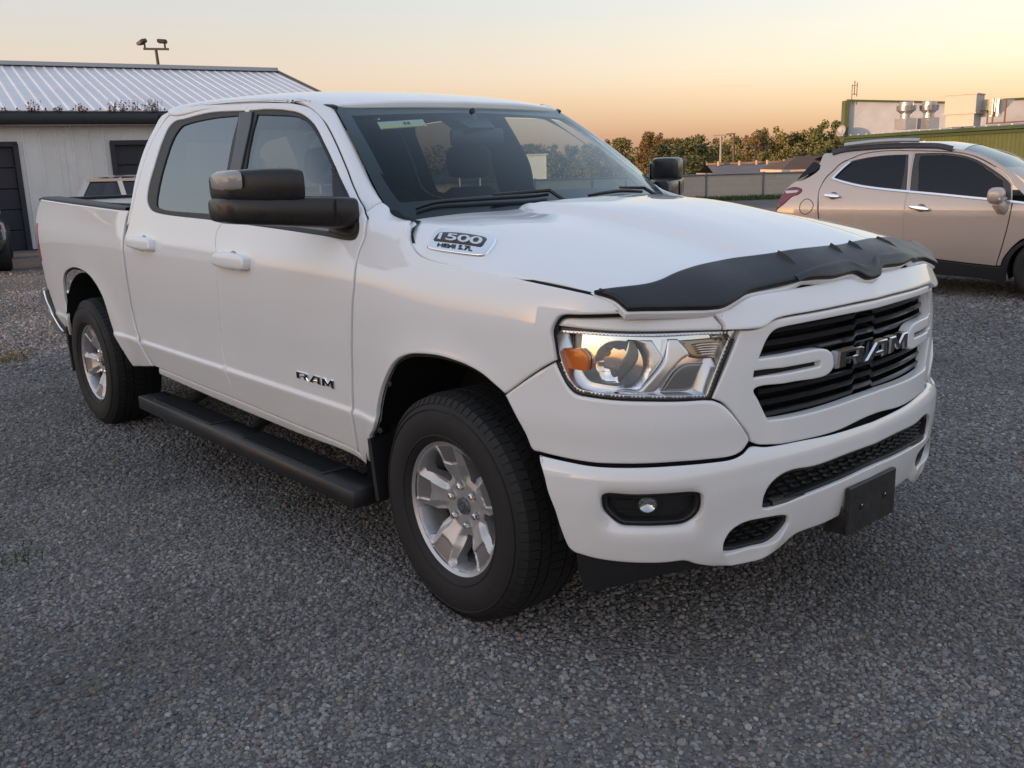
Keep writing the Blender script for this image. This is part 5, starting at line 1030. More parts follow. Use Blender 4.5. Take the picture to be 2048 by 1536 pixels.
# loose gravel: real stones, thick near the camera, thinning with distance
def pebbles():
    rnd=random.Random(3); col=bpy.data.collections.new('gravel_stones'); m=bpy.data.materials.new('stone'); m.use_nodes=True; nt=m.node_tree; b=nt.nodes['Principled BSDF']
    oi=nt.nodes.new('ShaderNodeObjectInfo'); r=nt.nodes.new('ShaderNodeValToRGB'); e=r.color_ramp.elements
    e[0].color=(.112,.104,.101,1); e[1].color=(.42,.39,.34,1); e[1].position=1.0
    for p,c in((.3,(.166,.155,.149)),(.6,(.228,.213,.204)),(.80,(.295,.276,.26)),(.90,(.21,.160,.125)),(.97,(.27,.25,.225))): k=e.new(p); k.color=c+(1,)
    nt.links.new(oi.outputs['Random'],r.inputs[0])
    tc=nt.nodes.new('ShaderNodeTexCoord'); n=nt.nodes.new('ShaderNodeTexNoise'); n.inputs['Scale'].default_value=2.5; n.inputs['Detail'].default_value=5; nt.links.new(tc.outputs['Object'],n.inputs['Vector'])
    mr=nt.nodes.new('ShaderNodeMapRange'); mr.inputs['To Min'].default_value=.55; mr.inputs['To Max'].default_value=1.45; nt.links.new(n.outputs[0],mr.inputs[0])
    ge=nt.nodes.new('ShaderNodeNewGeometry'); nb=nt.nodes.new('ShaderNodeTexNoise'); nb.inputs['Scale'].default_value=.55; nb.inputs['Detail'].default_value=6; nb.inputs['Roughness'].default_value=.6; nt.links.new(ge.outputs['Position'],nb.inputs['Vector'])
    mb_=nt.nodes.new('ShaderNodeMapRange'); mb_.inputs['From Min'].default_value=.32; mb_.inputs['From Max'].default_value=.68; mb_.inputs['To Min'].default_value=.68; mb_.inputs['To Max'].default_value=1.3; nt.links.new(nb.outputs[0],mb_.inputs[0])
    mm=nt.nodes.new('ShaderNodeMath'); mm.operation='MULTIPLY'; nt.links.new(mr.outputs[0],mm.inputs[0]); nt.links.new(mb_.outputs[0],mm.inputs[1])
    sc=nt.nodes.new('ShaderNodeVectorMath'); sc.operation='SCALE'; nt.links.new(r.outputs[0],sc.inputs[0]); nt.links.new(mm.outputs[0],sc.inputs['Scale']); nt.links.new(sc.outputs[0],b.inputs['Base Color'])
    b.inputs['Roughness'].default_value=.88; b.inputs['Specular IOR Level'].default_value=.3
    for k in range(9):
        bm=bmesh.new(); bmesh.ops.create_icosphere(bm,subdivisions=2,radius=1)
        pl=[(Vector((rnd.gauss(0,1),rnd.gauss(0,1),rnd.gauss(0,1))).normalized(),rnd.uniform(.55,.9)) for _ in range(11)]
        sx=Vector((rnd.uniform(.8,1.25),rnd.uniform(.75,1.1),rnd.uniform(.55,.85)))
        for v in bm.verts:
            for nn,d in pl:
                t=v.co.dot(nn)-d
                if t>0: v.co-=nn*t
            v.co=Vector((v.co.x*sx.x,v.co.y*sx.y,v.co.z*sx.z))
        me=bpy.data.meshes.new('stone'); bm.to_mesh(me); bm.free(); me.materials.append(m); me.polygons.foreach_set('use_smooth',[True]*len(me.polygons)); me.set_sharp_from_angle(angle=R(32))
        col.objects.link(bpy.data.objects.new('stone',me))
    return col
rng=np.random.default_rng(7)
def field(D0,D1,dens,smin,smax,pw):
    lat1=D1*.74+1.3; A=2*lat1*(D1-D0); n=int(A*dens); D=rng.uniform(D0,D1,n); lat=rng.uniform(-lat1,lat1,n); k=np.abs(lat)<D*.72+1.2; D,lat=D[k],lat[k]
    P=CO+CRT*lat[:,None]+CF*D[:,None]; s=smin+(smax-smin)*rng.power(pw,len(D)); return P,s
parts=[field(.7,2.6,8600,.0048,.0115,.75),field(2.6,4.5,6600,.0055,.012,.75),field(4.5,7.5,3400,.007,.0145,.8),field(7.5,13,1300,.010,.021,.9),
       field(1.15,7,70,.011,.020,.5),field(7,16,60,.016,.03,.5)]
P=np.vstack([p for p,_ in parts]); S=np.concatenate([s for _,s in parts])
# bare, trodden patches and wheel tracks carry fewer stones
def wob(x,y,k,p): return np.sin(x*k+p)*np.cos(y*k*1.13+p*1.7)+.6*np.sin(x*k*2.3+y*k*1.9+p*2.1)+.4*np.cos(y*k*4.1-x*k*3.3+p)
bare=wob(P[:,0],P[:,1],1.1,.7)+.8*np.exp(-((P[:,1]+1.75+.12*np.sin(P[:,0]*.9))/.17)**2)+.8*np.exp(-((P[:,1]+3.25+.1*np.sin(P[:,0]*.8+1))/.17)**2)-.25
keep=rng.random(len(P))>np.clip(bare,0,1)*.62; P,S=P[keep],S[keep]
P[:,2]=S*.18-.001
gm=bpy.data.meshes.new('gravel'); gm.vertices.add(len(P)); gm.vertices.foreach_set('co',P.astype(np.float32).ravel())
at=gm.attributes.new('size','FLOAT','POINT'); at.data.foreach_set('value',S.astype(np.float32))
gv=bpy.data.objects.new('gravel',gm); link(gv,label='loose grey gravel spread over the parking lot',cat='gravel',kind='stuff')
ng=bpy.data.node_groups.new('scatter','GeometryNodeTree'); ng.interface.new_socket('Geometry',in_out='INPUT',socket_type='NodeSocketGeometry'); ng.interface.new_socket('Geometry',in_out='OUTPUT',socket_type='NodeSocketGeometry')
gi=ng.nodes.new('NodeGroupInput'); g_o=ng.nodes.new('NodeGroupOutput'); ip=ng.nodes.new('GeometryNodeInstanceOnPoints'); ci=ng.nodes.new('GeometryNodeCollectionInfo')
ci.inputs['Collection'].default_value=pebbles(); ci.inputs['Separate Children'].default_value=True; ci.inputs['Reset Children'].default_value=True
ip.inputs['Pick Instance'].default_value=True
rv=ng.nodes.new('FunctionNodeRandomValue'); rv.data_type='FLOAT_VECTOR'; rv.inputs['Min'].default_value=(-.5,-.5,0); rv.inputs['Max'].default_value=(.5,.5,6.283)
ri=ng.nodes.new('FunctionNodeRandomValue'); ri.data_type='INT'; ri.inputs['Min'].default_value=0; 
for s_ in ri.inputs:
    if s_.name=='Max' and s_.type=='INT': s_.default_value=8
    if s_.name=='Min' and s_.type=='INT': s_.default_value=0
na=ng.nodes.new('GeometryNodeInputNamedAttribute'); na.data_type='FLOAT'; na.inputs['Name'].default_value='size'
ng.links.new(gi.outputs[0],ip.inputs['Points']); ng.links.new(ci.outputs[0],ip.inputs['Instance']); ng.links.new(rv.outputs['Value'],ip.inputs['Rotation'])
ng.links.new([o for o in ri.outputs if o.type=='INT'][0],ip.inputs['Instance Index']); ng.links.new(na.outputs['Attribute'],ip.inputs['Scale']); ng.links.new(ip.outputs[0],g_o.inputs[0])
md=gv.modifiers.new('scatter','NODES'); md.node_group=ng

# ================================================================== long white metal building on the left
BP=np.array([-19.9985,2.9235,0.]); BD=np.array([.17007,.98543,0.]); BN=np.array([-.98543,.17007,0.])   # base point, along the wall, away from the camera
def BW(s,z,off=0.): return BP+BD*s+BN*off+np.array([0,0,z])
Brot=Matrix((tuple(BD),tuple(BN),(0,0,1))).transposed()
bld=empty('metal_building',tuple(BP),label='long white metal building with dark garage doors and ribbed roof',cat='building')
def put(o,parent):
    o.parent=parent; o.matrix_parent_inverse=parent.matrix_world.inverted() if False else Matrix.Translation(-parent.location); return o
wallw=mat('white_siding',(.74,.72,.69),.55,var=.10,vscale=1.2); navy=mat('navy_door',(.020,.022,.034),.45,var=.2,vscale=2); fasc=mat('dark_fascia',(.022,.024,.030),.5); roofm=mat('roof_steel',(.66,.65,.66),.34,.25,var=.12,vscale=.8)
SW=-14.0; SE=7.4; EAVE=2.63
def sheet(name,s0,s1,z0,z1,ribs,m,off=0.,rh=.022):
    """vertical ribbed wall sheet in building coordinates"""
    n=ribs; V=[];F=[];pts=[(s0,0)]
    for k in range(n):
        c=s0+(s1-s0)*(k+.5)/n; pts+=[(c-.030,0),(c-.016,-rh),(c+.016,-rh),(c+.030,0)]
    pts.append((s1,0))
    for s,o in pts: V+=[BW(s,z0,off+o),BW(s,z1,off+o)]
    F=[(2*i,2*i+2,2*i+3,2*i+1) for i in range(len(pts)-1)]
    return put(mesh(name,V,F,m,smooth=False),bld)
doors=[(-3.1,-.07),(1.86,4.9)]; tops=2.20; s=SW
edges=[SW]+[e for d in doors for e in d]+[SE]
for a,b in((SW,-3.1),(-.07,1.86),(4.9,SE)):
    n=max(1,round((b-a)/.9))
    for k in range(n): sheet('wall_sheet',a+(b-a)*k/n+.002,a+(b-a)*(k+1)/n-.002,0.02,EAVE,3,wallw,off=.002*(k%2))
for a,b in doors:
    n=3
    for k in range(n): sheet('wall_sheet',a+(b-a)*k/n+.002,a+(b-a)*(k+1)/n-.002,tops+.06,EAVE,3,wallw)
    fr=MB()
    for q0,q1 in(((a,0),(a,tops+.05)),((b,0),(b,tops+.05)),((a-.04,tops+.05),(b+.04,tops+.05))): fr.beam(BW(q0[0],q0[1],-.01),BW(q1[0],q1[1],-.01),.10,.09,up=tuple(BN))
    gd=put(fr.build('garage_door',navy,smooth=False),bld)
    for k in range(5):
        z0=k*tops/5; t=MB(); t.box(tuple(BW((a+b)/2,z0+tops/10,.10)),(b-a-.10,.04,tops/5-.014),Brot,b=.008); o=t.build('door_panel',navy,smooth=False); o.parent=gd; o.matrix_parent_inverse=Matrix.Identity(4); o.location=(0,0,0)
t=MB(); t.box(tuple(BW((SW+SE)/2,1.3,8.5)),(SE-SW,.1,2.6),Brot); t.box(tuple(BW(SW,1.3,4.3)),(.1,8.4,2.6),Brot); t.box(tuple(BW(SE,1.3,4.3)),(.1,8.4,2.6),Brot); t.box(tuple(BW((SW+SE)/2,1.2,.35)),(SE-SW-.2,.1,2.4),Brot)
put(t.build('back_walls',wallw,smooth=False),bld)
t=MB(); t.box(tuple(BW((SW+SE)/2,2.765,-.30)),(SE-SW+.5,.10,.27),Brot,b=.03); t.box(tuple(BW((SW+SE)/2,2.66,-.13)),(SE-SW+.5,.30,.03),Brot); put(t.build('gutter',fasc,angle=50),bld)
RZ=4.46
def roofsheet(s0,s1,o0,z0,o1,z1,ribs=4):
    pts=[(s0,0)]
    for k in range(ribs):
        c=s0+(s1-s0)*(k+.5)/ribs; pts+=[(c-.045,0),(c-.02,.013),(c+.02,.013),(c+.045,0)]
    pts.append((s1,0)); V=[]
    for s,h in pts: V+=[BW(s,z0+h,o0),BW(s,z1+h,o1)]
    return put(mesh('roof_sheet',V,[(2*i,2*i+2,2*i+3,2*i+1) for i in range(len(pts)-1)],roofm,smooth=False),bld)
n=22
for k in range(n):
    a=SW-.3+(SE+.6-SW)*k/n; b=SW-.3+(SE+.6-SW)*(k+1)/n; roofsheet(a+.001,b-.001,-.36,2.915,6.0,RZ)
roofsheet(SW-.3,SE+.3,6.0,RZ,12.4,2.915,60)
t=MB(); t.beam(BW(SW-.3,RZ+.03,5.95),BW(SE+.3,RZ+.03,5.95),.45,.10,up=(0,0,1)); put(t.build('ridge_cap',mat('ridge_grey',(.40,.41,.43),.5),smooth=False),bld)
t=MB(); t.beam(BW(SE+.3,2.90,-.36),BW(SE+.3,RZ+.02,6),.05,.09); put(t.build('rake_trim',fasc,smooth=False),bld)
# small bolts along the eave
t=MB()
for k in range(78): t.box(tuple(BW(SW+k*.27,2.955,-.33)),(.03,.03,.035),Brot)
put(t.build('eave_bolts',fasc,smooth=False),bld)
# weeds growing in the gutter
leafr=mat('weed_red',(.11,.035,.022),.7,var=.5,vscale=9); leafg=mat('weed_green',(.055,.062,.02),.7,var=.5,vscale=9)
def weed(name,loc,hgt,wid,nst,m,seed,label,group=None,cat='plant'):
    rn=random.Random(seed); root=empty(name,loc,label=label,cat=cat,group=group); t=MB(); lf=MB()
    for k in range(nst):
        x=rn.uniform(-wid,wid); y=rn.uniform(-.05,.05); h=hgt*rn.uniform(.4,1); dx=rn.gauss(0,.25)*h; dy=rn.gauss(0,.2)*h
        p=[Vector((BD[0]*x+y,BD[1]*x,0)),Vector((BD[0]*x+y+dx*.4,BD[1]*x+dy*.4,h*.5)),Vector((BD[0]*x+y+dx,BD[1]*x+dy,h))]; t.tube(p,[.004,.003,.0015],4,cap=False)
        for j in range(7):
            q=p[1].lerp(p[2],rn.random()) if j>2 else p[0].lerp(p[1],rn.random()); a=Vector((rn.gauss(0,1),rn.gauss(0,1),rn.gauss(0,.7))).normalized()*rn.uniform(.02,.045); b=a.orthogonal().normalized()*rn.uniform(.008,.018)
            lf.add([q,q+a*.5+b,q+a,q+a*.5-b],[(0,1,2,3)])
    mesh('stem',t.V,t.F,m,root); mesh('leaves',lf.V,lf.F,m,root,smooth=False); return root
for i,(s0,hh,wd,ns,mm,lb) in enumerate([(2.35,.30,.55,46,leafr,'large reddish weed clump in the dark gutter nearest the truck cab'),(2.75,.34,.14,12,leafg,'tall greenish weed in gutter beside the truck cab'),(1.25,.20,.12,14,leafr,'small reddish weed in gutter left of the big clump'),(.85,.16,.10,9,leafr,'tiny reddish weed in gutter between two larger ones'),(.35,.22,.12,16,leafr,'bushy reddish weed in middle of the visible gutter'),(-.3,.14,.2,12,leafr,'low reddish weed in gutter at the left picture edge')]):
    weed('gutter_weed',tuple(BW(s0,2.88,-.33)),hh,wd,ns,mm,i,lb,'weeds growing in the gutter')
# floodlights on a pole behind the roof
fl=empty('floodlight_pole',tuple(CG(-11.87,34)),label='twin floodlights on a thin pole behind the ribbed roof',cat='light pole')
b0=CG(-11.87,34); brn=mat('pole_bronze',(.045,.035,.028),.5)
def putw(o,parent): o.parent=parent; o.matrix_parent_inverse=Matrix.Translation(-parent.location); return o
t=MB(); t.tube([CG(-11.80,34,0),CG(-11.86,34,5.0),CG(-11.89,34,5.70)],[.07,.055,.05],10); putw(t.build('pole',brn),fl)
t=MB(); t.beam(CG(-12.31,34,5.735),CG(-11.45,34,5.70),.06,.07); putw(t.build('crossbar',brn,smooth=False),fl)
Crot=Matrix((tuple(CRT),tuple(CF),(0,0,1))).transposed()
for la,rt in((-12.33,-32),(-11.64,8)):
    t=MB(); t.box((0,0,0),(.30,.24,.13),b=.03); t.box((-.03,-.13,0),(.24,.02,.10)); M4=Matrix.Translation(CG(la,34,5.96))@Crot.to_4x4()@Matrix.Rotation(R(-22 if la<-12 else 4),4,'Y')@Matrix.Rotation(R(rt),4,'Z')
    o=mesh('lamp_head',[M4@Vector(v) for v in t.V],t.F,brn,smooth=False,recalc=True); putw(o,fl)
    t=MB(); t.beam(CG(la+.07,34,5.72),CG(la+.07,34,5.90),.05,.05); putw(t.build('lamp_bracket',brn,smooth=False),fl)

# ================================================================== champagne crossover on the right
champ=paintmat('champagne_paint',(.60,.49,.42),(.40,.34,.28),.3,1.0,.36)
suvr=empty('crossover_suv',tuple(SUVO),label='champagne gold crossover parked nose towards the right picture edge',cat='suv')
def suv2(a,b): 
    P=suv(a,b); w_=suv_w(np.atleast_1d(np.asarray(a,float)),np.atleast_1d(np.asarray(b,float))); return P-SUVN*(2*w_)[:,None]
FN['suv']=suv; FN['suv2']=suv2
def sp(nm,key,m,holes=(),parent=None,both=True,**k):
    o=patch(nm,suv,UV[key][1],m,None,holes=[UV[h][1] for h in holes],**k); o.location=(0,0,0)
    if parent is None: putw(o,suvr)
    else: o.parent=parent; o.matrix_parent_inverse=Matrix.Identity(4)
    if both:
        kk=dict(k); kk['off']=-k.get('off',0); o2=patch(nm,suv2,UV[key][1],m,None,holes=[UV[h][1] for h in holes],**kk); putw(o2,suvr)
    return o
SH=normals(suv,np.array([[0.,.8]]),1)[0]@SUVN; 
SG_=1 if SH>0 else -1
srd=sp('rear_door','s_rear_door',champ,['s_rear_hole'],h=.06,e=.004,depth=.012)
sfd=sp('front_door','s_front_door',champ,['s_front_hole'],h=.06,e=.004,depth=.012)
sq_=sp('rear_quarter','s_quarter',champ,h=.06,e=.005,depth=.012); sfn=sp('fender','s_fender',champ,h=.06,e=.004,depth=.012)
blk=mat('suv_black',(.02,.02,.022),.55); pil=mat('pillar_black',(.06,.055,.055),.25); sgl=mat('privacy_glass',(.012,.013,.015),.06,spec=.35)
for dd,hk,gk in((srd,'s_rear_hole','s_rear_glass'),(sfd,'s_front_hole','s_front_glass')):
    sp('window_frame',hk,pil,[gk],parent=dd,both=False,off=-.006*SG_,e=0,depth=0,h=.08); sp('window_glass',gk,sgl,parent=dd,both=False,off=-.010*SG_,e=0,depth=0,h=.08)
sp('cladding','s_clad',blk,off=.006*SG_,e=.004,depth=.012,h=.06)
def srib(nm,key,prof,m,parent=None):
    o=ribbon(nm,suv,UV[key][1],[(a,b*SG_) for a,b in prof],m,None); putw(o,suvr); return o
chr2=mat('satin_chrome',(.75,.76,.80),.18,1)
srib('belt_molding','s_belt',[(-.014,.002),(-.010,.012),(.010,.012),(.014,.002)],chr2); srib('belt_molding','s_belt_up',[(-.014,.002),(-.010,.012),(.010,.012),(.014,.002)],chr2)
srib('roof_rail_base','s_rail',[(-.035,.002),(-.03,.02),(.0,.03),(.012,.02),(.02,.0)],mat('rail_grey',(.06,.058,.068),.6,var=.3,vscale=60))
o=ribbon('roof_rail',suv,[p for p in UV['s_rail'][1][1:-2]],[(.0,.04*SG_),(.0,.065*SG_),(.022,.068*SG_),(.026,.04*SG_)],mat('rail_silver',(.62,.58,.52),.3,.8),None); putw(o,suvr)
tl=sp('tail_lamp','s_tail',mat('suv_red',(.20,.010,.022),.15,coat=.8),both=False,off=.012*SG_,e=.008,depth=.02,h=.03); sp('lamp_bar','s_tail_white',mat('lamp_white',(.7,.68,.68),.2,coat=.6),parent=tl,both=False,off=.022*SG_,e=.002,depth=.006,h=.03)
P=UV['s_fuel'][1]; o=ribbon('fuel_door',suv,P,[(-.004,.0005*SG_),(0,.0030*SG_),(.004,.0005*SG_)],mat('gap_dark',(.02,.016,.014),.7),None,closed=True); putw(o,suvr)
sp('quarter_glass','s_glass_wrap',sgl,both=False,off=.004*SG_,e=.002,depth=.004,h=.04)
for key,dd in(('s_handle_r',srd),('s_handle_f',sfd)):
    sp('door_handle',key,chr2,parent=dd,both=False,off=.035*SG_,e=.008,depth=.025,h=.03,ds=.01)
    c=np.mean([p[:2] for p in UV[key][1]],0); o=patch('handle_shade',suv,[(c[0]+.05*math.cos(t_),c[1]+.042*math.sin(t_),0) for t_ in np.linspace(0,2*math.pi,12,endpoint=False)],mat('cup_shade',(.16,.12,.10),.5),None,off=.002*SG_,e=0,depth=0,h=.04); o.parent=dd; o.matrix_parent_inverse=Matrix.Identity(4)  # dark disc on the flat door paints the shade behind the handle
# roof, screen, bonnet, tail: lofted across the car
def across(nm,st,m,n=13,smooth=60):
    """st: (a, z_edge, half width, crown, dz)"""
    V=[]
    for a,z,hw,cr in st:
        for k in range(n):
            t=-1+2*k/(n-1); V.append(SUVO+SUVF*a-SUVN*(.89-hw*t)+np.array([0,0,z+cr*(1-t*t)]))
    F=[(j*n+k,j*n+k+1,(j+1)*n+k+1,(j+1)*n+k) for j in range(len(st)-1) for k in range(n-1)]
    return putw(mesh(nm,V,F,m,None,angle=smooth),suvr)
across('roof',[(-1.05,1.515,.60,.03),(-.9,1.555,.625,.04),(-.5,1.590,.62,.055),(-.1,1.596,.62,.06),(.25,1.580,.63,.06),(.5,1.545,.645,.055)],champ)
across('spoiler',[(-1.02,1.52,.61,.03),(-1.12,1.497,.56,.03),(-1.13,1.48,.55,.03),(-1.0,1.45,.58,.02)],champ)
across('rear_screen',[(-1.02,1.45,.59,.02),(-1.22,1.255,.69,.0)],sgl)
across('tailgate',[(-1.22,1.255,.69,0),(-1.40,1.09,.76,0),(-1.46,.95,.77,.0),(-1.47,.6,.76,0),(-1.44,.35,.74,0)],champ)
across('windscreen',[(.48,1.549,.64,.055),(.85,1.40,.705,.06),(1.25,1.145,.77,.07)],glassmat('suv_screen',(.25,.3,.32),1.6,(.85,.95,1)))
across('bonnet',[(1.22,1.08,.80,.05),(1.5,1.04,.79,.05),(1.9,.93,.75,.05),(2.15,.80,.70,.02)],champ)
across('nose',[(2.15,.80,.70,.02),(2.22,.6,.70,0),(2.2,.3,.68,0)],blk)
# door mirror
c0=SUVO+SUVF*.92+SUVN*.12+np.array([0,0,1.085]); t=MB(); V=[];nn=16
for j,(d,h_,l) in enumerate(((-.10,.03,.05),(-.09,.065,.085),(-.03,.085,.10),(.05,.085,.10),(.10,.075,.09),(.12,.04,.05))):
    for k in range(nn):
        a=2*math.pi*k/nn; ca,sa=math.cos(a),math.sin(a); V.append(c0+SUVN*(-d)+SUVF*(l*.8*math.copysign(abs(ca)**.7,ca))+np.array([0,0,h_*math.copysign(abs(sa)**.7,sa)]))
F=[(j*nn+k,j*nn+(k+1)%nn,(j+1)*nn+(k+1)%nn,(j+1)*nn+k) for j in range(5) for k in range(nn)]+[tuple(range(nn)),tuple(5*nn+k for k in range(nn-1,-1,-1))]
mo=putw(mesh('door_mirror',V,F,champ,None,recalc=True,angle=60),suvr)
t=MB(); t.beam(c0-SUVN*.06-np.array([0,0,.06]),c0-SUVN*.14+SUVF*.06-np.array([0,0,.17]),.10,.11,b=.02); o=t.build('mirror_stalk',champ,None,angle=60); o.parent=mo; o.matrix_parent_inverse=Matrix.Identity(4)
t=MB(); t.beam(c0+SUVN*.10+SUVF*.05-np.array([0,0,.028]),c0-SUVN*.05+SUVF*.084-np.array([0,0,.028]),.02,.022); o=t.build('mirror_signal',mat('lamp_white'),None); o.parent=mo; o.matrix_parent_inverse=Matrix.Identity(4)
def simple_wheel(parent,c,ax,r=.345,w_=.21,rim=True):
    c=Vector(c); ax=Vector(ax); t=MB(); t.lathe([(r*.64,.0),(r*.70,-.018),(r*.86,-.024),(r*.95,-.008),(r,.02),(r,w_-.02),(r*.95,w_)],c,-ax,48); wh=mesh('wheel',t.V,t.F,rubber,None,recalc=True); putw(wh,parent)
    t=MB(); t.lathe([(r*.66,.0),(r*.62,.012),(r*.60,.05),(r*.58,.10)],c,-ax,40)
    e=ax.orthogonal().normalized(); g_=ax.cross(e)
    for k in range(10):
        a=2*math.pi*k/10; d=e*math.cos(a)+g_*math.sin(a); t.beam(c-ax*.03+d*.03,c-ax*.012+d*r*.61,.035,.02,up=tuple(ax))
    t.lathe([(.001,.02),(.055,.022),(.06,.05)],c,-ax,20); o=mesh('rim',t.V,t.F,alloy,None,recalc=True); o.parent=wh; o.matrix_parent_inverse=Matrix.Identity(4)
    t=MB(); t.lathe([(.001,.09),(r*.6,.09)],c,-ax,24); o=mesh('wheel_well',t.V,t.F,dark,None); o.parent=wh; o.matrix_parent_inverse=Matrix.Identity(4)
for a in(1.45,-1.105):
    simple_wheel(suvr,SUVO+SUVF*a-SUVN*.02+np.array([0,0,.345]),SUVN); simple_wheel(suvr,SUVO+SUVF*a-SUVN*1.76+np.array([0,0,.345]),-SUVN)
t=MB(); Srot=Matrix((tuple(SUVF),tuple(SUVN),(0,0,1))).transposed()
t.box(tuple(SUVO+SUVF*.35-SUVN*.89+np.array([0,0,.55])),(3.2,1.2,.55),Srot); t.box(tuple(SUVO+SUVF*.3-SUVN*.89+np.array([0,0,.95])),(1.9,1.5,.25),Srot)
for a in(1.45,-1.105):
    n=20;V=[];rr=.40
    for yy in(.03,.35):
        for k in range(n+1):
            an=R(-20)+R(220)*k/n; V.append(SUVO+SUVF*(a+rr*math.cos(an))-SUVN*yy+np.array([0,0,.36+rr*math.sin(an)]))
    t.add(V,[(k,k+1,n+2+k,n+1+k) for k in range(n)]+[tuple(range(n+1,2*n+2))])
putw(t.build('underbody',dark,None,smooth=False,recalc=False),suvr)
mesh_=None
# ================================================================== two cars near the metal building
def simple_car(name,pos,head,m,label,L=4.6,W=1.8,H=1.46,belt=.92,cab=(-1.5,-1.15,.25,.95),lamps=True):
    """pos: ground centre; head: angle of travel; cab: bottom rear, top rear, top front, bottom front"""
    root=empty(name,pos,label=label,cat='car'); f=np.array([math.cos(head),math.sin(head),0]); l=np.array([-math.sin(head),math.cos(head),0]); O=np.array(pos)
    def pt(a,y,z): return O+f*a+l*y+np.array([0,0,z])
    st=[(-L/2,.62,.42,.80),(-L/2+.08,.78,.30,.90),(-L/2+.5,.88,.24,belt+.02),(-1.0,.90,.20,belt+.01),(0,.90,.20,belt-.01),(1.0,.90,.20,belt-.03),(1.5,.88,.24,belt-.08),(L/2-.25,.82,.28,.78),(L/2-.05,.68,.34,.66),(L/2,.55,.40,.58)]
    V=[];n=16
    for a,hw,z0,z1 in st:
        for k in range(n):
            an=2*math.pi*k/n; ca,sa=math.cos(an),math.sin(an); V.append(pt(a,W/1.8*hw*math.copysign(abs(ca)**.45,ca),(z0+z1)/2+(z1-z0)/2*math.copysign(abs(sa)**.5,sa)))
    F=[(j*n+k,j*n+(k+1)%n,(j+1)*n+(k+1)%n,(j+1)*n+k) for j in range(len(st)-1) for k in range(n)]+[tuple(range(n)),tuple((len(st)-1)*n+k for k in range(n-1,-1,-1))]
    putw(mesh('body',V,F,m,None,recalc=True,angle=50),root)
    a0,a1,a2,a3=cab; hb,ht=.80*W/1.8,.60*W/1.8
    # roof with rounded sides and pillars
    rs=[(a1-.12,H-.05,ht-.02),(a1,H-.01,ht),((a1+a2)/2,H,ht+.01),(a2,H-.02,ht),(a2+.12,H-.06,ht-.02)]; V=[]
    for a,z,hw in rs:
        for k in range(9):
            t_=-1+2*k/8; V.append(pt(a,hw*t_,z+.03*(1-t_*t_)))
    putw(mesh('roof',V,[(j*9+k,j*9+k+1,(j+1)*9+k+1,(j+1)*9+k) for j in range(4) for k in range(8)],m,None,recalc=True),root)
    for sd_ in(-1,1):
        B=lambda a:pt(a,sd_*hb,belt-.02); T=lambda a,z=H-.03:pt(a,sd_*ht,z)
        t=MB()
        for p,q,wd in((B(a0),T(a1-.12,H-.05),.09),(B((a0+a3)/2-.15),T((a1+a2)/2-.1),.08),(B(a3),T(a2+.12,H-.06),.07)): t.beam(p,q,wd,.04,up=tuple(l*sd_))
        t.beam(T(a1-.14,H-.05),T(a2+.14,H-.06),.07,.05,up=(0,0,1)); putw(t.build('pillar',m,None),root)
        mid=(a0+a3)/2-.15; tm=(a1+a2)/2-.1
        for p in((B(a0+.03),B(mid),T(tm,H-.04),T(a1-.08,H-.06)),(B(mid),B(a3-.03),T(a2+.08,H-.07),T(tm,H-.04))):
            putw(mesh('side_window',[q-l*sd_*.012 for q in p],[(0,1,2,3)],glassmat('car_glass',(.2,.24,.25),1.6),None,smooth=False),root)
    for nm,(p,q) in(('windscreen',((a3,belt-.04),(a2+.12,H-.05))),('rear_window',((a0,belt-.02),(a1-.12,H-.05)))):
        putw(mesh(nm,[pt(p[0],-hb,p[1]),pt(p[0],hb,p[1]),pt(q[0],ht,q[1]),pt(q[0],-ht,q[1])],[(0,1,2,3)],glassmat('car_glass'),None,smooth=False),root)
    for a in(-1.35,1.4):
        for sd_ in(-1,1): simple_wheel(root,pt(a,sd_*(W/2-.01),.33),l*sd_,.33,.2)
    for sd_ in(-1,1):
        t=MB(); t.beam(pt(-L/2+.02,sd_*.52*W/1.8,.76),pt(-L/2+.16,sd_*.84*W/1.8,.78),.10,.10,b=.02); tl_=putw(t.build('tail_lamp',mat('car_red',(.30,.008,.012),.15,coat=.8),None),root)
    return root
hA=math.atan2(CF[1],CF[0])+R(27)
simple_car('dark_car',tuple(CG(-10.05,16.95)),hA,mat('black_paint',(.016,.017,.020),.25,coat=1),'black car with red tail lamp cut off by the left picture edge',L=4.5,W=2.0,H=1.6)
hB=math.atan2(CRT[1],CRT[0])+R(10)
simple_car('silver_car',tuple(CG(-5.95,17.6)),hB,mat('silver_paint',(.42,.40,.42),.3,.6,coat=1),'silver sedan roof showing behind the pickup bed',cab=(-1.75,-1.35,-.35,.45),H=1.52)

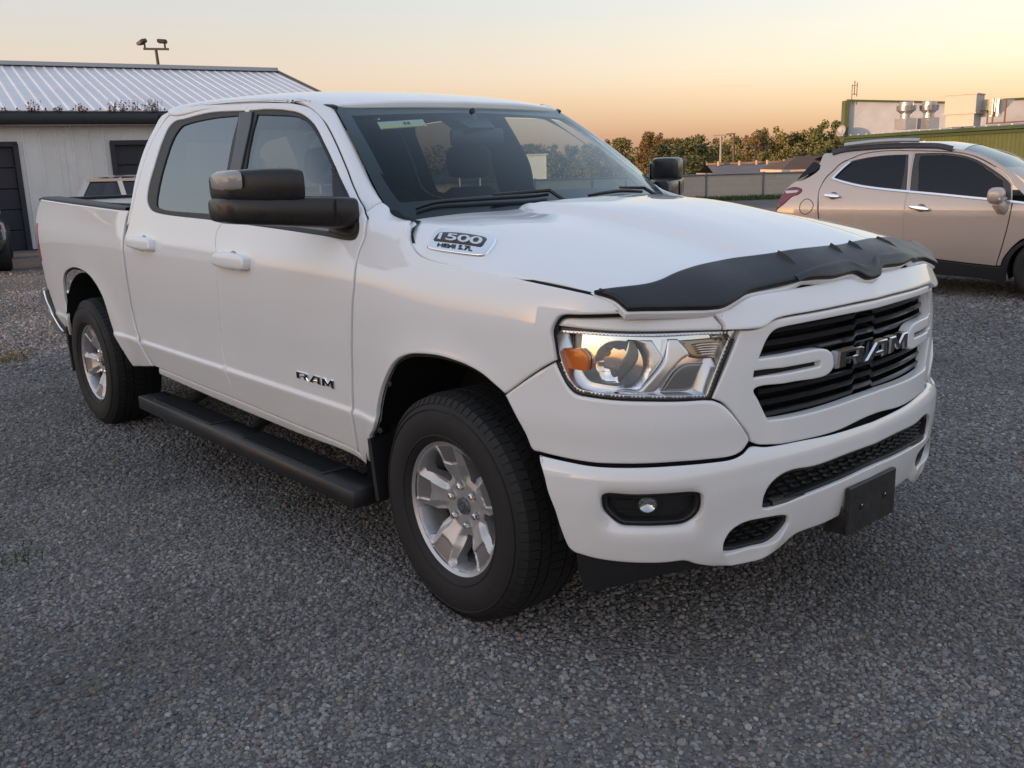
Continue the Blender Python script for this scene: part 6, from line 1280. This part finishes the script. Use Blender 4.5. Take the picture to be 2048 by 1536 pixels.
# ================================================================== green restaurant building on the right
GO=CG(20.55,58); gA=CG(20.55,58); gB=CG(25.6,22.7); gd=(gB-gA)/np.linalg.norm(gB-gA); gn=np.array([gd[1],-gd[0],0]); 
if gn@CRT>0: gn=-gn      # outward: to the left
grn=mat('green_siding',(.085,.105,.035),.55,var=.15,vscale=.6); grn2=mat('green_trim',(.045,.070,.030),.5); board=mat('parapet_board',(.50,.50,.50),.7,var=.18,vscale=.5)
gb=empty('green_building',tuple(GO),label='low green metal building with rooftop fans behind the crossover',cat='building')
def GP(s,z,o=0.): return gA+gd*s+gn*o+np.array([0,0,z])
LG=np.linalg.norm(gB-gA); GE=2.42
for k in range(24):
    a,b=LG*k/24,LG*(k+1)/24; pts=[(a+.004,0)]
    for q in range(5):
        c=a+(b-a)*(q+.5)/5; pts+=[(c-.05,0),(c-.03,.04),(c+.03,.04),(c+.05,0)]
    pts.append((b-.004,0)); V=[]
    for s,o in pts: V+=[GP(s,-4.2,o),GP(s,GE,o)]
    putw(mesh('wall_sheet',V,[(2*i,2*i+2,2*i+3,2*i+1) for i in range(len(pts)-1)],grn,None,smooth=False),gb)
t=MB(); t.beam(GP(-.3,GE+.06,.22),GP(LG,GE+.06,.22),.16,.16); t.beam(GP(-.3,GE-.12,.10),GP(LG,GE-.12,.10),.12,.12); putw(t.build('gutter',grn2,None,smooth=False),gb)
t=MB(); V=[GP(-.3,GE+.14,.30),GP(LG,GE+.14,.30),GP(LG,GE+.55,-9),GP(-.3,GE+.55,-9)]; t.add(V,[(0,1,2,3)]); t.add([v-np.array([0,0,.1]) for v in V],[(3,2,1,0)]); putw(t.build('roof',mat('roof_grey',(.30,.31,.33),.5,var=.15,vscale=.6),None,smooth=False),gb)
t=MB()
for k in range(40): t.lathe([(.05,0),(.05,.05),(.001,.07)],tuple(GP(k*.9,GE+.15,.22)),(0,0,1),8)
putw(t.build('roof_bolts',mat('bolt_white',(.55,.52,.48),.4),None),gb)
V=[CG(20.5,58,2.3),CG(31.5,58,2.3),CG(31.5,58,4.42),CG(26.6,58,4.30),CG(20.5,58,4.58)]; W2=[v+CF*.25 for v in V]
t=MB(); t.add(V+W2,[(0,1,2,3,4),(9,8,7,6,5),(0,5,6,1),(1,6,7,2),(2,7,8,3),(3,8,9,4),(4,9,5,0)]); putw(t.build('parapet_wall',board,None,smooth=False),gb)
t=MB(); t.beam(CG(20.42,57.9,4.62),CG(26.6,57.9,4.32),.14,.10); t.beam(CG(26.6,57.9,4.32),CG(31.5,57.9,4.44),.14,.10); t.box(tuple(CG(20.43,58.1,3.45)),(.26,.6,2.3),Crot); putw(t.build('parapet_trim',grn,None,smooth=False),gb)
# satellite dish on the corner
t=MB(); t.lathe([(.001,-.10),(.18,-.075),(.30,-.02),(.34,.02)],tuple(CG(19.95,57.3,2.85)),tuple(-CRT*.8-CF*.45+np.array([0,0,.3])),20); t.tube([CG(20.4,57.6,2.5),CG(20.0,57.4,2.8)],.03,6); t.tube([CG(19.95,57.3,2.6),CG(19.4,57.0,3.0)],.02,6)
dsh=t.build('satellite_dish',mat('dish_grey',(.30,.30,.30),.5),None,label='grey satellite dish on the left corner of green building',cat='satellite dish')
galv=mat('galvanised',(.52,.52,.53),.26,.85,var=.12,vscale=1.5); tan=mat('unit_tan',(.42,.38,.33),.5,var=.12,vscale=1.2)
def fan(lat,D,z0,lb,s=1.):
    r_=empty('exhaust_fan',tuple(CG(lat,D,z0)),label=lb,cat='exhaust fan',group='exhaust fans on the green roof'); o=CG(lat,D,z0)
    t=MB(); t.box(tuple(o+np.array([0,0,.28*s])),(.74*s,.74*s,.56*s),Crot@Matrix.Rotation(R(24),3,'Z')); putw(t.build('curb',galv,None,smooth=False),r_)
    t=MB(); t.lathe([(.27*s,.56*s),(.27*s,.78*s),(.34*s,.86*s),(.46*s,.93*s),(.48*s,1.12*s),(.485*s,1.18*s),(.46*s,1.17*s)],tuple(o),(0,0,1),32); putw(t.build('bowl',galv,None),r_)
    t=MB(); t.lathe([(.36*s,1.12*s),(.36*s,1.34*s),(.33*s,1.37*s),(.001,1.38*s)],tuple(o),(0,0,1),32); putw(t.build('motor_cap',galv,None),r_)
fan(20.72,50,2.66,'left rooftop exhaust fan on a glowing sunlit curb'); fan(21.9,50.0,2.66,'right rooftop exhaust fan standing next to the big tan unit')
ru=empty('rooftop_unit',tuple(CG(21.75,46,2.6)),label='large tan rooftop air unit beside the exhaust fans',cat='air unit'); Urot=Crot@Matrix.Rotation(R(-40),3,'Z')
t=MB(); t.box(tuple(CG(21.95,46.3,2.92)),(1.25,1.25,.6),Urot); putw(t.build('curb',tan,None,smooth=False),ru)
t=MB(); t.box(tuple(CG(21.95,46.3,3.64)),(1.40,1.40,.86),Urot,b=.02); t.box(tuple(CG(21.95,46.3,4.09)),(1.46,1.46,.05),Urot); t.box(tuple(CG(21.95,46.3,3.22)),(1.44,1.44,.05),Urot); putw(t.build('cabinet',tan,None,smooth=False),ru)
t=MB(); t.box(tuple(CG(23.2,46.3,3.45)),(.9,.8,.78),Urot); V=[CG(23.5,46.1,3.82),CG(24.2,46.0,3.80),CG(23.55,46.1,3.06)]; t.add(V+[v+CF*.8 for v in V],[(0,1,2),(5,4,3),(0,3,4,1),(1,4,5,2),(2,5,3,0)]); putw(t.build('intake_hood',galv,None,smooth=False),ru)
t=MB()
for la in(23.05,23.62): t.beam(CG(la,45.7,2.7),CG(la,45.7,3.85),.06)
t.beam(CG(22.7,45.6,2.72),CG(26.0,44.0,2.80),.07); t.beam(CG(22.75,45.6,2.72),CG(22.75,45.6,3.3),.05); t.beam(CG(22.2,45.3,3.3),CG(22.75,45.6,3.3),.05); putw(t.build('pipe',mat('pipe_rust',(.16,.07,.04),.7),None,smooth=False),ru)
an=empty('antenna',tuple(CG(20.75,57.8,4.5)),label='small roof antenna with thin rods above the parapet',cat='antenna'); t=MB()
for la,z0,z1 in((20.66,4.4,5.50),(20.80,4.9,5.72),(20.95,4.8,5.62)): t.tube([CG(la,57.8,z0),CG(la,57.8,z1)],.022,6)
for z in(4.95,5.45): t.tube([CG(20.64,57.8,z),CG(20.97,57.8,z)],.016,6)
for q in range(5): t.box(tuple(CG(20.80,57.8,5.0+q*.15)),(.07,.05,.03),Crot); t.box(tuple(CG(20.95,57.8,4.92+q*.15)),(.06,.05,.03),Crot)
putw(t.build('rods',mat('antenna_bronze',(.16,.09,.05),.5),None),an)
t=MB(); t.beam(CG(20.8,57.2,1.6),CG(20.8,57.2,2.40),.16,.16); putw(t.build('downspout',mat('bolt_white'),None,smooth=False),gb)
t=MB(); t.box(tuple(GP(17.5,2.12,.20)),(.55,.30,.32),Matrix((tuple(gd),tuple(gn),(0,0,1))).transposed()); putw(t.build('wall_light',mat('pole_bronze'),None,smooth=False),gb)

# ================================================================== slatted chain-link fence, grass verge
fz=.92
fe=empty('chain_link_fence',tuple(CG(8,35.4)),label='grey chain link fence with beige privacy slats behind the truck',cat='fence')
steel=mat('fence_steel',(.20,.21,.22),.5,.5); slat=mat('fence_slat',(.76,.66,.54),.75,var=.12,vscale=3)
posts=[ -18.0+2.115*k+.04 for k in range(20)]
for la in posts:
    if la>22: continue
    t=MB(); t.tube([CG(la,35.4,-.1),CG(la,35.4,fz+.06)],.038,8); putw(t.build('post',steel,None),fe)
t=MB(); t.tube([CG(-18,35.38,fz),CG(22,35.38,fz)],.03,8); putw(t.build('top_rail',steel,None),fe)
me=None
la=-17.95; k=0; sl_me=None
while la<22:
    if 4.5<la<13.5 and k<300:
        if sl_me is None:
            t=MB(); 
            for q in range(1): t.box((0,0,0),(.066,.012,fz-.06),Crot)
            o=t.build('slat',slat,None,smooth=False); sl_me=o.data
        else: o=bpy.data.objects.new('slat',sl_me); COL.objects.link(o)
        o.parent=fe; o.matrix_parent_inverse=Matrix.Translation(-fe.location); o.location=tuple(CG(la,35.42,fz/2)); k+=1
    la+=.070
t=MB(); t.box(tuple(CG(-6.8,35.42,fz/2)),(22.4,.012,fz-.06),Crot); t.box(tuple(CG(17.8,35.42,fz/2)),(8.4,.012,fz-.06),Crot); o=t.build('slat_rows',slat,None,smooth=False); putw(o,fe); o['kind']='stuff'
t=MB(); pt_=.058
x=-2.0
while x<13.6:      # diamond wire
    for sg in(-1,1):
        p=CG(x,35.39,.03 if sg>0 else fz-.02); q=CG(x+(fz-.05),35.39,fz-.02 if sg>0 else .03); t.beam(p,q,.006)
    x+=pt_*1.6
o=t.build('wire_mesh',steel,None,smooth=False,recalc=False); putw(o,fe); o['kind']='stuff'
def grass(name,n,fnp,hmin,hmax,m,label,seed,w_=.006):
    rn=random.Random(seed); t=MB()
    for _ in range(n):
        b=fnp(rn); h=rn.uniform(hmin,hmax); a=rn.uniform(0,6.28); dx=rn.gauss(0,.35)*h; dy=rn.gauss(0,.35)*h; sx,sy=math.cos(a)*w_,math.sin(a)*w_
        t.add([b+np.array([-sx,-sy,0]),b+np.array([sx,sy,0]),b+np.array([dx*.4+sx*.6,dy*.4+sy*.6,h*.6]),b+np.array([dx,dy,h])],[(0,1,2),(0,2,3)])
    return mesh(name,t.V,t.F,m,None,smooth=False,label=label,cat='grass',kind='stuff')
gmat=mat('grass_green',(.055,.085,.018),.7,var=.5,vscale=7); gdry=mat('grass_dry',(.17,.145,.045),.8,var=.5,vscale=12)
def verge(rn): return CG(rn.uniform(4,17),35.0+rn.gauss(0,.35),0)
grass('grass',9000,verge,.05,.20,gmat,'strip of green grass along the foot of the fence',1,.012)
def tuft(c,r,q=None): return lambda rn:(c+CRT*rn.gauss(0,r)+CF*rn.gauss(0,r*1.2))
grass('grass',260,tuft(CG(-4.42,7.95),.14),.02,.08,gdry,'yellowish grass tuft at the left picture edge behind the rear wheel',2,.004)
for i,(la,D,r,n,lb) in enumerate([(-7.35,14.2,.35,120,'thin weeds in the gravel near the black car'),(-6.6,13.4,.4,140,'sparse dry weeds in the gravel behind the tailgate'),(4.6,5.4,.22,60,'few dry grass blades in gravel right of the grille'),(4.1,5.0,.1,30,'tiny dry weed in gravel near the right picture edge'),(-2.1,3.62,.06,40,'small dark weed in gravel at the left picture edge')]):
    grass('weed',n,tuft(CG(la,D),r),.015,.05,gdry if i!=4 else gmat,lb,10+i,.004)

# ================================================================== beyond the fence: roofs, poles, trees
hz=-4.2
sb=empty('strip_building',tuple(CG(22,80,hz)),label='long grey roofed building beyond the fence below the trees',cat='building')
t=MB(); t.box(tuple(CG(31,84,-1.6)),(27,8,3.6),Crot); putw(t.build('wall',mat('far_wall',(.30,.26,.22),.8),None,smooth=False),sb)
t=MB(); t.add([CG(17.4,79.6,.08),CG(46,79.6,.20),CG(46,84,1.05),CG(17.6,84,.93),CG(17.4,88.4,.1),CG(46,88.4,.2)],[(0,1,2,3),(3,2,5,4)]); putw(t.build('roof',mat('far_roof',(.13,.125,.125),.9,var=.15,vscale=.4),None,smooth=False),sb)
t=MB(); t.beam(CG(17.6,84,.98),CG(46,84,1.10),.5,.16); putw(t.build('ridge_cap',mat('ridge_tan',(.28,.19,.14),.9,var=.4,vscale=1),None,smooth=False),sb)
for k in range(9):
    t=MB(); t.lathe([(.12,0),(.12,.35),(.001,.4)],tuple(CG(18.5+k*1.35+(k%3)*.3,83.3-.7*(k%2),.82)),(0,0,1),8); putw(t.build('roof_vent',mat('vent_tan',(.45,.30,.2),.7),None),sb)
hp=empty('hip_roof_house',tuple(CG(21,66,hz)),label='small house with brown hip roof and lit cream fascia',cat='house')
t=MB(); a=[CG(18.75,65,.60),CG(24.0,65,.62),CG(24.0,71,.62),CG(18.75,71,.60),CG(20.6,68,1.45),CG(22.2,68,1.45)]; t.add(a,[(0,1,5,4),(1,2,5),(2,3,4,5),(3,0,4)]); putw(t.build('roof',mat('roof_brown',(.085,.05,.038),.9,var=.2,vscale=1),None,smooth=False),hp)
t=MB(); t.box(tuple(CG(21.4,68,.50)),(5.1,5.8,.20),Crot); putw(t.build('fascia',mat('fascia_cream',(.62,.50,.36),.7),None,smooth=False),hp)
t=MB(); t.box(tuple(CG(21.4,68,-1.9)),(4.5,5.2,4.6),Crot); putw(t.build('wall',mat('far_wall'),None,smooth=False),hp)
sr=MB(); V=[CG(15.6,55,-.05),CG(16.35,55,-.05),CG(17.1,57.5,.68),CG(16.6,57.5,.72)]; sr.add(V+[v-np.array([0,0,.08]) for v in V],[(0,1,2,3),(7,6,5,4),(0,4,5,1),(1,5,6,2),(2,6,7,3),(3,7,4,0)]); sr.beam(CG(15.9,56,-4),CG(15.9,56,.0),.12); sr.beam(CG(16.8,57,-4),CG(16.8,57,.4),.12)
sr.build('canopy',mat('pale_green',(.30,.33,.25),.7),None,smooth=False,label='pale green slanted canopy top just above the fence',cat='canopy')
for (la,zt,arm,lb,mm) in((22.39,3.75,.9,'pale lamp pole left of the brown utility pole',mat('pole_pale',(.34,.29,.23),.7)),(23.75,3.85,.8,'brown utility pole with a bent top arm',mat('pole_brown',(.10,.065,.045),.8)),(26.0,2.7,1.2,'dark pole with floodlights in front of trees',mat('pole_dark',(.03,.03,.03),.7))):
    r_=empty('utility_pole',tuple(CG(la,100,hz)),label=lb,cat='utility pole',group='poles beyond the fence'); t=MB(); t.tube([CG(la,100,hz),CG(la,100,zt)],[.16,.10],8); putw(t.build('pole',mm,None),r_)
    t=MB(); t.beam(CG(la-arm*(.9 if la<23 or la>25 else 1),100,zt-.02),CG(la+arm*(.9 if la<23 else .15),100,zt+.02),.12); 
    if la>25: t.box(tuple(CG(la+.5,100,zt-.35)),(.5,.4,.3),Crot); t.box(tuple(CG(la+1.2,100,zt-.3)),(.45,.4,.3),Crot)
    putw(t.build('cross_arm',mm,None,smooth=False),r_)
# trees
def leaf_mat(name,c1,c2):
    m=bpy.data.materials.new(name); m.use_nodes=True; nt=m.node_tree; b=nt.nodes['Principled BSDF']; n=nt.nodes.new('ShaderNodeTexNoise'); tc=nt.nodes.new('ShaderNodeTexCoord'); n.inputs['Scale'].default_value=1.1; n.inputs['Detail'].default_value=5
    nt.links.new(tc.outputs['Object'],n.inputs['Vector']); r=nt.nodes.new('ShaderNodeValToRGB'); r.color_ramp.elements[0].color=c1+(1,); r.color_ramp.elements[1].color=c2+(1,); r.color_ramp.elements[0].position=.35; r.color_ramp.elements[1].position=.65
    nt.links.new(n.outputs[0],r.inputs[0]); nt.links.new(r.outputs[0],b.inputs['Base Color']); b.inputs['Roughness'].default_value=.75; b.inputs['Specular IOR Level'].default_value=.2; return m
LM=[leaf_mat('leaf_green',(.085,.10,.042),(.16,.165,.06)),leaf_mat('leaf_olive',(.13,.125,.045),(.23,.20,.07)),leaf_mat('leaf_rust',(.15,.105,.045),(.25,.165,.07)),leaf_mat('leaf_dark',(.06,.075,.038),(.11,.12,.05))]
barkm=mat('bark',(.06,.045,.035),.9)
def crown_mesh(seed,kind):
    rn=random.Random(seed); np_=np.random.default_rng(seed); V=[];F=[]; cl=[]
    K=46
    for _ in range(K):
        # clump centres inside an uneven crown of unit height
        h=rn.random(); prof=(math.sin(math.pi*min(.98,.12+.86*h))**.6) if kind=='round' else (1-h)**.75*.85+.05
        r=.42*prof*rn.random()**.5; a=rn.uniform(0,6.283); cl.append((r*math.cos(a),r*math.sin(a),.10+.86*h,rn.uniform(.07,.14)*(.6+.5*prof)))
    for cx,cy,cz,cr_ in cl:
        n=80; d=np_.normal(size=(n,3)); d/=np.linalg.norm(d,axis=1,keepdims=True); d*=(cr_*np_.random((n,1))**.4); 
        for p in d+np.array([cx,cy,cz]):
            q=np_.normal(size=3); q/=np.linalg.norm(q); u=np.cross(q,[.3,.2,.9]); u/=np.linalg.norm(u); w_=np.cross(q,u); s=rn.uniform(.014,.028)
            i=len(V); V+=[p-u*s,p+w_*s*.6,p+u*s,p-w_*s*.6]; F.append((i,i+1,i+2,i+3))
    me=bpy.data.meshes.new('crown'); me.from_pydata([tuple(v) for v in V],[],F); me.materials.append(LM[0]); return me
def trunk_mesh(seed):
    rn=random.Random(seed+50); t=MB(); t.tube([(0,0,0),(.01,.0,.3),(-.01,.01,.6),(.0,0,.85)],[.028,.02,.012,.004],7)
    for k in range(9):
        z=rn.uniform(.2,.7); a=rn.uniform(0,6.283); l=rn.uniform(.15,.33); t.tube([(0,0,z),(math.cos(a)*l*.5,math.sin(a)*l*.5,z+l*.35),(math.cos(a)*l,math.sin(a)*l,z+l*.6)],[.009,.006,.002],5)
    me=bpy.data.meshes.new('trunk'); me.from_pydata([tuple(v) for v in t.V],[],t.F); me.materials.append(barkm); return me
CM=[crown_mesh(k,'round' if k%3 else 'cone') for k in range(6)]; TM=[trunk_mesh(k) for k in range(4)]
TREES=[# lat, D, top z, width factor, crown variant, material, label
 (15.5,150,4.6,1.0,1,2,None),(18.2,150,4.9,.9,2,1,None),(20.4,140,5.0,.75,3,2,None),(22.4,150,6.1,.8,0,2,'tall rusty pointed tree just above the far mirror'),(24.2,150,5.6,.8,3,2,'rusty tree right of the tallest pointed one'),
 (18.5,110,3.3,1.2,4,3,None),(21.0,105,3.0,1.3,5,3,'large dark evergreen mass left of the pale lamp pole'),(23.4,112,2.6,1.1,2,3,None),(27.0,160,4.7,1.0,1,0,None),(29.0,165,5.0,1.0,2,1,None),(31.0,160,5.0,.9,4,0,None),(33.2,165,5.3,.9,5,0,None),
 (35.5,160,4.6,.9,1,0,None),(37.0,155,4.7,.8,2,1,None),(38.6,150,5.0,.8,4,2,'bare brownish tree right of the utility poles'),(40.6,152,5.6,.95,5,1,None),(42.8,150,5.8,1.0,1,1,'broad olive tree in the middle of the tree line'),(45.2,150,4.8,.9,2,0,None),(47.4,150,5.6,.9,4,1,None),(49.8,148,6.4,1.05,5,0,'tallest green tree left of the green parapet'),(52.2,150,5.7,.9,1,1,None),(54.5,155,5.9,.9,2,0,None),
 (27.8,125,1.7,1.0,1,1,None),(30.5,128,1.9,1.0,2,0,None),(33.8,125,2.2,1.0,4,1,None),(36.6,125,2.6,.9,5,1,None),(39.5,125,2.2,1.0,1,0,None),(42.0,125,2.5,.9,2,3,'dark round bush below the olive trees'),(44.5,125,2.0,1.0,4,1,None),(13.2,150,4.2,1.0,4,1,None),(10.5,155,4.0,1.1,5,0,None),(7.5,160,4.4,1.1,1,0,None),(4,160,4.6,1.2,2,1,None),(0,165,4.8,1.2,4,0,None)]
ORD=['first','second','third','fourth','fifth','sixth','seventh','eighth','ninth','tenth','eleventh','twelfth','thirteenth','fourteenth','fifteenth','sixteenth','seventeenth','eighteenth','nineteenth','twentieth']
COLN=['green','olive','rusty','dark']; vis=sorted(t_[0] for t_ in TREES if t_[1]>=140 and t_[0]>15); low=sorted(t_[0] for t_ in TREES if t_[1]<140 and t_[0]>15); hid=sorted(t_[0] for t_ in TREES if t_[0]<=15)
for i,(la,D,zt,wf,cv,mi_,lb) in enumerate(TREES):
    if lb is None: lb=('%s tree, %s from the left in the far tree line'%(COLN[mi_],ORD[vis.index(la)])) if la in vis and D>=140 else ('low %s tree, %s from the left in front of the far tree line'%(COLN[mi_],ORD[low.index(la)])) if la in low else '%s tree behind the truck cab, %s from the left there'%(COLN[mi_],ORD[hid.index(la)])
    H_=zt-hz+.3; root=empty('tree',tuple(CG(la,D,hz-.3)),label=lb or 'tree in the hazy evening tree line beyond the fence',cat='tree',group='trees beyond the fence')
    rr=random.Random(i); az=rr.uniform(0,6.28)
    c=bpy.data.objects.new('crown',CM[cv]); COL.objects.link(c); c.parent=root; c.scale=(H_*wf*.85,H_*wf*.85,H_); c.rotation_euler=(0,0,az)
    c.material_slots[0].link='OBJECT'; c.material_slots[0].material=LM[mi_]
    k=bpy.data.objects.new('trunk',TM[i%4]); COL.objects.link(k); k.parent=root; k.scale=(H_*.8,H_*.8,H_); k.rotation_euler=(0,0,az)
# white shed behind the truck, seen through the cab windows
ws_=empty('white_shed',tuple(CG(1.1,47)),label='plain white shed wall seen through the truck windows',cat='shed')
t=MB(); t.box(tuple(CG(.9,49,.95)),(2.2,4,1.9),Crot); putw(t.build('wall',wallw,None,smooth=False),ws_)
t=MB(); t.box(tuple(CG(.9,49,1.93)),(2.4,4.2,.06),Crot); putw(t.build('roof',roofm,None,smooth=False),ws_)
# far wood closing the horizon
rn=np.random.default_rng(5); V=[];F=[]
n=34000; la=rn.uniform(-150,170,n); zz=hz+rn.random(n)**.8*(8.2+1.0*np.sin(la*.35)+.7*np.sin(la*.9+1)); 
for a,z in zip(la,zz):
    p=CG(a,190+rn.normal()*6,z); q=rn.normal(size=3); q/=np.linalg.norm(q); u=np.cross(q,[.3,.2,.9]); u/=np.linalg.norm(u); w_=np.cross(q,u); s=rn.uniform(.18,.42); i=len(V); V+=[p-u*s,p+w_*s*.7,p+u*s,p-w_*s*.7]; F.append((i,i+1,i+2,i+3))
mesh('distant_wood',V,F,LM[0],None,smooth=False,label='distant wood closing the horizon behind the tree line',cat='wood',kind='stuff')

# ================================================================== added unseen shed shape, left of the camera: keeps sun off the foreground
SQ=CRT*.469-CF*.883; SD_=-CRT*.883-CF*.469; SC=CO+SD_*26-SQ*2.6; Qrot=Matrix((tuple(SQ),tuple(SD_),(0,0,1))).transposed()
sh_=empty('shade_blocker',tuple(SC),label='added out of view shed shape behind the camera that shades the truck',cat='building')
t=MB(); t.box(tuple(SC+np.array([0,0,2.5])),(13.2,5,5.0),Qrot); putw(t.build('wall',mat('shed_wall',(.30,.29,.28),.8,var=.1,vscale=.7),None,smooth=False),sh_)
V=[SC+SQ*a+SD_*b+np.array([0,0,z]) for a,b,z in((-6.7,-2.8,4.95),(6.7,-2.8,4.95),(6.7,0,6.2),(-6.7,0,6.2),(-6.7,2.8,4.95),(6.7,2.8,4.95))]
t=MB(); t.add(V,[(0,1,2,3),(3,2,5,4),(0,3,4),(1,5,2)]); putw(t.build('roof',mat('blocker_roof',(.18,.18,.19),.7),None,smooth=False),sh_)
